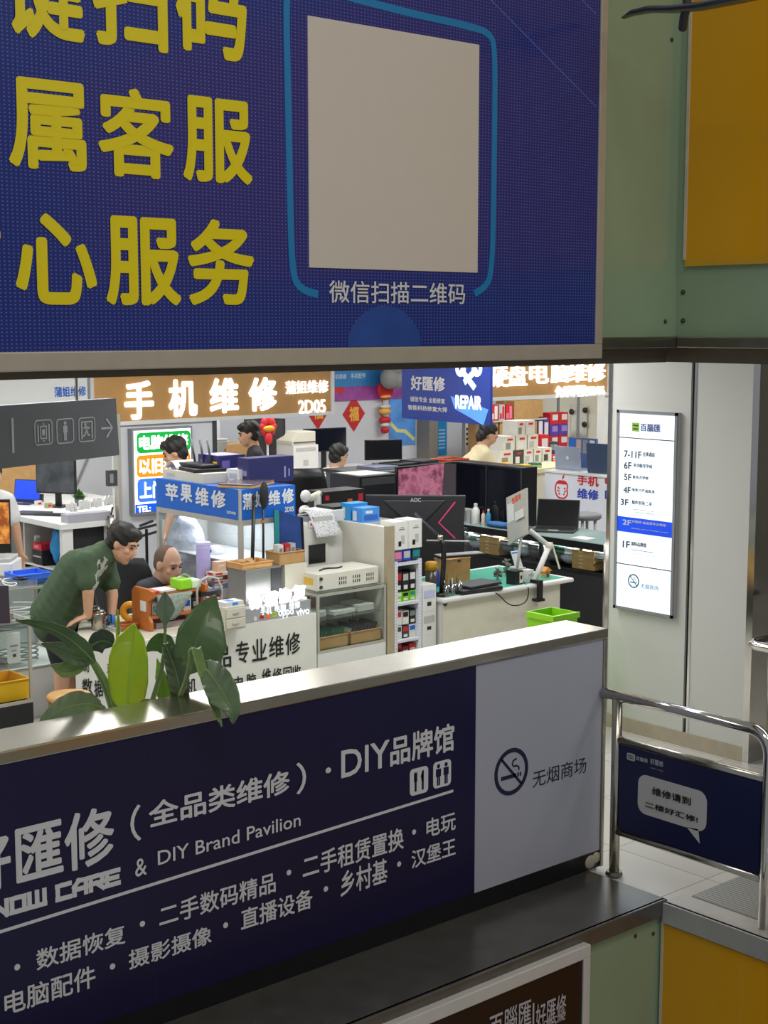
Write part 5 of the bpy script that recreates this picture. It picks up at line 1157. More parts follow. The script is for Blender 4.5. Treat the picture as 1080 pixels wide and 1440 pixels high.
cable('black cable lying on the white power unit', [(b[0] + .1, b[2] + .1, SCZ + .131), (b[0] + .2, b[2] + .16, SCZ + .131), (b[0] + .28, b[2] + .1, SCZ + .131), (b[0] + .34, b[2] + .14, SCZ + .131)], .006)
ms_ = b
# engraving machine on its own stand behind the showcase
ey = CY + .5; ex0, ex1, ex2 = at(424, 790, Y=ey).x, at(463, 790, Y=ey).x, at(496, 790, Y=ey).x
ez = [at(440, v, Y=ey).z for v in (800, 735, 752, 716)]
em = thing('engraving_machine', 'white engraving machine with a black screen and a draped paper strip', 'machine', ((ex0 + ex2) / 2, ey, 0))
bxs(ex0, ex2, ey, ey + .4, 0, ez[0] - .1).build('stand', M_lgrey, em); bxs(ex0, ex1, ey, ey + .35, ez[0] - .1, ez[1]).build('column', mat('ivory_white', 'd2d1ca', .45), em, bevel=.01)
bxs(ex1 + .002, ex2, ey + .02, ey + .35, ez[0] - .1, ez[2]).build('side_case', M_white, em, bevel=.008)
zz0, zz1 = at(440, 739, Y=ey).z, at(440, 722, Y=ey).z
ex3 = at(512, 730, Y=ey).x
bxs(ex1 - .02, ex3, ey + .05, ey + .3, zz0, zz1).build('arm', M_white, em, bevel=.008); bxs(ex1 + .1, ex3 - .03, ey + .07, ey + .28, zz1, zz1 + .02).build('arm_cover', M_black, em); bxs(ex1 + .0, ex1 + .05, ey + .08, ey + .25, ez[2] - .02, zz0).build('neck', M_beige, em)
s0, s1 = at(434, 793, Y=ey), at(457, 764, Y=ey); bxs(s0.x, s1.x, ey - .006, ey, s0.z, s1.z).build('screen', M_black, em)
p = at(436.5, 737, Y=ey); k_ = bxs(p.x - .018, p.x + .018, ey - .008, ey, p.z - .025, p.z + .025).build('switch_plate', M_white, em); bxs(p.x - .007, p.x + .007, ey - .012, ey - .008, p.z - .012, p.z + .008).build('red_switch', M_red, k_)
MB().ell((ex1 - .02, ey + .08, ez[1] + .02), (.04, .06, .03)).build('motor_cap', M_beige, em, smooth=True)
pa = [at(u, v, Y=ey - .03) for u, v in ((440, 728), (462, 722), (476, 738), (474, 748))]
def drape(u, v):
    t = u; x = ex0 + .1 + .2 * u + .03 * v; return Vector((x, ey - .02 - .05 * math.sin(v * 1.5), ez[1] + .085 - .045 * u * u - v * v * .15 - .0 * t))
bxs(ex0 + .12, ex0 + .3, ey + .0, ey + .2, ez[1], ez[1] + .04).build('paper_feed', M_lgrey, em)
MB().grid(lambda u, v: Vector((ex0 + .1 + .2 * u + .05 * v * u, ey + .18 - .24 * v, ez[1] + .045 + .03 * math.sin(PI * min(1, v * 1.2)) - max(0, v - .4) ** 2 * .42)), 10, 14).build('paper_strip', M_paperp, em, smooth=True, solid=.001)
# flat black sheet phone stand, trays of parts inside the showcase
iz = at(490, 903, Y=CY).z
for i, (a, b_, lb) in enumerate(((.05, .47, 'left open carton of green circuit boards in the glass showcase'), (.52, .96, 'right open carton of dark parts in the glass showcase'))):
    x0, x1 = B0 + (B1 - B0) * a, B0 + (B1 - B0) * b_; z0 = iz + .02
    z0 = at(540, 903, Y=CY).z + .02
    tray(lb, (x0, x1, CY + .03, CY + .3, z0, z0 + .09), M_card, 'box', 'open_carton', .008)
    for k in range(7):
        x = x0 + .02 + k * (x1 - x0 - .06) / 6.5; T = Matrix.Translation((x, CY + .16, z0 + .008)) @ Matrix.Rotation(.35, 4, 'Y')
        mb = MB().box(0, .006, -.1, .1, .0, .13 - .008 * (k % 3), T); mb.mi = 1; mb.box(-.001, 0, -.07, .05, .05, .1, T)
        tag(mb.build('circuit_board', [(mat('pcb_green', '3f6a58', .4), M_lgrey)[0] if i == 0 else M_dgrey, M_lgrey]), ('green circuit board filed in the left carton of the showcase' if i == 0 else 'dark module filed in the right carton of the showcase'), 'circuit board', 'circuit boards in the showcase' if i == 0 else 'dark modules in the showcase')
hz_ = at(540, 903, Y=CY).z; hz_ = hz_ + (SCZ - hz_) * .52 + .007
hz_ = zb_s = at(540, 903, Y=CY).z + (at(470, 831, Y=CY).z - at(540, 903, Y=CY).z) * .52 + .007
for i, (a, w_, d_, h_, m, lb) in enumerate(((.12, .16, .2, .05, M_lgrey, 'pale gadget leaning left on the showcase shelf'), (.5, .22, .2, .03, M_paper, 'papers stacked in the middle of the showcase shelf'), (.82, .16, .22, .05, M_white, 'white carton stack at the right of the showcase shelf'))):
    slab('gadget', lb, 'gadget', (B0 + (B1 - B0) * a, CY + .2, hz_), .2 - i * .1, w_, d_, h_, m)

# ---------------------------------------------------------------- partition top
b = bx_px(533, 738, pzt, 514, 548, 717)
for i, (dx, dy, m, lb) in enumerate(((0, 0, M_lblue, 'blue and white ink box at the front on the partition cabinet'), (.01, .15, mat('sky', '2f8fd0', .45), 'blue ink box behind the first on the partition cabinet'))):
    pbox('ink_box', lb, 'box', (pw0 + .03 + dx, pw0 + .2 + dx, CY + .32 + dy, CY + .44 + dy, pzt, pzt + .11 + .02 * i), m, [('X', .1, .45, .1, .75, M_white), ('Y', .1, .9, .15, .5, mat('mid_blue', '3560b8', .45)), ('Y', .2, .6, .6, .8, M_white)])

area('cabinet_led', ((GX + gxr) / 2, (GY + gy1) / 2, gzb - .05), .3, .8, 5, (.92, .96, 1))
# ================================================================== white work desk
def on_k(u, v): return at(u, v, z=MZ)
# big monitor seen from behind
ang = math.radians(-41); oc = at(585, 730, D=11.55); PM = ('A', (oc.x, oc.y), ang)
am = thing('monitor', 'large black curved-back monitor with a pink chevron, seen from behind on the white desk', 'monitor', (oc.x, oc.y, MZ))
pos, A_, nn = frame(PM)
def pz(u, v): p = on(PM, u, v); return A_(p), p.z
a0, z1 = pz(514, 696); a1, _ = pz(655, 700); _, z0 = pz(600, 766)
mb = MB(); flat(mb, PM, [(a0, z0 + .03), (a0 + .2, z0), (a1 - .02, z0), (a1, z1 - .004), (a0, z1)], -.035, -.005); mb.build('casing', mat('monitor_back', '26262a', .45, var=.04), am, bevel=.008)
mb = MB(); rectp(mb, PM, (a0 + .01, a1 - .01, z0 + .03, z1 - .015), -.038, -.035); mb.build('screen', mat('off_screen', '0c0d12', .12, var=0), am)
am_mid = (a0 + a1) / 2
mb = MB(); flat(mb, PM, [(am_mid - .26, z1 - .04), (am_mid + .24, z1 - .04), (am_mid + .05, z0 + .16), (am_mid - .05, z0 + .16)], -.006, .012); mb.build('back_hump', mat('monitor_hump', '2e2e33', .5, var=.03), am, bevel=.008)
p1, p2, p3 = [on(PM, u, v) for u, v in ((640, 706), (617, 735), (640, 757))]
MB().ribbon([p1 , p2, p3], .012, nn, .003).build('pink_chevron', mat('pink_stripe', 'c23a72', .4, emit=.2, var=0), am)
text('maker_lettering', 'AOC', ('A', (oc.x + nn.x * .014, oc.y + nn.y * .014), ang), (577, 700, 592, 706), M_lgrey, am, bold=.03)
pc = pos(am_mid, 0, .03)
MB().tube([(pc.x, pc.y, MZ + .012), (pc.x, pc.y, z0 + .16), tuple(pos(am_mid, z0 + .18, .0))], .022, 12).build('stalk', M_black, am, smooth=True)
MB().box(-.16, .16, -.09, .1, MZ, MZ + .012, Matrix.Translation((pc.x, pc.y, 0)) @ Matrix.Rotation(ang, 4, 'Z')).build('foot', M_black, am, bevel=.003)
# black articulated arm with steel joints
q = on_k(621, 838); arm = thing('lamp_arm', 'black jointed stand with a steel knuckle in front of the big monitor', 'stand', (q.x, q.y, MZ))
def dq(u, v): r_ = ray(u, v); d0 = (q - Vector((0, 0, HC))).dot(FWD); return Vector((0, 0, HC)) + r_ * d0
MB().cyl((q.x, q.y, MZ), .055, .025, 20).build('base', M_black, arm, smooth=True)
MB().tube([(q.x, q.y, MZ + .02), tuple(dq(624, 790)), tuple(dq(624, 766)), tuple(dq(620, 757))], .02, 12).build('lower_arm', M_black, arm, smooth=True)
MB().tube([tuple(dq(620, 757)), tuple(dq(596, 735)), tuple(dq(583, 722))], .014, 12).build('upper_arm', M_dgrey, arm, smooth=True)
MB().ell(dq(619, 756), (.028, .028, .028)).build('knuckle', M_steel, arm, smooth=True); MB().tube([tuple(dq(600, 760)), tuple(dq(660, 761))], .006, 8).build('cross_rod', M_lgrey, arm)
q = on_k(606, 832)
yc_ = thing('thermos', 'tall dark bottle with a mustard yellow cap on the white desk', 'bottle', (q.x, q.y, MZ)); h = at(606, 790, Y=q.y).z - MZ
MB().lathe((0, 0, 0), [(.042, 0), (.045, .01), (.045, h * .72)], 20).build('body', mat('smoked', '4a453c', .25, var=.1), yc_, smooth=True, local=True); MB().lathe((0, 0, h * .72), [(.048, 0), (.048, h * .24), (.04, h * .28), (.001, h * .28)], 20).build('cap', mat('mustard', 'd8a02a', .45), yc_, smooth=True, local=True)
q = on_k(616, 826); bottle('small blue spray bottle beside the yellow-capped bottle', (q.x + .03, q.y + .05, MZ), .025, .16, mat('spray_blue', '2d4fc0', .3), M_white)
q = on_k(598, 820); o = tag(MB().ell((0, 0, .08), (.05, .05, .08)).build('kettle', M_white, local=True, smooth=True), 'white rounded jar behind the yellow-capped bottle', 'jar'); o.location = (q.x + .02, q.y + .2, MZ)
b = bx_px(629, 836, MZ, 627, 662, 780); q = on_k(645, 822)
wb = thing('wooden_box', 'brown wooden box on the green mat behind the pen jars', 'box', (q.x, q.y, MZ)); c = q
x0, x1, y0, zt_ = at(630, 812, Y=q.y).x, at(661, 812, Y=q.y).x, q.y, at(645, 785, Y=q.y).z
bxs(x0, x1, y0, y0 + .16, MZ, zt_ - .012).build('body', mat('plain_wood', 'b9905a', .55, var=.15, scale=18), wb); bxs(x0 - .004, x1 + .004, y0 - .004, y0 + .164, zt_ - .011, zt_).build('lid', MATS['plain_wood'], wb); bxs((x0 + x1) / 2 - .015, (x0 + x1) / 2 + .015, y0 - .006, y0, zt_ - .03, zt_ - .01).build('clasp', M_dsteel, wb)
q2 = at(648, 784, z=zt_)
o = keyboard('white and black keyboard lying across the brown wooden box', (c.x + .08, c.y + .08, zt_ + .001), math.radians(-15), .42, .13, M_black, M_lgrey)
for i, (u, v) in enumerate(((634, 838), (643, 836), (652, 834))):
    q = on_k(u, v + 2); q.z = MZ; o = thing('pen_jar', ('left', 'middle', 'right')[i] + ' glass jar of tools in front of the brown wooden box', 'jar', (q.x, q.y + .05, MZ))
    MB().lathe((0, 0, 0), [(.028, 0), (.03, .005), (.03, .09)], 16).build('jar', glass('jar_glass', (.85, .88, .88), .3), o, smooth=True, local=True)
    for k in range(4): a = k * 1.6 + i; MB().tube([(.01 * math.cos(a), .01 * math.sin(a), .004), (.022 * math.cos(a), .022 * math.sin(a), .13 - .01 * k)], .004, 6).build('tool', (M_grey, M_white, M_dgrey, M_steel2)[(k + i) % 4], o, local=True)
q = on_k(694, 832)
for i, (dz, w_, d_, h_, lb) in enumerate(((0, .42, .22, .03, 'wide black closed laptop under another on the green mat'), (.031, .36, .22, .022, 'black closed laptop on top of the wider one on the green mat'))):
    slab('laptop', lb, 'laptop', (q.x - .08 + .06 * i, q.y + .14 + .03 * i, MZ + dz), math.radians(-4 + 6 * i), w_, d_, h_, M_black2, M_dgrey if i else M_black2)
cable('thin black cable hanging over the front edge of the white desk', [(at(693, 832, Y=KY - .035).x, KY + .02, MZ + .005), (at(700, 838, Y=KY - .045).x, KY - .045, KZ - .02), at(715, 851, Y=KY - .045), at(730, 852, Y=KY - .045), at(742, 845, Y=KY - .045), (at(744, 828, Y=KY - .045).x, KY - .045, KZ - .01), (at(744, 822, Y=KY).x, KY + .06, MZ + .004)], .005)
# upright white notice board on an arm
q = on_k(738, 818); nb = thing('notice_board', 'tilted pale grey notice board on an arm above the white desk', 'board', (q.x, q.y + .1, MZ))
D_ = (q - Vector((0, 0, HC))).dot(FWD) + .1
def dk(u, v, dd=0): return Vector((0, 0, HC)) + ray(u, v) * (D_ + dd)
cs = [dk(711.5, 700, .08), dk(740, 686, -.14), dk(741, 751, -.14), dk(714, 767, .08)]
nrm = (cs[1] - cs[0]).cross(cs[3] - cs[0]).normalized(); nrm = -nrm if nrm.dot(FWD) < 0 else nrm
MB().poly(cs, nrm * .02).build('board', mat('board_grey', 'b5b3ac', .5, var=.05), nb, bevel=.003)
def onb(s, t): return cs[0] * (1 - s) * (1 - t) + cs[1] * s * (1 - t) + cs[2] * s * t + cs[3] * (1 - s) * t
def bquad(s0, s1, t0, t1, m, nm, k=.003): MB().poly([onb(s0, t0), onb(s1, t0), onb(s1, t1), onb(s0, t1)], -nrm * k).build(nm, m, nb)
bquad(.06, .38, .16, .55, M_paper, 'paper_note'); bquad(.5, .9, .42, .6, M_white, 'plate', .02); bquad(.42, .6, .6, .92, M_lgrey, 'paper_note'); bquad(.3, .42, .08, .2, mat('orange_stamp', 'd2603a', .5), 'stamp'); bquad(.46, .58, .06, .19, MATS['orange_stamp'], 'stamp'); bquad(.62, .72, .06, .17, MATS['orange_stamp'], 'stamp')
MB().tube([tuple(dk(735, 741)), tuple(dk(731, 770)), (q.x, q.y + .1, MZ + .02)], .012, 10).build('arm', M_lgrey, nb, smooth=True); MB().cyl((q.x, q.y + .1, MZ), .045, .02, 18).build('base', M_dgrey, nb)
bquad(.3, .8, .98, 1.0, M_grey, 'lower_rim')
# white jointed lamp arm clamped to the desk edge
q = at(757, 812, Y=KY - .03); la = thing('lamp_arm', 'white jointed lamp arm clamped to the front edge of the white desk', 'lamp', (q.x, KY - .03, KZ - .12))
D2 = (Vector((q.x, KY + .02, MZ)) - Vector((0, 0, HC))).dot(FWD)
def dl(u, v, dd=0): return Vector((0, 0, HC)) + ray(u, v) * (D2 + dd)
MB().box(q.x - .022, q.x + .022, KY - .062, KY - .034, KZ - .12, KZ + .03).box(q.x - .022, q.x + .022, KY - .034, KY + .04, MZ + .0005, MZ + .025).build('clamp', M_black, la); MB().box(q.x - .04, q.x + .04, KY - .07, KY - .0, KZ - .14, KZ - .12).build('clamp_screw', M_black, la)
e1, e2, e3 = dl(772, 768, .1), dl(744, 745, .35), Vector((q.x, KY + .01, MZ + .02))
MB().tube([tuple(e3), tuple(e1)], [.024, .022], 10).build('lower_arm', M_white, la, smooth=True); MB().tube([tuple(e1), tuple(e2)], .022, 10).build('upper_arm', M_lgrey, la, smooth=True)
MB().tube([tuple(e1 + Vector((.03, 0, .03))), tuple(dl(787, 800, .12))], .008, 8).build('brace', M_beige, la); MB().ell(e1, (.035, .03, .035)).build('joint', M_beige, la, smooth=True); MB().ell(e2, (.04, .03, .03)).build('joint', M_black, la, smooth=True)
q = on_k(788, 804); MB()
# small things on the right end of the desk
q = on_k(730, 822)
b0_ = [q.x - .045, q.x + .045, q.y, q.y + .1]
pbox('speaker', 'small black speaker with a round cone on the green mat', 'speaker', (b0_[0], b0_[1], b0_[2], b0_[3], MZ, MZ + .11), M_black, [('Y', .55, .95, .1, .9, M_beige), ('Y', .65, .85, .35, .65, M_dgrey)])
q = on_k(745, 818); pbox('white_box', 'small white box right of the little black speaker', 'box', (q.x - .03, q.x + .045, q.y, q.y + .07, MZ, MZ + .095), M_white, [('Y', .2, .8, .5, .7, M_lgrey)])
q = on_k(731, 800); qs = thing('counter_card', 'white acrylic counter card leaning on the desk behind the little speaker', 'card', (q.x, q.y + .05, MZ)); hh = at(728, 775, Y=q.y + .05).z
MB().poly([(q.x - .05, q.y + .0, MZ + .012), (q.x + .04, q.y + .0, MZ + .012), (q.x + .04, q.y + .06, hh), (q.x - .05, q.y + .06, hh)], (0, .006, .002)).build('card', M_white, qs); bxs(q.x - .055, q.x + .045, q.y - .03, q.y + .1, MZ, MZ + .012).build('foot', M_lgrey, qs)
MB().poly([(q.x - .045, q.y + .052, hh - .03), (q.x + .035, q.y + .052, hh - .03), (q.x + .035, q.y + .058, hh - .005), (q.x - .045, q.y + .058, hh - .005)], (0, -.003, 0)).build('blue_header', M_lblue, qs)
q = on_k(767, 811); hs_ = thing('toy_house', 'tiny orange toy house on the right end of the white desk', 'ornament', (q.x, q.y, MZ))
bxs(q.x - .03, q.x + .03, q.y - .025, q.y + .025, MZ, MZ + .05).build('walls', M_lwood, hs_); MB().poly([(q.x - .045, q.y - .035, MZ + .05), (q.x + .045, q.y - .035, MZ + .05), (q.x, q.y - .035, MZ + .085)], (0, .07, 0)).build('gable', mat('house_orange', 'd88a2c', .5), hs_)
bxs(q.x - .01, q.x + .01, q.y - .028, q.y - .025, MZ, MZ + .03).build('door', M_dgrey, hs_)
q = on_k(712, 810)
for i, (du, dv, r_, h_, lb) in enumerate(((700, 815, .035, .09, 'khaki tangle of small parts on the green mat, left one'), (712, 808, .04, .12, 'khaki tangle of small parts behind the counter card'))):
    q = on_k(du, dv); mb = MB()
    for k in range(14):
        a = random.uniform(0, 6.28); z = random.uniform(.0, h_); d = Vector((math.cos(a) * r_, math.sin(a) * r_, 0)); mb.tube([Vector((q.x, q.y, MZ + z * .7 + .012)) - d, Vector((q.x, q.y, MZ + z + .012)) + d * random.uniform(.5, 1)], random.uniform(.006, .012), 6)
    tag(mb.build('parts_tangle', mat('khaki_parts', '77776a', .5, var=.4, scale=40)), lb, 'parts', kind='stuff')
# green crate on the floor behind the half wall
gc0 = at(748, 868, z=.62); 
c0, c1 = at(778, 880, Y=6.6), at(812, 866, Y=6.6); zt_ = at(775, 867, Y=6.6).z
gcr = thing('crate', 'lime green plastic crate behind the right end of the half wall', 'crate', ((c0.x + c1.x) / 2, 6.8, 0))
x0, x1, y0, y1 = c0.x, c1.x, 6.6, 6.84
for k in range(3):
    z_ = zt_ / 3 * k; mb = MB().box(x0, x1, y0, y1, z_ + .001, z_ + .01)
    for (a, b_, c_, d_) in ((x0, x1, y0, y0 + .01), (x0, x1, y1 - .01, y1), (x0, x0 + .01, y0 + .01, y1 - .01), (x1 - .01, x1, y0 + .01, y1 - .01)): mb.box(a, b_, c_, d_, z_ + .01, z_ + zt_ / 3 - .002)
    mb.box(x0 - .012, x1 + .012, y0 - .012, y0, z_ + zt_ / 3 - .04, z_ + zt_ / 3 - .002).box(x0 - .012, x0, y0, y1, z_ + zt_ / 3 - .04, z_ + zt_ / 3 - .002)
    mb.build('tier', M_green, gcr)

# ================================================================== long glass counter top
def on_l(u, v, dx=.1): return Vector((LX + dx, at(u, v, X=LX + dx).y, LZ))
q = on_l(778, 735, .26); laptop('open black laptop with a dark screen on the long glass counter', (q.x + .02, q.y, LZ), math.radians(-58), .4, .27, 108, body=M_black, base_m=M_black2)
q = on_l(815, 742); sheet('white paper lying on the long glass counter right of the laptop', lambda u, v: Vector((q.x - .04 + .16 * v, q.y - .12 + .2 * u, LZ + .002)), M_paper, 2, 2)
q = on_l(732, 735); tag(bxs(q.x - .05, q.x + .08, q.y - .05, q.y + .1, LZ, LZ + .006).build('notepad', M_white), 'white notepad lying left of the open black laptop', 'notepad')
# two big black cases standing on the counter
by0, by1, by2 = at(733, 720, X=LX + .2).y, at(684, 712, X=LX + .2).y, at(606, 700, X=LX + .2).y
bz = at(733, 658, X=LX + .2).z; bxe = at(755, 718, Y=by0).x
for i, (ya, yb_, lb) in enumerate(((by0, by1 - .004, 'right one of the big black computer cases on the long glass counter'), (by1, by2, 'left one of the big black computer cases on the long glass counter'))):
    o = thing('computer_case', lb, 'computer', (LX + .25, (ya + yb_) / 2, LZ))
    bxs(LX + .2, min(bxe, LX + .58), ya, yb_, LZ, bz).build('case', mat('case_black', '14151c', .35, var=.08), o, bevel=.006)
    bxs(LX + .196, LX + .2, ya + .02, yb_ - .02, LZ + .02, bz - .02).build('side_glass', mat('case_glass', '0c0e1a', .08, var=0), o)
    bxs(LX + .194, LX + .2, ya + .0, ya + .008, LZ, bz).build('edge_strip', M_dgrey, o)
# bottles in front of the cases
for u, v, r_, h_, m, cm, lb in ((672, 717, .05, .2, M_white, M_white, 'white squeeze bottle in front of the black computer cases'), (683, 718, .025, .14, mat('cream', 'd9c9b8', .5), M_red, 'cream bottle with a red cap beside the white squeeze bottle'), (690, 722, .03, .16, mat('teal_bottle', '3a87b0', .35), M_white, 'blue bottle with a white cap at the front of the long glass counter')):
    q = on_l(u, v); bottle(lb, (q.x - .03, q.y, LZ), r_ * .8, h_, m, cm)
q = on_l(657, 713); pbox('white_box', 'grey white ridged box left of the white squeeze bottle', 'box', (q.x - .04, q.x + .06, q.y - .08, q.y + .08, LZ, LZ + .13), M_lgrey, [('X', .1, .3, .1, .9, M_grey), ('X', .5, .7, .1, .9, M_grey)])
q = on_l(680, 727); tag(MB().ell((q.x - .04, q.y - .25, LZ + .03), (.06, .16, .028)).ell((q.x - .03, q.y - .38, LZ + .034), (.05, .08, .032)).build('cloth', mat('blue_cloth', '35649c', .8, bump=.5), smooth=True), 'blue cloth lying at the front of the long glass counter', 'cloth')
q = on_l(662, 722); slab('circuit_tray', 'dark tray of parts at the left end of the long glass counter', 'tray', (q.x - .02, q.y + .25, LZ), 1.5, .3, .14, .03, M_black2, mat('parts_mix', '5d5a50', .5, var=.6, scale=60))
# clutter inside it
zs0, zs1 = zg0 + .002, (zg0 + LZ) / 2 - .011
for u, n, lb in ((692, 5, 'left pile of flat brown cartons inside the long glass counter'), (824, 5, 'right pile of flat brown cartons inside the long glass counter')):
    y_ = at(u, 790, X=LX + .1).y
    for k in range(n):
        pbox('flat_carton', ('%s flat carton of the pile in the long counter, %s' % (('bottom', 'second', 'middle', 'fourth', 'top')[k], 'behind the notice board' if u < 700 else 'near its steel post')), 'box', (LX + .06, LX + .3, y_ - .13 + .01 * (k % 2), y_ + .13, zs0 + .025 + k * .034, zs0 + .058 + k * .034), M_card, [('X', .3, .5, .3, .7, mat('pale_label', 'c9b48e', .6))], 'flat brown cartons inside the long glass counter')
random.seed(11)
for i in range(16):
    y_ = ly0 + .35 + (ly1 - ly0 - .7) * i / 16; w_ = random.uniform(.06, .1)
    m = (M_grey, M_lgrey, M_dgrey, M_white, mat('pcb_green', '3f6a58', .4))[i % 5]
    k = random.randint(1, 3)
    for j in range(k):
        slab('spare_part', 'spare laptop part stacked on the glass shelf of the long counter', 'part', (LX + .2, y_, zs1 + .002 + j * .041), random.uniform(1.3, 1.8), w_ * 2, .24, .04, m, (M_lgrey, M_dgrey, M_grey)[(i + j) % 3], 'spare parts on the shelf of the long counter')
for i in range(7):
    y_ = ly0 + .75 + (ly1 - ly0 - 1.1) * i / 7
    tag(MB().ell((LX + .2, y_, zs0 + .1), (.1, .12, .075), u=14, v=9).build('parts_bag', (M_pb, mat('grey_bag', '7c7f80', .3, var=.3, bump=.5), mat('dark_bag', '48494a', .4, var=.4, bump=.5))[i % 3], smooth=True), 'lumpy bag of parts on the floor of the long glass counter', 'bag', 'bags of parts inside the long glass counter')
# grey stool behind it
q = at(822, 755, D=14.4); sxx, syy, szz = q.x, q.y, at(822, 721, D=14.4).z
o = thing('stool', 'grey padded stool between the long counter and the fruit emblem counter', 'stool', (sxx, syy, 0)); MB().lathe((sxx, syy, szz - .06), [(.14, 0), (.16, .015), (.16, .045), (.14, .06), (.001, .065)], 28).build('seat', mat('grey_seat', '77787a', .6), o, smooth=True)
for k in range(4): a = k * PI / 2 + .5; MB().tube([(sxx + .1 * math.cos(a), syy + .1 * math.sin(a), szz - .05), (sxx + .14 * math.cos(a), syy + .14 * math.sin(a), 0)], .016, 8).build('leg', M_white, o, smooth=True)

# ================================================================== right stall
q = at(791, 664, z=az); lp_ = thing('laptop', 'open silver laptop seen from behind on the fruit emblem counter', 'laptop', (q.x + .2, q.y, az), math.radians(-90))
def lap_back(o, w, d, hgt, lm, mark):
    bxs(-w / 2, w / 2, .0, d, 0, .016).build('base', lm, o, bevel=.003, local=True)
    T = Matrix.Translation((0, .0, .016)) @ Matrix.Rotation(math.radians(6), 4, 'X'); MB().box(-w / 2, w / 2, -.004, .004, 0, hgt, T).build('lid', lm, o, bevel=.003, local=True)
    if mark: MB().tube([T @ Vector((0, -.004, hgt * .5)), T @ Vector((0, -.0055, hgt * .5))], .02, 14).build('lid_mark', M_white, o, local=True)
lap_back(lp_, at(786, 640, X=AX + .1).y - at(822, 640, X=AX + .1).y + .0, .25, at(800, 629, X=AX + .2).z - az, mat('silver_blue', '9aa6bc', .3, .3), True); lp_.location.y = at(804, 640, X=AX + .2).y
lp2 = thing('laptop', 'open slate blue laptop seen from behind, right end of the fruit emblem counter', 'laptop', (AX + .14, at(845, 640, X=AX + .14).y, az), math.radians(-82)); lap_back(lp2, .34, .24, at(840, 625, X=AX + .14).z - az, mat('slate_blue', '3a4a68', .35, .2), False)
# woman's work table with its stock of boxes
TZ = 1.1
def on_t(u, v): return at(u, v, z=TZ)
a = on_t(690, 664); bq = on_t(775, 664); TY0 = a.y - .15
tx0, tx1 = at(692, 668, Y=a.y).x, at(800, 668, Y=a.y).x
tbt = thing('work_table', 'cream work table in front of the woman, strewn with green and yellow parts', 'table', ((tx0 + tx1) / 2, a.y + .5, 0))
ty0, ty1 = a.y - .1, a.y + 1.2
bxs(tx0, tx1 + 1, ty0, ty1, TZ - .05, TZ).build('top', mat('cream_top', 'cfc9a8', .5), tbt); bxs(tx0 + .03, tx1 + .95, ty0 + .05, ty0 + .08, .0, TZ - .05).build('front_panel', M_beige, tbt)
for x in (tx0 + .05, tx1 + .9): bxs(x, x + .05, ty1 - .1, ty1 - .05, 0, TZ - .05).build('leg', M_lgrey, tbt)
random.seed(5)
for i in range(9):
    u = 703 + i * 7; q = on_t(u, 652 + (i % 3) * 3); m = (mat('pcb_lime', '8aa84a', .5), M_yellow, M_white, mat('pcb_green', '3f6a58', .4))[i % 4]
    slab('circuit_board', '%s board among the parts on the cream table' % ('lime green', 'yellow', 'white', 'dark green')[i % 4], 'circuit board', (q.x, max(q.y, ty0 + .15), TZ), i * .7, .14, .1, .02 + .02 * (i % 2), m, group='boards on the cream table')
def stock(u0, v0, u1, v1, Y, m, prints, lb, grp=None, z=None, dep=.2):
    p = at(u0, v1, Y=Y); q_ = at(u1, v0, Y=Y); zb0 = TZ if z is None else z
    return pbox('goods_box', lb, 'box', (p.x, q_.x, Y, Y + dep, zb0, max(q_.z, zb0 + .04)), m, prints, grp)
SYY = ty0 + .55
zt0 = at(745, 645, Y=SYY).z
M_wb = mat('stock_white', 'd2d2cc', .5)
pr_ = lambda c_: [('Y', .15, .6, .1, .55, c_), ('Y', .3, .8, .7, .85, M_red)]
rows_ = [(0, ((703, 722, 'yellow and white box'), (723, 736, 'dark and white box'), (737, 750, 'white box with a small picture'), (751, 762, 'white box with grey print'), (763, 776, 'white box with two dots'))),
         (1, ((709, 724, 'stack end box'), (726, 741, 'white box'), (742, 757, 'white box with red print'))), (2, ((727, 738, 'white box'), (739, 752, 'white box with a red logo')))]
hh_ = (at(745, 628, Y=SYY).z - at(745, 648, Y=SYY).z)
for lv, items in rows_:
    for j, (u0, u1, d_) in enumerate(items):
        p, q_ = at(u0, 640, Y=SYY).x, at(u1, 640, Y=SYY).x
        pbox('goods_box', '%s, %s in the %s stock row on the cream table' % (d_, ('first', 'second', 'third', 'fourth', 'fifth')[j], ('lowest', 'middle', 'top')[lv]), 'box', (p, q_ - .006, SYY, SYY + .25, TZ + lv * (hh_ + .001), TZ + lv * (hh_ + .001) + hh_), M_wb if not (lv == 0 and j == 1) else M_dgrey, pr_((M_grey, M_white, M_lgrey, M_grey, M_dgrey)[j]), 'white boxed stock on the cream table')
for j, (u0, u1, v1, v0, m, c_, lb) in enumerate(((760, 772, 0, 612, M_red, M_white, 'red and white box right of the white stock'), (772, 785, 0, 622, M_dgrey, M_grey, 'dark box right of the red and white box'), (776, 788, 0, 640, M_red, M_white, 'red box with white print low at the right of the stock'), (790, 803, 0, 636, mat('deep_blue', '223a86', .5), M_lgrey, 'blue box at the right end of the stock'))):
    Y_ = SYY + (.3 if j < 2 else 0); p, q_ = at(u0, 640, Y=Y_).x, at(u1, 640, Y=Y_).x
    pbox('goods_box', lb, 'box', (p, q_ - .004, Y_, Y_ + .2, TZ, at(u0, v0, Y=Y_).z), m, [('Y', .15, .85, .5, .85, c_), ('Y', .2, .6, .15, .35, c_)])
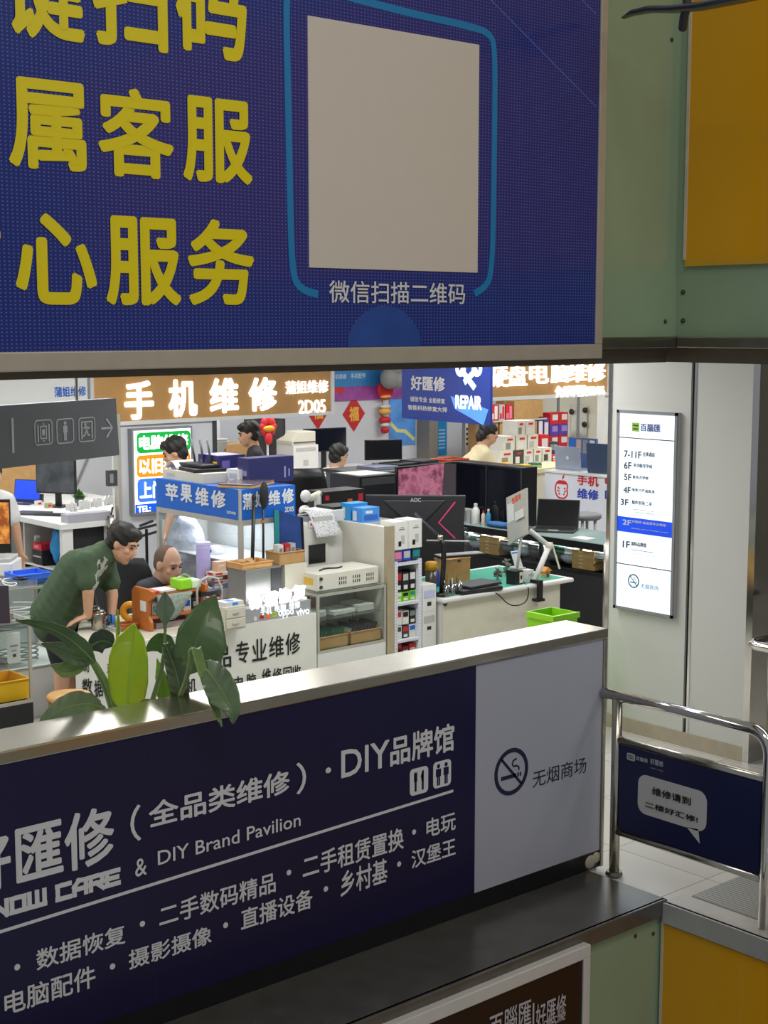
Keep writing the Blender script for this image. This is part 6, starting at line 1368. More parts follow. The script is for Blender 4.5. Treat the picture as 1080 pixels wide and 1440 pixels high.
# shelf unit behind: cartons and the red and violet packs
ZY = min(ty1 + .35, 14.1)
su = thing('stock_shelf', 'grey stock shelf behind the woman holding big cartons and bright packs', 'shelf', (at(750, 600, Y=ZY).x, ZY, 0))
x0, x1 = at(680, 600, Y=ZY).x, at(815, 600, Y=ZY).x; zl = [.5, at(745, 648, Y=ZY).z, at(745, 589, Y=ZY).z]
for z in zl[:2]: bxs(x0, x1, ZY, ZY + .4, z - .03, z).build('board', M_lgrey, su)
xm = at(769, 600, Y=ZY).x
bxs(x0, xm, ZY, ZY + .4, zl[2] - .02, zl[2]).build('board', M_lgrey, su)
for x in (x0, x1 - .03): bxs(x, x + .03, ZY, ZY + .03, 0, 2.3).box(x, x + .03, ZY + .37, ZY + .4, 0, 2.3).build('upright', M_grey, su)
def shb(u0, u1, z, v0, m, lb, prints, grp=None, big=False):
    p, q_ = at(u0, 600, Y=ZY + .02).x, at(u1, 600, Y=ZY + .02).x; zt = at((u0 + u1) / 2, v0, Y=ZY + .02).z
    if big: carton(lb, (p, q_ - .01, ZY + .02, ZY + .36, z, zt), m, group=grp, prints=prints)
    else: pbox('goods_box', lb, 'box', (p, q_ - .006, ZY + .02, ZY + .2, z, zt), m, prints, grp)
shb(684, 701, zl[1], 592, M_card, 'narrow brown carton behind the woman', (), big=True)
shb(703, 740, zl[1], 592, M_card, 'wide brown carton in the middle of the stock shelf', [('Y', .4, .7, .4, .45, mat('carton_ink', '8a6a40', .7))], big=True)
shb(742, 756, zl[1], 592, M_card, 'brown carton hidden behind the white stock', (), big=True)
for u0, u1, m, c_, lb in ((689, 701, M_red, M_white, 'pink-red box with white panels at the left of the top shelf'), (702, 710, M_lgrey, M_red, 'grey box between the red boxes on the top shelf'), (711, 721, M_red, mat('pink_print', 'd87a9a', .5), 'red box beside the big carton on the top shelf')):
    shb(u0, u1, zl[2], 569, m, lb, [('Y', .1, .45, .1, .45, c_), ('Y', .55, .9, .1, .9, c_)])
shb(723, 764, zl[2], 563, M_card, 'long brown carton on the top shelf under the right fascia sign', (), big=True)
M_pack = mat('violet', '5b3a9a', .4)
zz = zl[1]
hz4 = (at(790, 580, Y=ZY).z - zl[1]) / 4
for r_ in range(4):
    for cidx in range(2):
        u0 = 773 + cidx * 13; p, q_ = at(u0, 600, Y=ZY + .02).x, at(u0 + 13, 600, Y=ZY + .02).x
        pbox('goods_pack', '%s pack, %s column, %s row of the bright packs on the stock shelf' % (('violet', 'red')[r_ % 2], ('left', 'right')[cidx], ('bottom', 'second', 'third', 'top')[r_]), 'box', (p, q_ - .006, ZY + .02, ZY + .2, zz + r_ * hz4, zz + (r_ + 1) * hz4 - .002), M_red if r_ % 2 else M_pack, [('Y', .3, .9, .35, .85, M_white if r_ % 2 else mat('pale_violet', '9a86d0', .4))], 'red and violet packs on the stock shelf')
shb(757, 764, zl[1], 586, M_pack, 'violet pack left of the red packs on the stock shelf', [('Y', .1, .9, .5, .9, M_white)]); shb(765, 772, zl[1], 588, M_pack, 'second violet pack left of the red packs on the stock shelf', [('Y', .1, .9, .4, .9, M_white)])
shb(764, 780, zl[2] + .0 if False else zl[1] + hz4 * 4 + .002, 562, mat('lilac', 'b7aee6', .4), 'lilac box topmost above the red packs', [('Y', .5, .9, .2, .9, M_dgrey)]) if False else None
# pale wall sheet with black clips
cw = at(815, 590, X=16.9); wsx = thing('wall_sheet', 'pale plastic sheet with black clips hung on the beige wall', 'sheet', (16.98, cw.y, at(812, 610, X=16.9).z))
y0, y1, z0, z1 = at(824, 600, X=16.95).y, at(800, 600, X=16.95).y, at(812, 614, X=16.95).z, at(812, 570, X=16.95).z
MB().grid(lambda u, v: Vector((16.97 + .015 * math.sin(u * 20), y0 + (y1 - y0) * u, z0 + (z1 - z0) * v)), 20, 4).build('sheet', mat('pale_sheet', 'cfccc0', .4), wsx, solid=.002, smooth=True)
for k, (u, v) in enumerate(((803, 579), (822, 577), (821, 597))): p = at(u, v, X=16.93); MB().ell((16.94, p.y, p.z), (.02, .05, .045)).build('clip', M_black, wsx, smooth=True)
# screens on the right of the stock
q = on_t(815, 660)
o = thing('photo_board', 'blue-framed photo board between the stock and the slate blue laptop', 'board', (AX + .45, at(818, 640, X=AX + .45).y, az)); y0, y1 = at(838, 640, X=AX + .45).y, at(799, 640, X=AX + .45).y; z1 = at(820, 616, X=AX + .45).z
bxs(AX + .45, AX + .48, y0, y1, az, z1).build('board', mat('frame_blue', '4a5f92', .4), o)
for k, m in enumerate((M_blue, mat('tan_photo', 'a8968a', .5), M_grey, M_white)): bxs(AX + .446, AX + .45, y1 - (y1 - y0) * (.06 + .24 * k) - (y1 - y0) * .17, y1 - (y1 - y0) * (.06 + .24 * k), az + (z1 - az) * .5, z1 - .02).build('photo', m, o)

# ================================================================== middle of the hall
# black computer boxes and the pink screen, on a storage bench behind the big monitor
by_ = at(508, 700, D=12.0); BZ = 1.02
bn_x0, bn_x1 = at(500, 700, Y=9.35).x, at(648, 700, Y=9.35).x; bn_x1 = min(bn_x1, LX - .12)
sb = thing('storage_bench', 'black storage bench behind the big monitor', 'bench', ((bn_x0 + bn_x1) / 2, 9.6, 0))
bxs(bn_x0, bn_x1, 9.3, 9.9, 0, BZ - .03).build('body', M_black2, sb); bxs(bn_x0 - .02, bn_x1 + .02, 9.28, 9.92, BZ - .03, BZ).build('top', M_dgrey, sb)
x0, x1 = at(506, 690, Y=9.4).x, at(557, 690, Y=9.4).x; zt = at(530, 668, Y=9.4).z
o = thing('computer_case', 'black computer case topped with white papers, left of the pink-lit screen', 'computer', ((x0 + x1) / 2, 9.4, BZ))
bxs(x0, x1, 9.4, 9.8, BZ, zt).build('case', mat('case_black', '14151c', .35, var=.08), o, bevel=.006); bxs(x0 + .02, x1 - .02, 9.396, 9.4, zt - .08, zt - .02).build('drive_bay', M_dgrey, o)
sheet('white papers lying on the black computer case', lambda u, v: Vector((x0 + .03 + (x1 - x0 - .06) * u, 9.43 + .33 * v, zt + .003)), M_paper, 3, 3)
ps = thing('monitor', 'slim monitor reflecting a pink-lit shop, right of the paper-topped case', 'monitor', (at(600, 690, Y=9.45).x, 9.5, BZ))
PS = ('Y', 9.45); q = prect(PS, (558, 656, 642, 697)); zt1, zt2 = on(PS, 558, 657).z, on(PS, 642, 649).z
MB().poly([(q[0], 9.45, BZ + .06), (q[1], 9.45, BZ + .06), (q[1], 9.45, zt2), (q[0], 9.45, zt1)], (0, .03, 0)).build('casing', M_black, ps, bevel=.003)
M_pink = mat('pink_reflection', 'b06a80', .2, var=0); nz = nodes(M_pink)[0].nodes.new('ShaderNodeTexNoise'); nz.inputs['Scale'].default_value = 9; nz.inputs['Detail'].default_value = 6; tint_steps(M_pink, nz, [(.38, '2e1a26'), (.52, 'c07a92'), (.66, '7c4a5c')]); nodes(M_pink)[1].inputs['Emission Strength'].default_value = .3; nodes(M_pink)[1].inputs['Emission Color'].default_value = lin('c06a88')  # pink reflection painted into the panel's colour, with a faint glow
w_ = q[1] - q[0]
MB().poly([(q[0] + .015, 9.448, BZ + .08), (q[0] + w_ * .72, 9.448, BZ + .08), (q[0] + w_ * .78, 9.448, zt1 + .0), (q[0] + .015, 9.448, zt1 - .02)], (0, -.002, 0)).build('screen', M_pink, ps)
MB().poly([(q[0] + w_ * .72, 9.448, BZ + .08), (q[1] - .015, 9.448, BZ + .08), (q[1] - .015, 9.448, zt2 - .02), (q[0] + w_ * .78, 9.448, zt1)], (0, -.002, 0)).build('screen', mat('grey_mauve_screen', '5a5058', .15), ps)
bxs(q[0] + w_ * .4, q[0] + w_ * .6, 9.46, 9.6, BZ, BZ + .012).build('foot', M_black, ps); bxs(q[0] + w_ * .47, q[0] + w_ * .53, 9.48, 9.5, BZ + .012, BZ + .2).build('stalk', M_black, ps)
# black laptops behind the bench
x_, z_ = at(585, 650, Y=10.6).x, 1.2
ft = thing('filing_cabinet', 'dark grey low cabinet with closed laptops on top, behind the pink-lit screen', 'cabinet', (x_ + .4, 10.8, 0))
fx0, fx1, fzt = at(515, 660, Y=10.5).x, at(664, 660, Y=10.5).x, at(580, 660, Y=10.5).z; fx1 = min(fx1, LX - .1)
bxs(fx0, fx1, 10.5, 11.1, 0, fzt - .03).build('body', mat('slate_case', '5c5f68', .5), ft); bxs(fx0 - .02, fx1 + .02, 10.48, 11.12, fzt - .03, fzt).build('top', M_dgrey, ft)
for k in range(2): bxs(fx0 + .1 + k * (fx1 - fx0) / 2, fx0 - .1 + (k + 1) * (fx1 - fx0) / 2, 10.49, 10.5, .3, fzt - .08).build('door', M_grey, ft)
for i, (u, w_, lb, m) in enumerate(((535, .4, 'grey blue laptop at the left on the dark low cabinet', mat('grey_blue_shell', '7d8296', .4)), (566, .42, 'black laptop in the middle on the dark low cabinet', M_black), (592, .36, 'black laptop beside the orange tray on the dark low cabinet', M_black2))):
    xx = at(u, 652, Y=10.75).x; slab('laptop', lb, 'laptop', (xx, 10.78, fzt), .1 * i, w_ * .8, .28, .03 + .012 * i, m)
xx = at(604, 648, Y=10.75).x; tray('orange red parts tray on the dark low cabinet', (max(xx + .1, 0), xx + .4, 10.6, 10.85, fzt, fzt + .05), mat('orange_red', 'd85a34', .5), 'tray')
monitor('small dark monitor behind the closed laptops', (at(541, 640, Y=11.0).x, 11.02, fzt), math.radians(-25), .38, .2, lift=.05)
# grey cabinet with graphics card box and a white inspection arm
kx0_, kx1_ = at(425, 735, Y=9.15).x, at(514, 735, Y=9.15).x; kzt = at(480, 733, Y=9.15).z
kc = thing('steel_cabinet', 'light grey steel cabinet behind the engraving machine, carrying the black carton', 'cabinet', ((kx0_ + kx1_) / 2, 9.4, 0))
bxs(kx0_, kx1_, 9.15, 9.6, 0, kzt).build('body', M_lgrey, kc, bevel=.004); bxs(kx0_ + .02, kx1_ - .02, 9.144, 9.15, .1, kzt - .05).build('door', M_grey, kc)
bm = [at(456, 720, Y=9.2).x, at(512, 720, Y=9.2).x]
pbox('hardware_carton', 'black printed hardware carton with red badges on the steel cabinet', 'box', (bm[0], bm[1], 9.2, 9.42, kzt, at(480, 690, Y=9.2).z), mat('carton_black', '1d1c1f', .4), [('Y', .03, .12, .72, .88, M_red), ('Y', .2, .55, .3, .6, M_dgrey), ('Y', .58, .7, .45, .7, M_wood), ('Y', .85, .97, .6, .85, M_red), ('Y', .84, .97, .3, .36, M_lgrey), ('Y', .1, .4, .12, .2, M_grey)])
ia = thing('inspection_arm', 'white jointed inspection arm on the steel cabinet left of the black carton', 'arm', (at(446, 730, Y=9.25).x, 9.25, kzt))
def ip(u, v): return tuple(at(u, v, Y=9.25))
MB().tube([(at(447, 730, Y=9.25).x, 9.25, kzt + .02), ip(447, 700), ip(445, 694)], .03, 12).build('column', M_white, ia, smooth=True); MB().tube([ip(450, 694), ip(436, 701)], .028, 12).build('arm', M_beige, ia, smooth=True); MB().cyl((at(447, 730, Y=9.25).x, 9.25, kzt), .06, .02, 18).build('base', M_lgrey, ia)
r2_ = thing('dust_mask_fan', 'white rounded double-headed blower left of the inspection arm', 'blower', (at(428, 730, Y=9.2).x, 9.2, kzt))
xb_ = kx0_ + .08; r2_.location.x = xb_
MB().tube([(xb_, 9.22, kzt + .01), (xb_, 9.22, kzt + .1)], .03, 12).build('neck', M_white, r2_, smooth=True); MB().ell((xb_, 9.22, kzt + .1), (.05, .045, .05)).build('head', M_white, r2_, smooth=True); MB().ell((xb_ + .01, 9.22, kzt + .22), (.045, .04, .05)).build('head', M_white, r2_, smooth=True); MB().ell((xb_ + .08, 9.22, kzt + .05), (.04, .04, .04)).build('foot', M_white, r2_, smooth=True)
# --- on the tall cabinet
GT = GZ + .001
def on_g(u, v): return at(u, v, z=GT)
q = on_g(262, 668)
pbox('beige_carton', 'long beige carton under the black laptop on the tall cabinet', 'box', (GX + .03, GX + .33, GY + .5, gy1 - .05, GT, GT + .07), M_beige, [('X', .1, .3, .3, .7, M_lgrey)])
slab('laptop', 'closed black laptop on the long beige carton above the blue band', 'laptop', (GX + .18, GY + .75, GT + .071), 1.4, .34, .26, .025, M_black2)
rt = thing('router', 'black router with raised antennas on top of the closed laptop above the blue band', 'router', (GX + .18, GY + .82, GT + .097))
bxs(GX + .1, GX + .26, GY + .62, GY + .98, GT + .097, GT + .125).build('body', M_black, rt, bevel=.008)
for k, (dy, ty) in enumerate(((.7, .78), (.8, .88), (.92, 1.0))): MB().tube([(GX + .24, GY + dy, GT + .12), (GX + .26, GY + ty + .0, GT + .29)], .009, 8).build('antenna', M_dgrey, rt, smooth=True)
slab('tablet', 'brown framed tablet lying at the corner on top of the blue band', 'tablet', (GX + .2, GY + .2, GT), .5, .38, .28, .03, M_lwood, mat('mauve_glass', '6b5f66', .2))
for i, (u, dy, h_, lb) in enumerate(((0, 0, .2, 'big navy printed carton standing on the tall cabinet'), )):
    pbox('navy_carton', lb, 'box', (at(350, 670, Y=GY + .26).x, at(413, 670, Y=GY + .26).x, GY + .26, GY + .4, GT, at(380, 643, Y=GY + .26).z), mat('navy_carton', '2b2c62', .4), [('Y', .78, .82, .15, .6, mat('navy_print', '8a8ab4', .5)), ('Y', .88, .91, .2, .5, MATS['navy_print']), ('X', .2, .8, .3, .5, MATS['navy_print'])])
pbox('navy_carton', 'smaller navy carton with coloured stickers behind the tall cabinet corner', 'box', (gxr - .24, gxr - .0, GY + .62, GY + .9, GT, at(330, 640, Y=GY + .62).z), mat('navy_carton', '2b2c62', .4), [('X', .1, .4, .55, .8, M_purple), ('X', .6, .9, .4, .75, M_yellow), ('Z', .05, .9, .1, .9, mat('pale_violet2', 'a9a4e0', .4)), ('Y', .1, .4, .5, .8, M_purple)])
cable('tangle of black cable on the tall cabinet behind the tablet', [(GX + .34 + .05 * math.cos(t), GY + .22 + .06 * math.sin(1.3 * t), GT + .006 + .002 * t) for t in range(12)], .006)
pbox('white_carton', 'small white box between the tablet and the navy carton', 'box', (GX + .24, GX + .33, GY + .34, GY + .5, GT, GT + .1), M_white, [('X', .2, .8, .3, .7, M_lgrey)])
# papers in front of man at the light box
q = at(250, 660, z=GT); sheet('white domed paper sheet at the left end of the tall cabinet top', lambda u, v: Vector((GX + .05 + .2 * v, gy1 - .22 + .18 * u, GT + .075 + .06 * math.sin(PI * u))), M_paper, 10, 4)
# --- far back desk row
def fb(u, v, Y): return at(u, v, Y=Y)
FB = 13.0; fz = 1.12
xa_, xb_ = fb(330, 680, FB).x, fb(560, 680, FB).x
fd = thing('back_desk', 'long white back desk along the rear wall', 'desk', ((xa_ + xb_) / 2, FB + .4, 0)); bxs(xa_, xb_, FB, FB + .8, fz - .04, fz).build('top', M_white, fd); bxs(xa_ + .05, xb_ - .05, FB + .05, FB + .07, 0, fz - .04).build('front_panel', M_beige, fd)
for x in (xa_ + .05, xb_ - .1): bxs(x, x + .05, FB + .07, FB + .75, 0, fz - .04).build('side_panel', M_white, fd)
q = fb(457, 640, FB + .35); zl_ = fb(457, 635, FB + .35).z
mw = fb(483, 620, FB + .35).x - fb(430, 620, FB + .35).x; mh_ = fb(457, 602, FB + .35).z - zl_
monitor('wide black monitor on a stalk in front of the rear wall', (q.x, FB + .35, fz), math.radians(-10), mw, mh_, mat('navy_screen', '0b0e1c', .12, var=0), lift=zl_ - fz)
x = fb(417, 650, FB + .2).x; x1_ = fb(432, 650, FB + .2).x
pbox('white_computer', 'white computer case on the back desk left of the wide monitor', 'computer', (x - .12, x1_ + .08, FB + .1, FB + .5, fz, fb(417, 627, FB + .1).z), M_white, [('Y', .1, .9, .8, .92, M_lgrey), ('Y', .4, .6, .3, .5, M_lgrey)])
zt = fb(417, 627, FB + .1).z; o = thing('label_printer', 'cream machine with a sloping lid on the white computer case', 'machine', (x, FB + .3, zt)); MB().poly([(x - .12, FB + .12, zt), (x1_ + .06, FB + .12, zt), (x1_ + .06, FB + .12, zt + .15), (x - .03, FB + .12, zt + .15), (x - .12, FB + .12, zt + .05)], (0, .3, 0)).build('housing', M_beige, o, bevel=.006); bxs(x - .1, x1_ + .05, FB + .11, FB + .12, zt + .03, zt + .04).build('slot', M_dgrey, o)
xk = fb(392, 640, FB + .5).x - .16; monitor('dark monitor turned sideways behind the red festive ornament', (xk, FB + .55, fz), math.radians(-60), .5, .42, mat('grey_screen', '3d3c42', .2), lift=.2)
# red festive ornament
xk = fb(376, 600, FB + .05); o = thing('festive_ornament', 'red and gold festive ornament standing on the back desk', 'ornament', (xk.x, FB + .05, fz)); MB().cyl((xk.x, FB + .05, fz), .06, .02, 16).build('foot', M_red, o); MB().tube([(xk.x, FB + .05, fz + .02), tuple(fb(376, 600, FB + .05))], .012, 8).build('stem', M_white, o)
for k in range(8): a = k * PI / 4; MB().ell(xk + Vector((.07 * math.cos(a), -.01, .07 * math.sin(a))), (.05, .02, .05), u=10, v=6).build('petal', M_red, o, smooth=True)
MB().ell(xk + Vector((0, -.03, -.02)), (.08, .02, .035)).build('gold_plaque', mat('gold', 'e0a02c', .4, .3), o, smooth=True); MB().ell(xk + Vector((0, -.02, -.13)), (.05, .02, .07)).build('red_tassel', M_red, o, smooth=True)
carton('brown carton on the back desk behind the man in black', (fb(318, 640, FB + .2).x, fb(350, 640, FB + .2).x, FB + .2, FB + .5, fz, fb(330, 625, FB + .2).z))
# white pedestal fan shape
xk = fb(303, 650, 12.4); zt = fb(303, 620, 12.4).z; o = thing('pedestal', 'white fluted pedestal with a flared top beside the lit price box', 'stand', (xk.x, 12.4, 0)); MB().lathe((xk.x, 12.4, 0), [(.14, 0), (.1, .05), (.075, .2), (.07, zt - .12), (.12, zt - .05), (.14, zt)], 14).build('column', M_white, o); MB().cyl((xk.x, 12.4, zt), .13, .02, 14).build('cap', M_lgrey, o)
# diamonds, lanterns, posters on the rear wall
RW = 14.6; PW = ('Y', RW - .004)
M_gold = mat('gold_print', 'e6b04a', .5)
for (u, v, ch, lb, full) in ((497.5, 582, '福', 'red diamond paper with a golden character on the rear wall', 1), (447, 579, '福', 'red diamond paper half hidden behind the left fascia sign', 1)):
    p = on(PW, u, v); r_ = abs(on(PW, u + 15.5, v).x - p.x); o = thing('festive_diamond', lb, 'decoration', (p.x, RW - .005, p.z - r_)); mb = MB(); zq = r_ * 1.0
    rz_ = on(PW, u, v - 25).z - p.z if full else r_; flat(mb, PW, [(p.x - r_, p.z), (p.x, p.z - rz_), (p.x + r_, p.z), (p.x, p.z + rz_)], 0, .004); mb.build('diamond', M_red, o)
    mb = MB(); write(mb, ch, PW, (p.x - r_ * .45, p.x + r_ * .45, p.z - rz_ * .42, p.z + rz_ * .42), .04, .006)
    for vv in mb.bm.verts: vv.co -= o.location
    mb.build('golden_character', M_gold, o, local=True)
p = on(PW, 536, 575); o = thing('lantern_string', 'hanging red and gold lantern string on the rear wall', 'decoration', (p.x, RW - .08, on(PW, 536, 610).z))
for k, (v, rx, rz_, m) in enumerate(((548, .14, .13, M_red), (557, .1, .03, M_gold), (571, .09, .03, M_white), (578, .1, .045, M_gold), (590, .1, .045, M_red), (597, .07, .03, M_white), (604, .06, .05, M_red))): q = on(PW, 536, v); MB().ell((q.x, RW - .08, q.z), (rx, .05, rz_)).build('lantern' if k == 0 else 'charm', m, o, smooth=True)
q0, q1 = on(PW, 536, 530), on(PW, 536, 610); MB().tube([(q0.x, RW - .03, q0.z + .25), (q1.x, RW - .03, q1.z)], .006, 6).build('string', M_red, o)
p = on(PW, 536, 531); tag(MB().ell((p.x - .06, RW - .24, p.z), (.15, .09, .14)).ell((p.x + .08, RW - .24, p.z - .02), (.13, .09, .12)).ell((p.x, RW - .24, p.z + .12), (.13, .09, .1)).tube([(p.x, RW - .24, p.z + .15), (p.x, RW - .24, 2.95)], .006, 6).build('balloon_cluster', M_grey, smooth=True), 'grey balloon cluster above the lantern string', 'decoration')
o = thing('wall_sign', 'blue and magenta sign band with pale lettering high on the rear wall', 'sign', (on(PW, 510, 540).x, RW - .02, on(PW, 510, 560).z)); q = prect(PW, (456, 500, 566, 541)); q2 = prect(PW, (456, 545, 566, 560))
rectp(MB(), PW, (q[0], q[1], q[2], q[3]), 0, .03).build('blue_board', mat('sign_sky', '2f7cc0', .4), o); rectp(MB(), PW, (q2[0], q2[1], q2[2], q[2]), 0, .02).build('magenta_band', mat('magenta_band', '8a3f8c', .4, emit=.15, var=.3), o)
text('lettering', [('手机维修', (466, 526, 487, 533)), ('手机配件', (493, 525, 514, 532))], ('Y', RW - .035), None, mat('pale_blue_ink', 'a9cdea', .5), o, bold=.03)
mb = MB(); r_ = prect(('Y', RW - .024), (466, 545, 484, 552)); rectp(mb, ('Y', RW - .024), r_, 0, .004, .02); mb.build('red_patch', M_red, o)
for (r_, c_, lb, nm) in (((547, 556, 584, 625), '5a9be8', 'blue poster with a pale swirl on the rear wall', 'poster'), ((601, 592, 628, 640), '1f8fd0', 'bright blue notice poster beside the dark pillar', 'poster')):
    q = prect(PW, r_); o = thing(nm, lb, 'poster', ((q[0] + q[1]) / 2, RW - .006, q[2])); rectp(MB(), PW, q, 0, .004).build('print', mat('poster_' + c_, c_, .4, var=.35 if c_[0] == '5' else .03, scale=4), o)
    w_, h_ = q[1] - q[0], q[3] - q[2]
    if c_[0] == '1':
        for k in range(6):
            for s_ in (0, 1): rectp(MB(), PW, (q[0] + w_ * (.12 + .45 * s_), q[0] + w_ * (.45 + .45 * s_), q[2] + h_ * (.2 + .1 * k), q[2] + h_ * (.24 + .1 * k)), .004, .006).build('printed_line', mat('pale_blue_ink', 'a9cdea', .5), o)
    else:
        P_ = frame(PW)[0]; MB().ribbon([P_(q[0] + w_ * a, q[2] + h_ * b_, .004) for a, b_ in ((.05, .45), (.3, .3), (.6, .28), (.95, .1))], .05, (0, -1, 0), .003).build('yellow_swirl', mat('pale_yellow', 'd8d890', .5), o)
struct(bxs(at(586, 600, Y=RW).x, at(598, 600, Y=RW).x, RW - .25, RW, 0, 2.95).build('trim_11', mat('pillar_grey', '8a8680', .5, .2)))
q = prect(PW, (653, 595, 676, 628)); o = thing('notice_sheet', 'white notice sheet with black print behind the woman', 'notice', ((q[0] + q[1]) / 2, RW - .006, q[2])); rectp(MB(), PW, q, 0, .003).build('sheet', M_white, o)
w_, h_ = q[1] - q[0], q[3] - q[2]
for k in range(4): rectp(MB(), PW, (q[0] + w_ * .1, q[0] + w_ * (.5 + .1 * (k % 2)), q[2] + h_ * (.1 + .2 * k), q[2] + h_ * (.2 + .2 * k)), .003, .004).build('printed_line', M_dgrey, o)
# low beige partition, office chair and printer before the white-shirted man
PYY = 11.9; x0, x1 = at(412, 680, Y=PYY).x, at(505, 680, Y=PYY).x; zt = at(470, 663, Y=PYY).z
o = thing('low_partition', 'low cream desk partition in front of the man in white', 'partition', ((x0 + x1) / 2, PYY, 0)); bxs(x0, x1, PYY, PYY + .04, 0, zt - .03).build('panel', M_beige, o); bxs(x0, x1, PYY - .01, PYY + .05, zt - .03, zt).build('cap_rail', mat('cream_rail', 'd8d6be', .4), o); bxs((x0 + x1) / 2 - .01, (x0 + x1) / 2 + .01, PYY - .008, PYY, .05, zt - .03).build('joint', M_grey, o)
x0, x1 = at(430, 690, Y=11.3).x, at(470, 690, Y=11.3).x; zt = at(450, 688, Y=11.3).z
o = thing('side_table', 'grey side table carrying a flat white printer', 'table', ((x0 + x1) / 2, 11.45, 0)); bxs(x0 - .1, x1 + .05, 11.25, 11.75, zt - .04, zt).build('top', M_grey, o)
for x in (x0 - .08, x1 + .01): bxs(x, x + .03, 11.27, 11.3, 0, zt - .04).box(x, x + .03, 11.7, 11.73, 0, zt - .04).build('leg', M_grey, o)
o = thing('printer', 'flat white printer on the grey side table behind the tall cabinet', 'printer', ((x0 + x1) / 2, 11.45, zt)); bxs(x0, x1, 11.3, 11.6, zt, zt + .09).build('body', M_beige, o, bevel=.008); bxs(x0 - .03, x1 + .02, 11.28, 11.62, zt + .09, zt + .12).build('lid', M_white, o, bevel=.006); bxs(x0 + .03, x1 - .03, 11.295, 11.3, zt + .02, zt + .04).build('slot', M_dgrey, o)
xc = at(418, 680, Y=10.9).x; zc = at(418, 655, Y=10.9).z
def office_chair(label, x, y, rz, h, m, w=.5):
    o = thing('office_chair', label, 'chair', (x, y, 0), rz)
    MB().grid(lambda u, v: Vector(((u - .5) * w * (1 - .25 * abs(2 * v - 1) ** 3), .22 + .06 * (2 * u - 1) ** 2 * -1 + .08 * v, .55 + v * (h - .55))), 12, 10).build('backrest', m, o, solid=.05, smooth=True, local=True)
    MB().ell((0, 0, .5), (.26, .26, .06)).build('seat', m, o, smooth=True, local=True); MB().cyl((0, 0, .1), .03, .36, 12).build('gas_lift', M_dsteel, o, local=True)
    for k in range(5): a = k * 2 * PI / 5; l = MB().tube([(0, 0, .1), (.3 * math.cos(a), .3 * math.sin(a), .07)], [.03, .02], 8).build('leg', M_black, o, local=True); MB().ell((.3 * math.cos(a), .3 * math.sin(a), .03), (.03, .03, .03), u=10, v=6).build('caster', M_black, l, local=True)
    return o
office_chair('black leather chair behind the tall cabinet', xc, 10.9, math.radians(150), zc, M_black)
q = at(195, 850, D=10.9); office_chair('black office chair between the leaning man and the seated man', q.x + .24, q.y + .34, math.radians(110), at(195, 778, D=11.2).z, M_black2, .56)
# camera tripod and clamp lamp behind the leaning man
q = at(208, 850, D=11.8); o = thing('tripod', 'black phone tripod behind the seated man', 'tripod', (q.x, q.y, 0)); zt = at(214, 742, D=11.8).z
MB().tube([(q.x, q.y, .5), (q.x, q.y, zt)], .012, 8).build('column', M_black, o)
for k in range(3): a = k * 2.1; MB().tube([(q.x, q.y, zt - .35), (q.x + .35 * math.cos(a), q.y + .35 * math.sin(a), .012)], .012, 8).build('leg', M_black, o)
for dz, dx in ((0, .12), (-.06, .1), (.03, .06)): MB().tube([(q.x - dx, q.y, zt + dz), (q.x + dx, q.y, zt + dz + .03)], .011, 6).build('clamp', M_black, o)
q = at(153, 740, D=12.6)
o = thing('clamp_lamp', 'silver clamp lamp with a bright bulb behind the leaning man', 'lamp', (dx1 - .35, cy_ - .05, DZ)); lx_, ly_ = at(150, 730, Y=cy_ + .03).x, cy_ + .03; zq = at(150, 738, Y=cy_ + .03).z
o.location = (lx_, ly_, DZ)
MB().tube([(lx_ + .25, ly_, DZ + .01), (lx_ + .2, ly_, DZ + .12), (lx_ + .05, ly_ - .02, DZ + .1), (lx_, ly_ - .06, zq + .05)], .01, 8).build('arm', M_black, o, smooth=True)
MB().tube([(lx_ - .01, ly_ - .08, zq + .09), (lx_, ly_ - .12, zq), (lx_ + .01, ly_ - .15, zq - .06)], [.03, .06, .08], 16, caps=False).build('reflector', M_steel, o, smooth=True, solid=.003); MB().ell((lx_ + .008, ly_ - .15, zq - .04), (.03, .03, .03)).build('bulb', mat('lamp_bulb', 'ffffff', .4, emit=6, var=0), o, smooth=True)
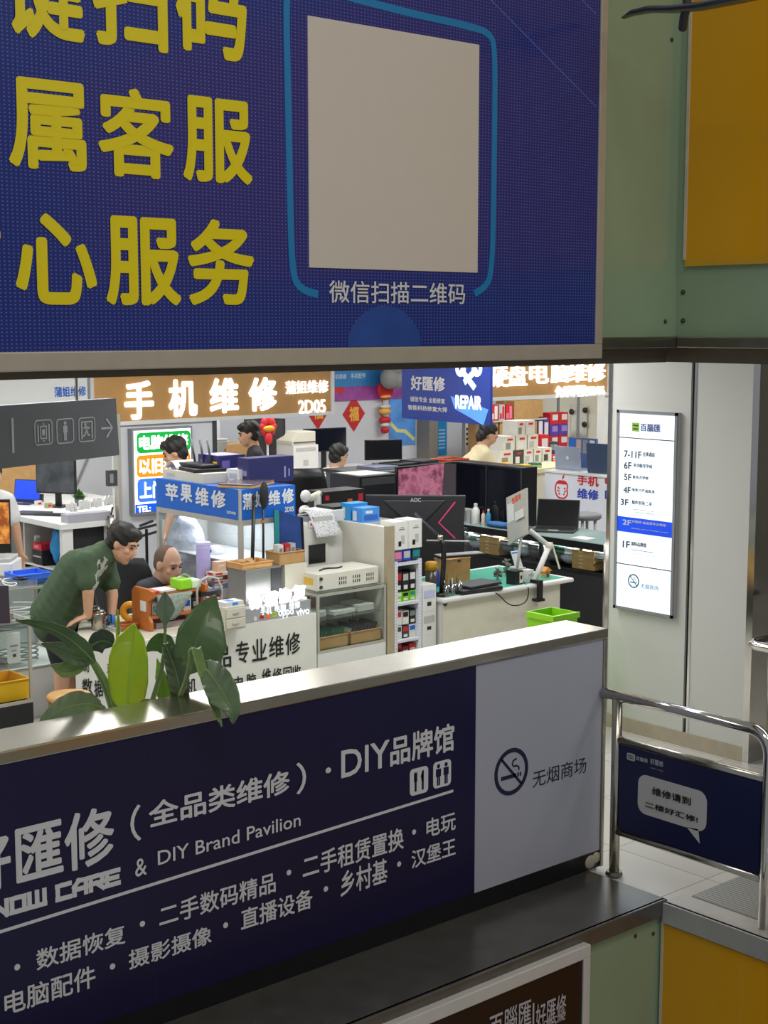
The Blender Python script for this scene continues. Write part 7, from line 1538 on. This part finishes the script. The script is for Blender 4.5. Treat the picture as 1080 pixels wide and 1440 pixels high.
# ================================================================== people
M_skin = mat('skin', 'c99b7d', .5, var=.05); M_skin2 = mat('skin_tan', 'c59a80', .5, var=.05); M_hair = mat('dark_hair', '17130f', .6, var=.3, scale=60, bump=.4)
FH = Vector((_c, _s, 0))
def blob(name, shapes, m, parent, vox=.011, smooth=3, noise=0):
    """tapered limbs and rounded masses fused into one continuous skin"""
    mb = MB()
    for sh in shapes:
        if sh[0] == 'c':
            _, p, r1, q, r2 = sh; p, q = Vector(p), Vector(q)
            mb.tube([p, q], [r1, r2], 12); mb.ell(p, (r1, r1, r1), u=12, v=8); mb.ell(q, (r2, r2, r2), u=12, v=8)
        else:
            _, c, rad, X_, Z_ = sh; X_ = Vector(X_).normalized(); Z_ = Vector(Z_); Z_ = (Z_ - X_ * Z_.dot(X_)).normalized(); Y_ = Z_.cross(X_)
            mb.ell(c, rad, Matrix((X_, Y_, Z_)).transposed())
    me = bpy.data.meshes.new('tmp'); bmesh.ops.recalc_face_normals(mb.bm, faces=mb.bm.faces); mb.bm.to_mesh(me); mb.bm.free()
    o = bpy.data.objects.new('tmp', me); COL.objects.link(o); md = o.modifiers.new('r', 'REMESH'); md.mode = 'VOXEL'; md.voxel_size = vox
    bpy.context.view_layer.update()
    m2 = bpy.data.meshes.new_from_object(o.evaluated_get(bpy.context.evaluated_depsgraph_get()))
    bpy.data.objects.remove(o); bpy.data.meshes.remove(me)
    r = MB(); r.bm.from_mesh(m2); bpy.data.meshes.remove(m2)
    for _ in range(smooth): bmesh.ops.smooth_vert(r.bm, verts=r.bm.verts, factor=.5, use_axis_x=True, use_axis_y=True, use_axis_z=True)
    if noise:
        for v in r.bm.verts: v.co += v.normal * noise * (1 + math.sin(v.co.x * 61 + v.co.z * 37) * math.sin(v.co.y * 67 - v.co.z * 43)) * .6
    return r.build(name, m, parent, smooth=True)
def hand_shapes(wr, d, n, side=1, curl=.5, k=1.0):
    d = Vector(d).normalized(); n = Vector(n); n = (n - d * n.dot(d)).normalized(); s = d.cross(n) * side; out = [('e', wr + d * .045 * k, (.05 * k, .04 * k, .017 * k), d, n)]
    for i, L in enumerate((.068, .078, .073, .056)):
        b = wr + d * .08 * k + s * (1.5 - i) * .02 * k; d1 = (d - n * curl * .5).normalized(); d2 = (d - n * curl * 1.5).normalized(); m_ = b + d1 * L * .5 * k
        out += [('c', b, .0095 * k, m_, .009 * k), ('c', m_, .009 * k, m_ + d2 * L * .5 * k, .0075 * k)]
    t0 = wr + d * .025 * k + s * .03 * k; t1 = t0 + (d * .7 + s * .75).normalized() * .04 * k; out += [('c', t0, .013 * k, t1, .011 * k), ('c', t1, .011 * k, t1 + (d * .95 + s * .2 - n * curl * .3).normalized() * .035 * k, .009 * k)]
    return out
def person(label, base, J, look, up=(0, 0, 1), skin=None, shirt=None, pants=None, hair=None, hairstyle='short', sleeve=.6, vox=.011, hs=1.0, legs=True, hands=((1, 0, 0), (1, 0, 0)), lower='trousers', belly=.0, wide=1.0, hem=None, prints=None):
    skin = skin or M_skin; o = thing('person', label, 'person', base); f = Vector(look).normalized(); u = Vector(up); u = (u - f * u.dot(f)).normalized(); s = f.cross(u)
    H = J['head']; S = []
    S += [('e', H + u * .03 * hs - f * .008 * hs, (.1 * hs, .078 * hs, .1 * hs), f, u), ('e', H - u * .045 * hs + f * .03 * hs, (.07 * hs, .06 * hs, .075 * hs), f, u), ('e', H - u * .1 * hs + f * .062 * hs, (.03 * hs, .032 * hs, .022 * hs), f, u),
          ('c', H + f * .09 * hs + u * .012 * hs, .011 * hs, H + f * .112 * hs - u * .025 * hs, .015 * hs), ('e', H + f * .082 * hs + u * .032 * hs, (.018 * hs, .055 * hs, .014 * hs), f, u), ('e', H + f * .09 * hs - u * .06 * hs, (.014 * hs, .026 * hs, .014 * hs), f, u)]
    for k in (1, -1): S += [('e', H + s * k * .079 * hs - f * .005 * hs - u * .005 * hs, (.022 * hs, .012 * hs, .034 * hs), f, u), ('e', H + f * .068 * hs + s * k * .045 * hs - u * .02 * hs, (.02 * hs, .022 * hs, .02 * hs), f, u)]
    sh, pv, ch = (J['shR'] + J['shL']) / 2, J['pelvis'], J['chest']; ax = (J['shL'] - J['shR']).normalized()
    S += [('c', H - u * .06 * hs - f * .025 * hs, .056 * hs, J['neck'], .062 * hs)]
    T = []
    for k in (-1, 1): T += [('c', J['neck'] - Vector((0, 0, .03)), .07 * wide, ch + ax * k * .075, .118 * wide), ('c', ch + ax * k * .075, .118 * wide, pv + ax * k * .06, (.11 + belly) * wide)]
    T += [('c', J['shL'], .066, J['neck'], .06), ('c', J['shR'], .066, J['neck'], .06), ('c', J['shL'], .06, ch + ax * .08, .09), ('c', J['shR'], .06, ch - ax * .08, .09)]
    S += [(t[0], t[1], t[2] * .9, t[3], t[4] * .9) for t in T]
    SH = [(t[0], t[1], t[2] + .012, t[3], t[4] + .014) for t in T[:-4]] + [(t[0], t[1], t[2] + .008, t[3], t[4] + .008) for t in T[-4:]]
    SH = [x for x in SH if True]
    for k, nm in enumerate('LR'):
        a, e, w = J['sh' + nm], J['el' + nm], J['wr' + nm]; S += [('c', a, .054, e, .042), ('c', e, .042, w, .029)]
        if sleeve <= 1: q = a.lerp(e, sleeve); SH += [('c', a, .07, q, .073)]
        else: SH += [('c', a, .07, e, .058), ('c', e, .058, e.lerp(w, .85), .044)]
        dd = Vector(hands[k]); S += hand_shapes(w, dd, (0, 0, 1), 1 if k else -1, .35, hs)
    if legs:
        for nm in 'LR':
            h_, kn, an = J['hip' + nm], J['kn' + nm], J['an' + nm]; S += [('c', h_, .088, kn, .058), ('c', kn, .06, kn.lerp(an, .35), .056), ('c', kn.lerp(an, .35), .056, an, .04)]
            tf = Vector(J.get('toe', f)); tf = Vector((tf.x, tf.y, 0)).normalized(); S += [('c', an - Vector((0, 0, .03)), .04, Vector((an.x, an.y, .04)) + tf * .13, .034)]
    blob('body', S, skin, o, vox)
    if hem: SH += hem
    so_ = blob('shirt', SH, shirt, o, vox * 1.3, 4, .004)
    if prints:
        me = so_.data; me.materials.append(prints[0])
        for pg in me.polygons:
            c_ = pg.center + o.location
            if any((c_ - a).length < r for a, r in prints[1]) and pg.normal.dot(prints[2]) > -.1 and math.sin(c_.z * 95 + 2 * math.sin(c_.x * 60)) + math.sin(c_.y * 80 + c_.x * 45) > -.25: pg.material_index = 1
    if legs:
        PS_ = [('c', J['hipL'], .105, J['hipR'], .105), ('c', pv, .115, (J['hipL'] + J['hipR']) / 2, .11)]
        for nm in 'LR':
            h_, kn, an = J['hip' + nm], J['kn' + nm], J['an' + nm]
            if lower == 'shorts': PS_ += [('c', h_, .1, h_.lerp(kn, .85), .082)]
            else: PS_ += [('c', h_, .1, kn, .072), ('c', kn, .072, an, .055)]
        blob(lower, PS_, pants or M_black2, o, vox * 1.4, 3)
        for nm in 'LR':
            an = J['an' + nm]; tf = Vector(J.get('toe', f)); tf = Vector((tf.x, tf.y, 0)).normalized(); b0 = Vector((an.x, an.y, .047))
            blob('shoe', [('c', b0 - tf * .03, .045, b0 + tf * .15, .04), ('c', b0 + Vector((0, 0, .03)), .045, b0 + tf * .05, .045)], M_dgrey, o, .014)
    hm = hair or M_hair
    if hairstyle == 'short':
        hh = [('e', H + u * .052 * hs - f * .022 * hs, (.1 * hs, .086 * hs, .092 * hs), f, u), ('e', H + u * .09 * hs + f * .045 * hs, (.055 * hs, .066 * hs, .035 * hs), f, u), ('e', H - f * .05 * hs - u * .01 * hs, (.06 * hs, .077 * hs, .075 * hs), f, u)]
    elif hairstyle == 'cropped':
        hh = [('e', H + u * .034 * hs - f * .018 * hs, (.095 * hs, .081 * hs, .0985 * hs), f, u), ('e', H - f * .04 * hs - u * .0 * hs, (.066 * hs, .0775 * hs, .07 * hs), f, u)]
    else:
        hh = [('e', H + u * .045 * hs - f * .034 * hs, (.1 * hs, .088 * hs, .095 * hs), f, u), ('e', H - f * .06 * hs - u * .03 * hs, (.06 * hs, .08 * hs, .1 * hs), f, u), ('e', H - f * .1 * hs + u * .07 * hs, (.05 * hs, .045 * hs, .045 * hs), f, u)]
    blob('hair', hh, hm, o, .009, 2, .011 if hairstyle != 'cropped' else 0)
    for k in (1, -1):
        e_ = MB().ell(H + f * .0865 * hs + s * k * .032 * hs + u * .008 * hs, (.008 * hs, .014 * hs, .006 * hs), Matrix((f, s, u)).transposed(), 10, 6); e_.build('eye', M_black, o, smooth=True)
        MB().tube([H + f * .098 * hs + s * k * .016 * hs + u * .03 * hs, H + f * .096 * hs + s * k * .035 * hs + u * .037 * hs, H + f * .08 * hs + s * k * .052 * hs + u * .03 * hs], .005 * hs, 6).build('eyebrow', hm, o, smooth=True)
    MB().tube([H + f * .098 * hs - u * .061 * hs - s * .022 * hs, H + f * .106 * hs - u * .06 * hs, H + f * .098 * hs - u * .061 * hs + s * .022 * hs], .0045 * hs, 6).build('mouth', mat('lips', '9a5a4e', .5), o, smooth=True)
    return o
CAMP = Vector((0, 0, HC))
def J_(D0, **kw): return {k: CAMP + ray(u, v) * (D0 + d) for k, (u, v, d) in kw.items()}
# leaning man
D0 = 10.12
J = J_(D0, head=(172, 765, 0), neck=(146, 774, 0), shR=(122, 790, -.17), shL=(147, 786, .19), chest=(115, 801, 0), pelvis=(79, 862, .02), elR=(124, 832, -.2), wrR=(124, 866, -.16), elL=(158, 836, .12), wrL=(157, 868, .06), hipR=(76, 876, -.08), hipL=(84, 874, .1), knR=(88, 935, -.08), knL=(97, 930, .12))
for k, d in (('R', -.1), ('L', .14)): p = at(88 if k == 'R' else 98, 1016, z=.08); q = J['kn' + k]; J['an' + k] = Vector((q.x, q.y, .085)) + RGT * -.02
J['toe'] = RGT
hd = (-RGT * .8 - FH * .3 - Vector((0, 0, .25)))
lm = person('man in a green printed T-shirt leaning over the lettered counter', (J['anR'].x, J['anR'].y, 0), J, RGT * .93 - FH * .28 - Vector((0, 0, .42)), Vector((0, 0, 1)) + RGT * .42, M_skin, mat('olive_green_shirt', '3d5238', .75, var=.12, scale=14, bump=.25), mat('black_shorts', '1d1d20', .8), None, 'short', .68, .0085, 1.02, True, (hd, hd), 'shorts', .02, 1.1,
    hem=[('c', J['pelvis'] + FH * -.06, .145, J['pelvis'] + FH * -.06 - Vector((0, 0, .06)), .15), ('c', J['pelvis'] + FH * .08, .145, J['pelvis'] + FH * .08 - Vector((0, 0, .06)), .15)],
    prints=(mat('pale_print', 'aab0a8', .8, var=.2, scale=40), [(CAMP + ray(u, v) * (D0 - .14), r) for u, v, r in ((152, 800, .09), (148, 816, .1), (141, 832, .1))], RGT))
# seated man
D1 = 11.0
J = J_(D1, head=(236, 794, -.06), neck=(223, 821, 0), shR=(203, 829, -.12), shL=(247, 832, .16), chest=(216, 862, .02), pelvis=(206, 905, .1), elR=(208, 884, -.2), wrR=(240, 868, -.26), elL=(258, 880, .02), wrL=(262, 866, -.12), hipR=(202, 908, .02), hipL=(214, 906, .2), knR=(232, 905, -.1), knL=(246, 903, .05))
for k in 'LR': q = J['kn' + k]; J['an' + k] = Vector((q.x, q.y, .085))
J['toe'] = RGT
person('balding seated man in a dark grey T-shirt looking down behind the carved shelf', (J['pelvis'].x, J['pelvis'].y, 0), J, RGT * .72 - FH * .55 - Vector((0, 0, .22)), Vector((0, 0, 1)) + RGT * .1 - FH * .1, M_skin2, mat('charcoal_shirt', '3a3d42', .8, var=.1), mat('grey_trousers', '45474c', .8), mat('stubble', '5d4a3e', .7), 'cropped', .7, .009, 1.1, True, (RGT, RGT))
def simple(label, D, hu, hv, look, up, shirt, hairstyle='short', stand=True, lean=0, sleeve=.6, hs=1.0, arm=0, pants=None):
    H = CAMP + ray(hu, hv) * D; f = Vector(look).normalized(); fh = Vector((f.x, f.y, 0)).normalized(); s = fh.cross(Vector((0, 0, 1))); z = Vector((0, 0, 1))
    nk = H - z * .16 * hs - fh * (.05 + .06 * lean); ch = nk - z * .2 - fh * .2 * lean; top = max(H.z - .75, .3); pvz = .88 if stand else .5
    pv = Vector((ch.x, ch.y, 0)) - fh * .3 * lean; pv.z = min(pvz, ch.z - .16)
    J = {'head': H, 'neck': nk, 'chest': ch, 'pelvis': pv}
    for nm, k in (('L', -1), ('R', 1)):
        J['sh' + nm] = nk + s * k * .175 - z * .05; J['el' + nm] = J['sh' + nm] + s * k * .03 - z * .24 + fh * (.06 + .08 * lean); J['wr' + nm] = J['el' + nm] + (fh * .2 - z * .06 - s * k * .05 if arm else fh * .07 - z * .22)
        J['hip' + nm] = pv + s * k * .09; J['kn' + nm] = pv + s * k * .09 + (fh * .42 - z * .02 if not stand else -z * (pv.z * .46) + fh * .02); q = J['kn' + nm]; J['an' + nm] = Vector((q.x, q.y, .085)) - fh * .02
    J['toe'] = fh
    hd_ = fh if arm else fh * .2 - z; return person(label, (pv.x, pv.y, 0), J, look, up, M_skin, shirt, pants, None, hairstyle, sleeve, .013, hs, True, (hd_, hd_))
Z_ = Vector((0, 0, 1))
simple('man in a white shirt with cropped black hair before the lit price box', 13.0, 246, 637, -RGT * .9 - FH * .1 - Z_ * .35, Z_ - RGT * .2, mat('white_shirt', 'd0d3d8', .8, var=.05), lean=.25)
simple('man in a black T-shirt facing left under the left fascia sign', 15.3, 350, 611, -RGT * .95 - FH * .15 - Z_ * .2, Z_ - RGT * .15, mat('black_shirt', '1c1f24', .8, var=.1), lean=.15)
simple('man in a white shirt seen from behind at the back desk', 16.2, 476, 642, RGT * .7 + FH * .6 - Z_ * .2, Z_, mat('pale_shirt', 'd4d7df', .8, var=.05), stand=False, lean=.3)
simple('woman in a cream T-shirt with tied dark hair bending over the cream table', 16.6, 687, 611, RGT * .85 + FH * .2 - Z_ * .55, Z_ + RGT * .4, mat('cream_shirt', 'd8cba4', .8, var=.06), 'bun', lean=.55, arm=1)
simple('person in a white T-shirt cut off by the left edge, beside the open-shelf desk', 12.6, -12, 667, RGT * .25 + FH * .9 - Z_ * .2, Z_, mat('white_tee', 'd2d2d2', .8, var=.06), lean=.2)

# ================================================================== the plant behind the half wall
M_leaf = mat('dark_leaf', '547344', .42, var=.18, scale=9, coat=.15); M_leaf2 = mat('grey_leaf', '6d835e', .4, var=.2, scale=8, coat=.2); M_leafb = mat('bright_leaf', '8fc81e', .45, var=.12, scale=7, coat=.1); M_leafl = mat('light_leaf', '7f9a5a', .45, var=.15, scale=8, coat=.15); M_rib = mat('pale_midrib', '93a86a', .5, var=.1)
nt, b = nodes(M_leafb); b.inputs['Subsurface Weight'].default_value = .15
DP = (at(185, 1000, Y=5.42) - CAMP).dot(FWD)
base = at(178, 1010, Y=5.45); 
pl = thing('potted_plant', 'tall broad-leaved potted plant rising behind the half wall, with one bright green leaf', 'plant', (base.x, base.y, 0))
MB().lathe((base.x, base.y, 0), [(.17, 0), (.2, .02), (.25, .42), (.27, .45), (.24, .45), (.235, .41), (.001, .4)], 28).build('pot', mat('charcoal_pot', '3a3a3c', .5), pl, smooth=True)
MB().lathe((base.x, base.y, .4), [(.232, 0), (.2, .012), (.001, .02)], 24).build('soil', mat('soil', '3a2c20', .9, bump=.8, var=.3), pl)
def catmull(P, n):
    P = [P[0] * 2 - P[1]] + P + [P[-1] * 2 - P[-2]]; out = []
    for i in range(1, len(P) - 2):
        for k in range(n):
            t = k / n; a, b_, c_, d_ = P[i - 1], P[i], P[i + 1], P[i + 2]
            out.append(((b_ * 2) + (c_ - a) * t + (a * 2 - b_ * 5 + c_ * 4 - d_) * t * t + (b_ * 3 - a - c_ * 3 + d_) * t ** 3) * .5)
    return out + [P[-2]]
def leaf(pts, wl, wr, m, roll=0, fold=.25, ripple=.004, rib=None, stem=None):
    """blade along pts (pixel column, row, depth offset); wl, wr: half widths in pixels on its two sides along the length"""
    M_ = catmull([CAMP + ray(u, v) * (DP + d) for u, v, d in pts], 7); n = len(M_)
    def wd(w, t):
        x = t * (len(w) - 1); i = min(int(x), len(w) - 2); return (w[i] * (1 - (x - i)) + w[i + 1] * (x - i)) * DP / FPX
    mb = MB(); rows = []; NS = 6
    for i, p in enumerate(M_):
        t = i / (n - 1); tg = (M_[min(i + 1, n - 1)] - M_[max(i - 1, 0)]).normalized(); vw = (p - CAMP).normalized(); s = tg.cross(vw).normalized(); nr = s.cross(tg).normalized(); s, nr = s * math.cos(roll) + nr * math.sin(roll), nr * math.cos(roll) - s * math.sin(roll)
        row = []
        for j in range(-NS, NS + 1):
            q = j / NS; w = wd(wr if q > 0 else wl, t); a = abs(q)
            row.append(mb.bm.verts.new(p + s * q * w * math.cos(fold * a) - nr * a * w * math.sin(fold) * (1 - .3 * a) + nr * ripple * math.sin(i * 1.9 + a * 5) * a))
        rows.append(row)
    for a, b_ in zip(rows, rows[1:]):
        for j in range(2 * NS): mb.bm.faces.new((a[j], a[j + 1], b_[j + 1], b_[j]))
    o = mb.build('leaf', m, pl, smooth=True, solid=.0025)
    MB().tube([p - (p - CAMP).normalized() * .003 for p in M_], [.006 * (1 - .8 * i / (n - 1)) for i in range(n)], 6).build('midrib', rib or M_rib, o, smooth=True)
    if stem:
        S_ = catmull([CAMP + ray(u, v) * (DP + d) for u, v, d in stem] + [M_[0]], 5)
        MB().tube([Vector((base.x + (S_[0].x - base.x) * .35, base.y + (S_[0].y - base.y) * .35, .41))] + S_, [.016] + [.013 - .005 * i / len(S_) for i in range(len(S_))], 8).build('stem', M_leafl, pl, smooth=True)
# A: bright upright leaf; A2: rolled young leaf; B: second bright leaf
leaf([(178, 1004, 0), (180, 980, -.02), (183, 940, -.04), (186, 905, -.02), (188, 877, .03)], [3, 24, 28, 25, 17, 1], [2, 22, 30, 31, 24, 1], M_leafb, .15, .22, .002, mat('lime_midrib', 'a9cf4a', .5), [(177, 1030, .02)])
leaf([(166, 905, .05), (167, 890, .05), (167, 872, .06), (166, 857, .07)], [4, 5, 4, .5], [4, 5, 4, .5], M_leafb, .5, .9, 0, None, [(172, 1000, .05), (168, 940, .06)])
leaf([(232, 998, .06), (230, 975, .05), (226, 950, .05), (221, 926, .07)], [7, 13, 9, .5], [5, 10, 8, .5], mat('fresh_leaf', '8aad3c', .45, var=.12), .3, .3, .002, None, [(215, 1030, .06)])
# C: big dark upright leaf, tip upward
leaf([(262, 948, -.1), (268, 925, -.12), (278, 895, -.12), (291, 862, -.08), (303, 838, -.02)], [4, 42, 44, 24, 2], [6, 26, 32, 20, 2], M_leaf, -.2, .3, .002, M_leaf2, [(215, 1030, 0), (240, 985, -.06)])
# D: hanging ribbed leaf over the coping, with its thick curved stalk
leaf([(283, 932, -.42), (297, 950, -.5), (312, 972, -.56), (324, 996, -.6), (328, 1018, -.6)], [3, 12, 20, 20, 8, 1], [5, 20, 24, 22, 14, 1], M_leaf2, -.15, .35, .006, M_leafl)
leaf([(275, 912, -.4), (282, 940, -.46), (293, 972, -.52), (303, 1000, -.56), (312, 1022, -.58)], [9, 8, 7, 6, 1], [9, 9, 8, 7, 1], M_leafl, .3, .7, .004, M_leafl, [(215, 1035, 0), (250, 985, -.2), (266, 940, -.38), (268, 916, -.4)])
# I: dark drooping folded leaf left of it
leaf([(232, 905, -.1), (240, 925, -.14), (248, 950, -.18), (252, 975, -.2), (250, 992, -.2)], [4, 12, 16, 15, 9], [5, 14, 17, 15, 8], mat('deep_leaf', '435639', .4, var=.15, coat=.15), .2, .5, .005, M_leaf, [(200, 1030, 0), (222, 960, -.04), (230, 925, -.08)])
# H: dull round leaf behind and its slim upright shoot
leaf([(246, 912, .12), (232, 905, .12), (218, 906, .12), (204, 916, .12)], [3, 14, 16, 9, 1], [3, 14, 15, 10, 1], M_leaf, .2, .2, .003, M_leaf2)
leaf([(232, 905, 0), (232, 880, .0), (232, 858, .0), (232, 832, .02)], [2, 2, 3, 9, 18, 12, 1], [2, 2, 2, 8, 16, 10, 1], mat('veil_leaf', '7d927c', .4, var=.2), .3, .4, .004, M_leafl)
# E, F, G: the long leaves reaching left
leaf([(133, 931, -.02), (112, 910, -.06), (88, 892, -.1), (58, 880, -.14), (22, 872, -.18)], [3, 16, 15, 12, 8, 1], [2, 9, 10, 7, 5, 1], M_leaf, .3, .35, .005, M_leafl, [(166, 1010, .02), (152, 965, 0), (138, 938, -.02)])
leaf([(130, 928, .0), (108, 924, -.02), (84, 913, -.04), (58, 905, -.06)], [2, 13, 16, 9, 1], [2, 12, 13, 8, 1], M_leaf2, .1, .25, .007, M_leafl)
leaf([(128, 930, .02), (112, 938, .02), (92, 944, .0), (72, 936, -.02)], [2, 16, 18, 14, 2], [2, 8, 11, 10, 1], M_leafl, -.3, .3, .005, M_leafl, [(160, 1008, .04), (146, 965, .03)])
leaf([(124, 912, .1), (138, 903, .1), (150, 902, .1), (160, 908, .1)], [3, 16, 20, 14, 2], [3, 14, 18, 14, 2], mat('murky_leaf', '4a564c', .45, var=.2), .2, .25, .004, M_leaf2)
# J, K: low leaves at the left over the coping
leaf([(146, 996, -.1), (124, 990, -.2), (98, 994, -.28), (72, 1008, -.34), (50, 1026, -.36)], [2, 14, 20, 17, 10, 1], [1, 14, 20, 18, 10, 1], M_leaf2, -.2, .35, .005, M_leafl, [(168, 1035, 0)])
leaf([(196, 1012, -.05), (200, 1000, -.08), (207, 990, -.1), (216, 985, -.1)], [2, 8, 8, 1], [2, 10, 9, 1], M_leaf2, .2, .4, .003, None)
leaf([(150, 1002, .05), (160, 1006, .02), (172, 1010, 0)], [1, 7, 1], [1, 6, 1], M_leafl, .3, .3, .002, None)
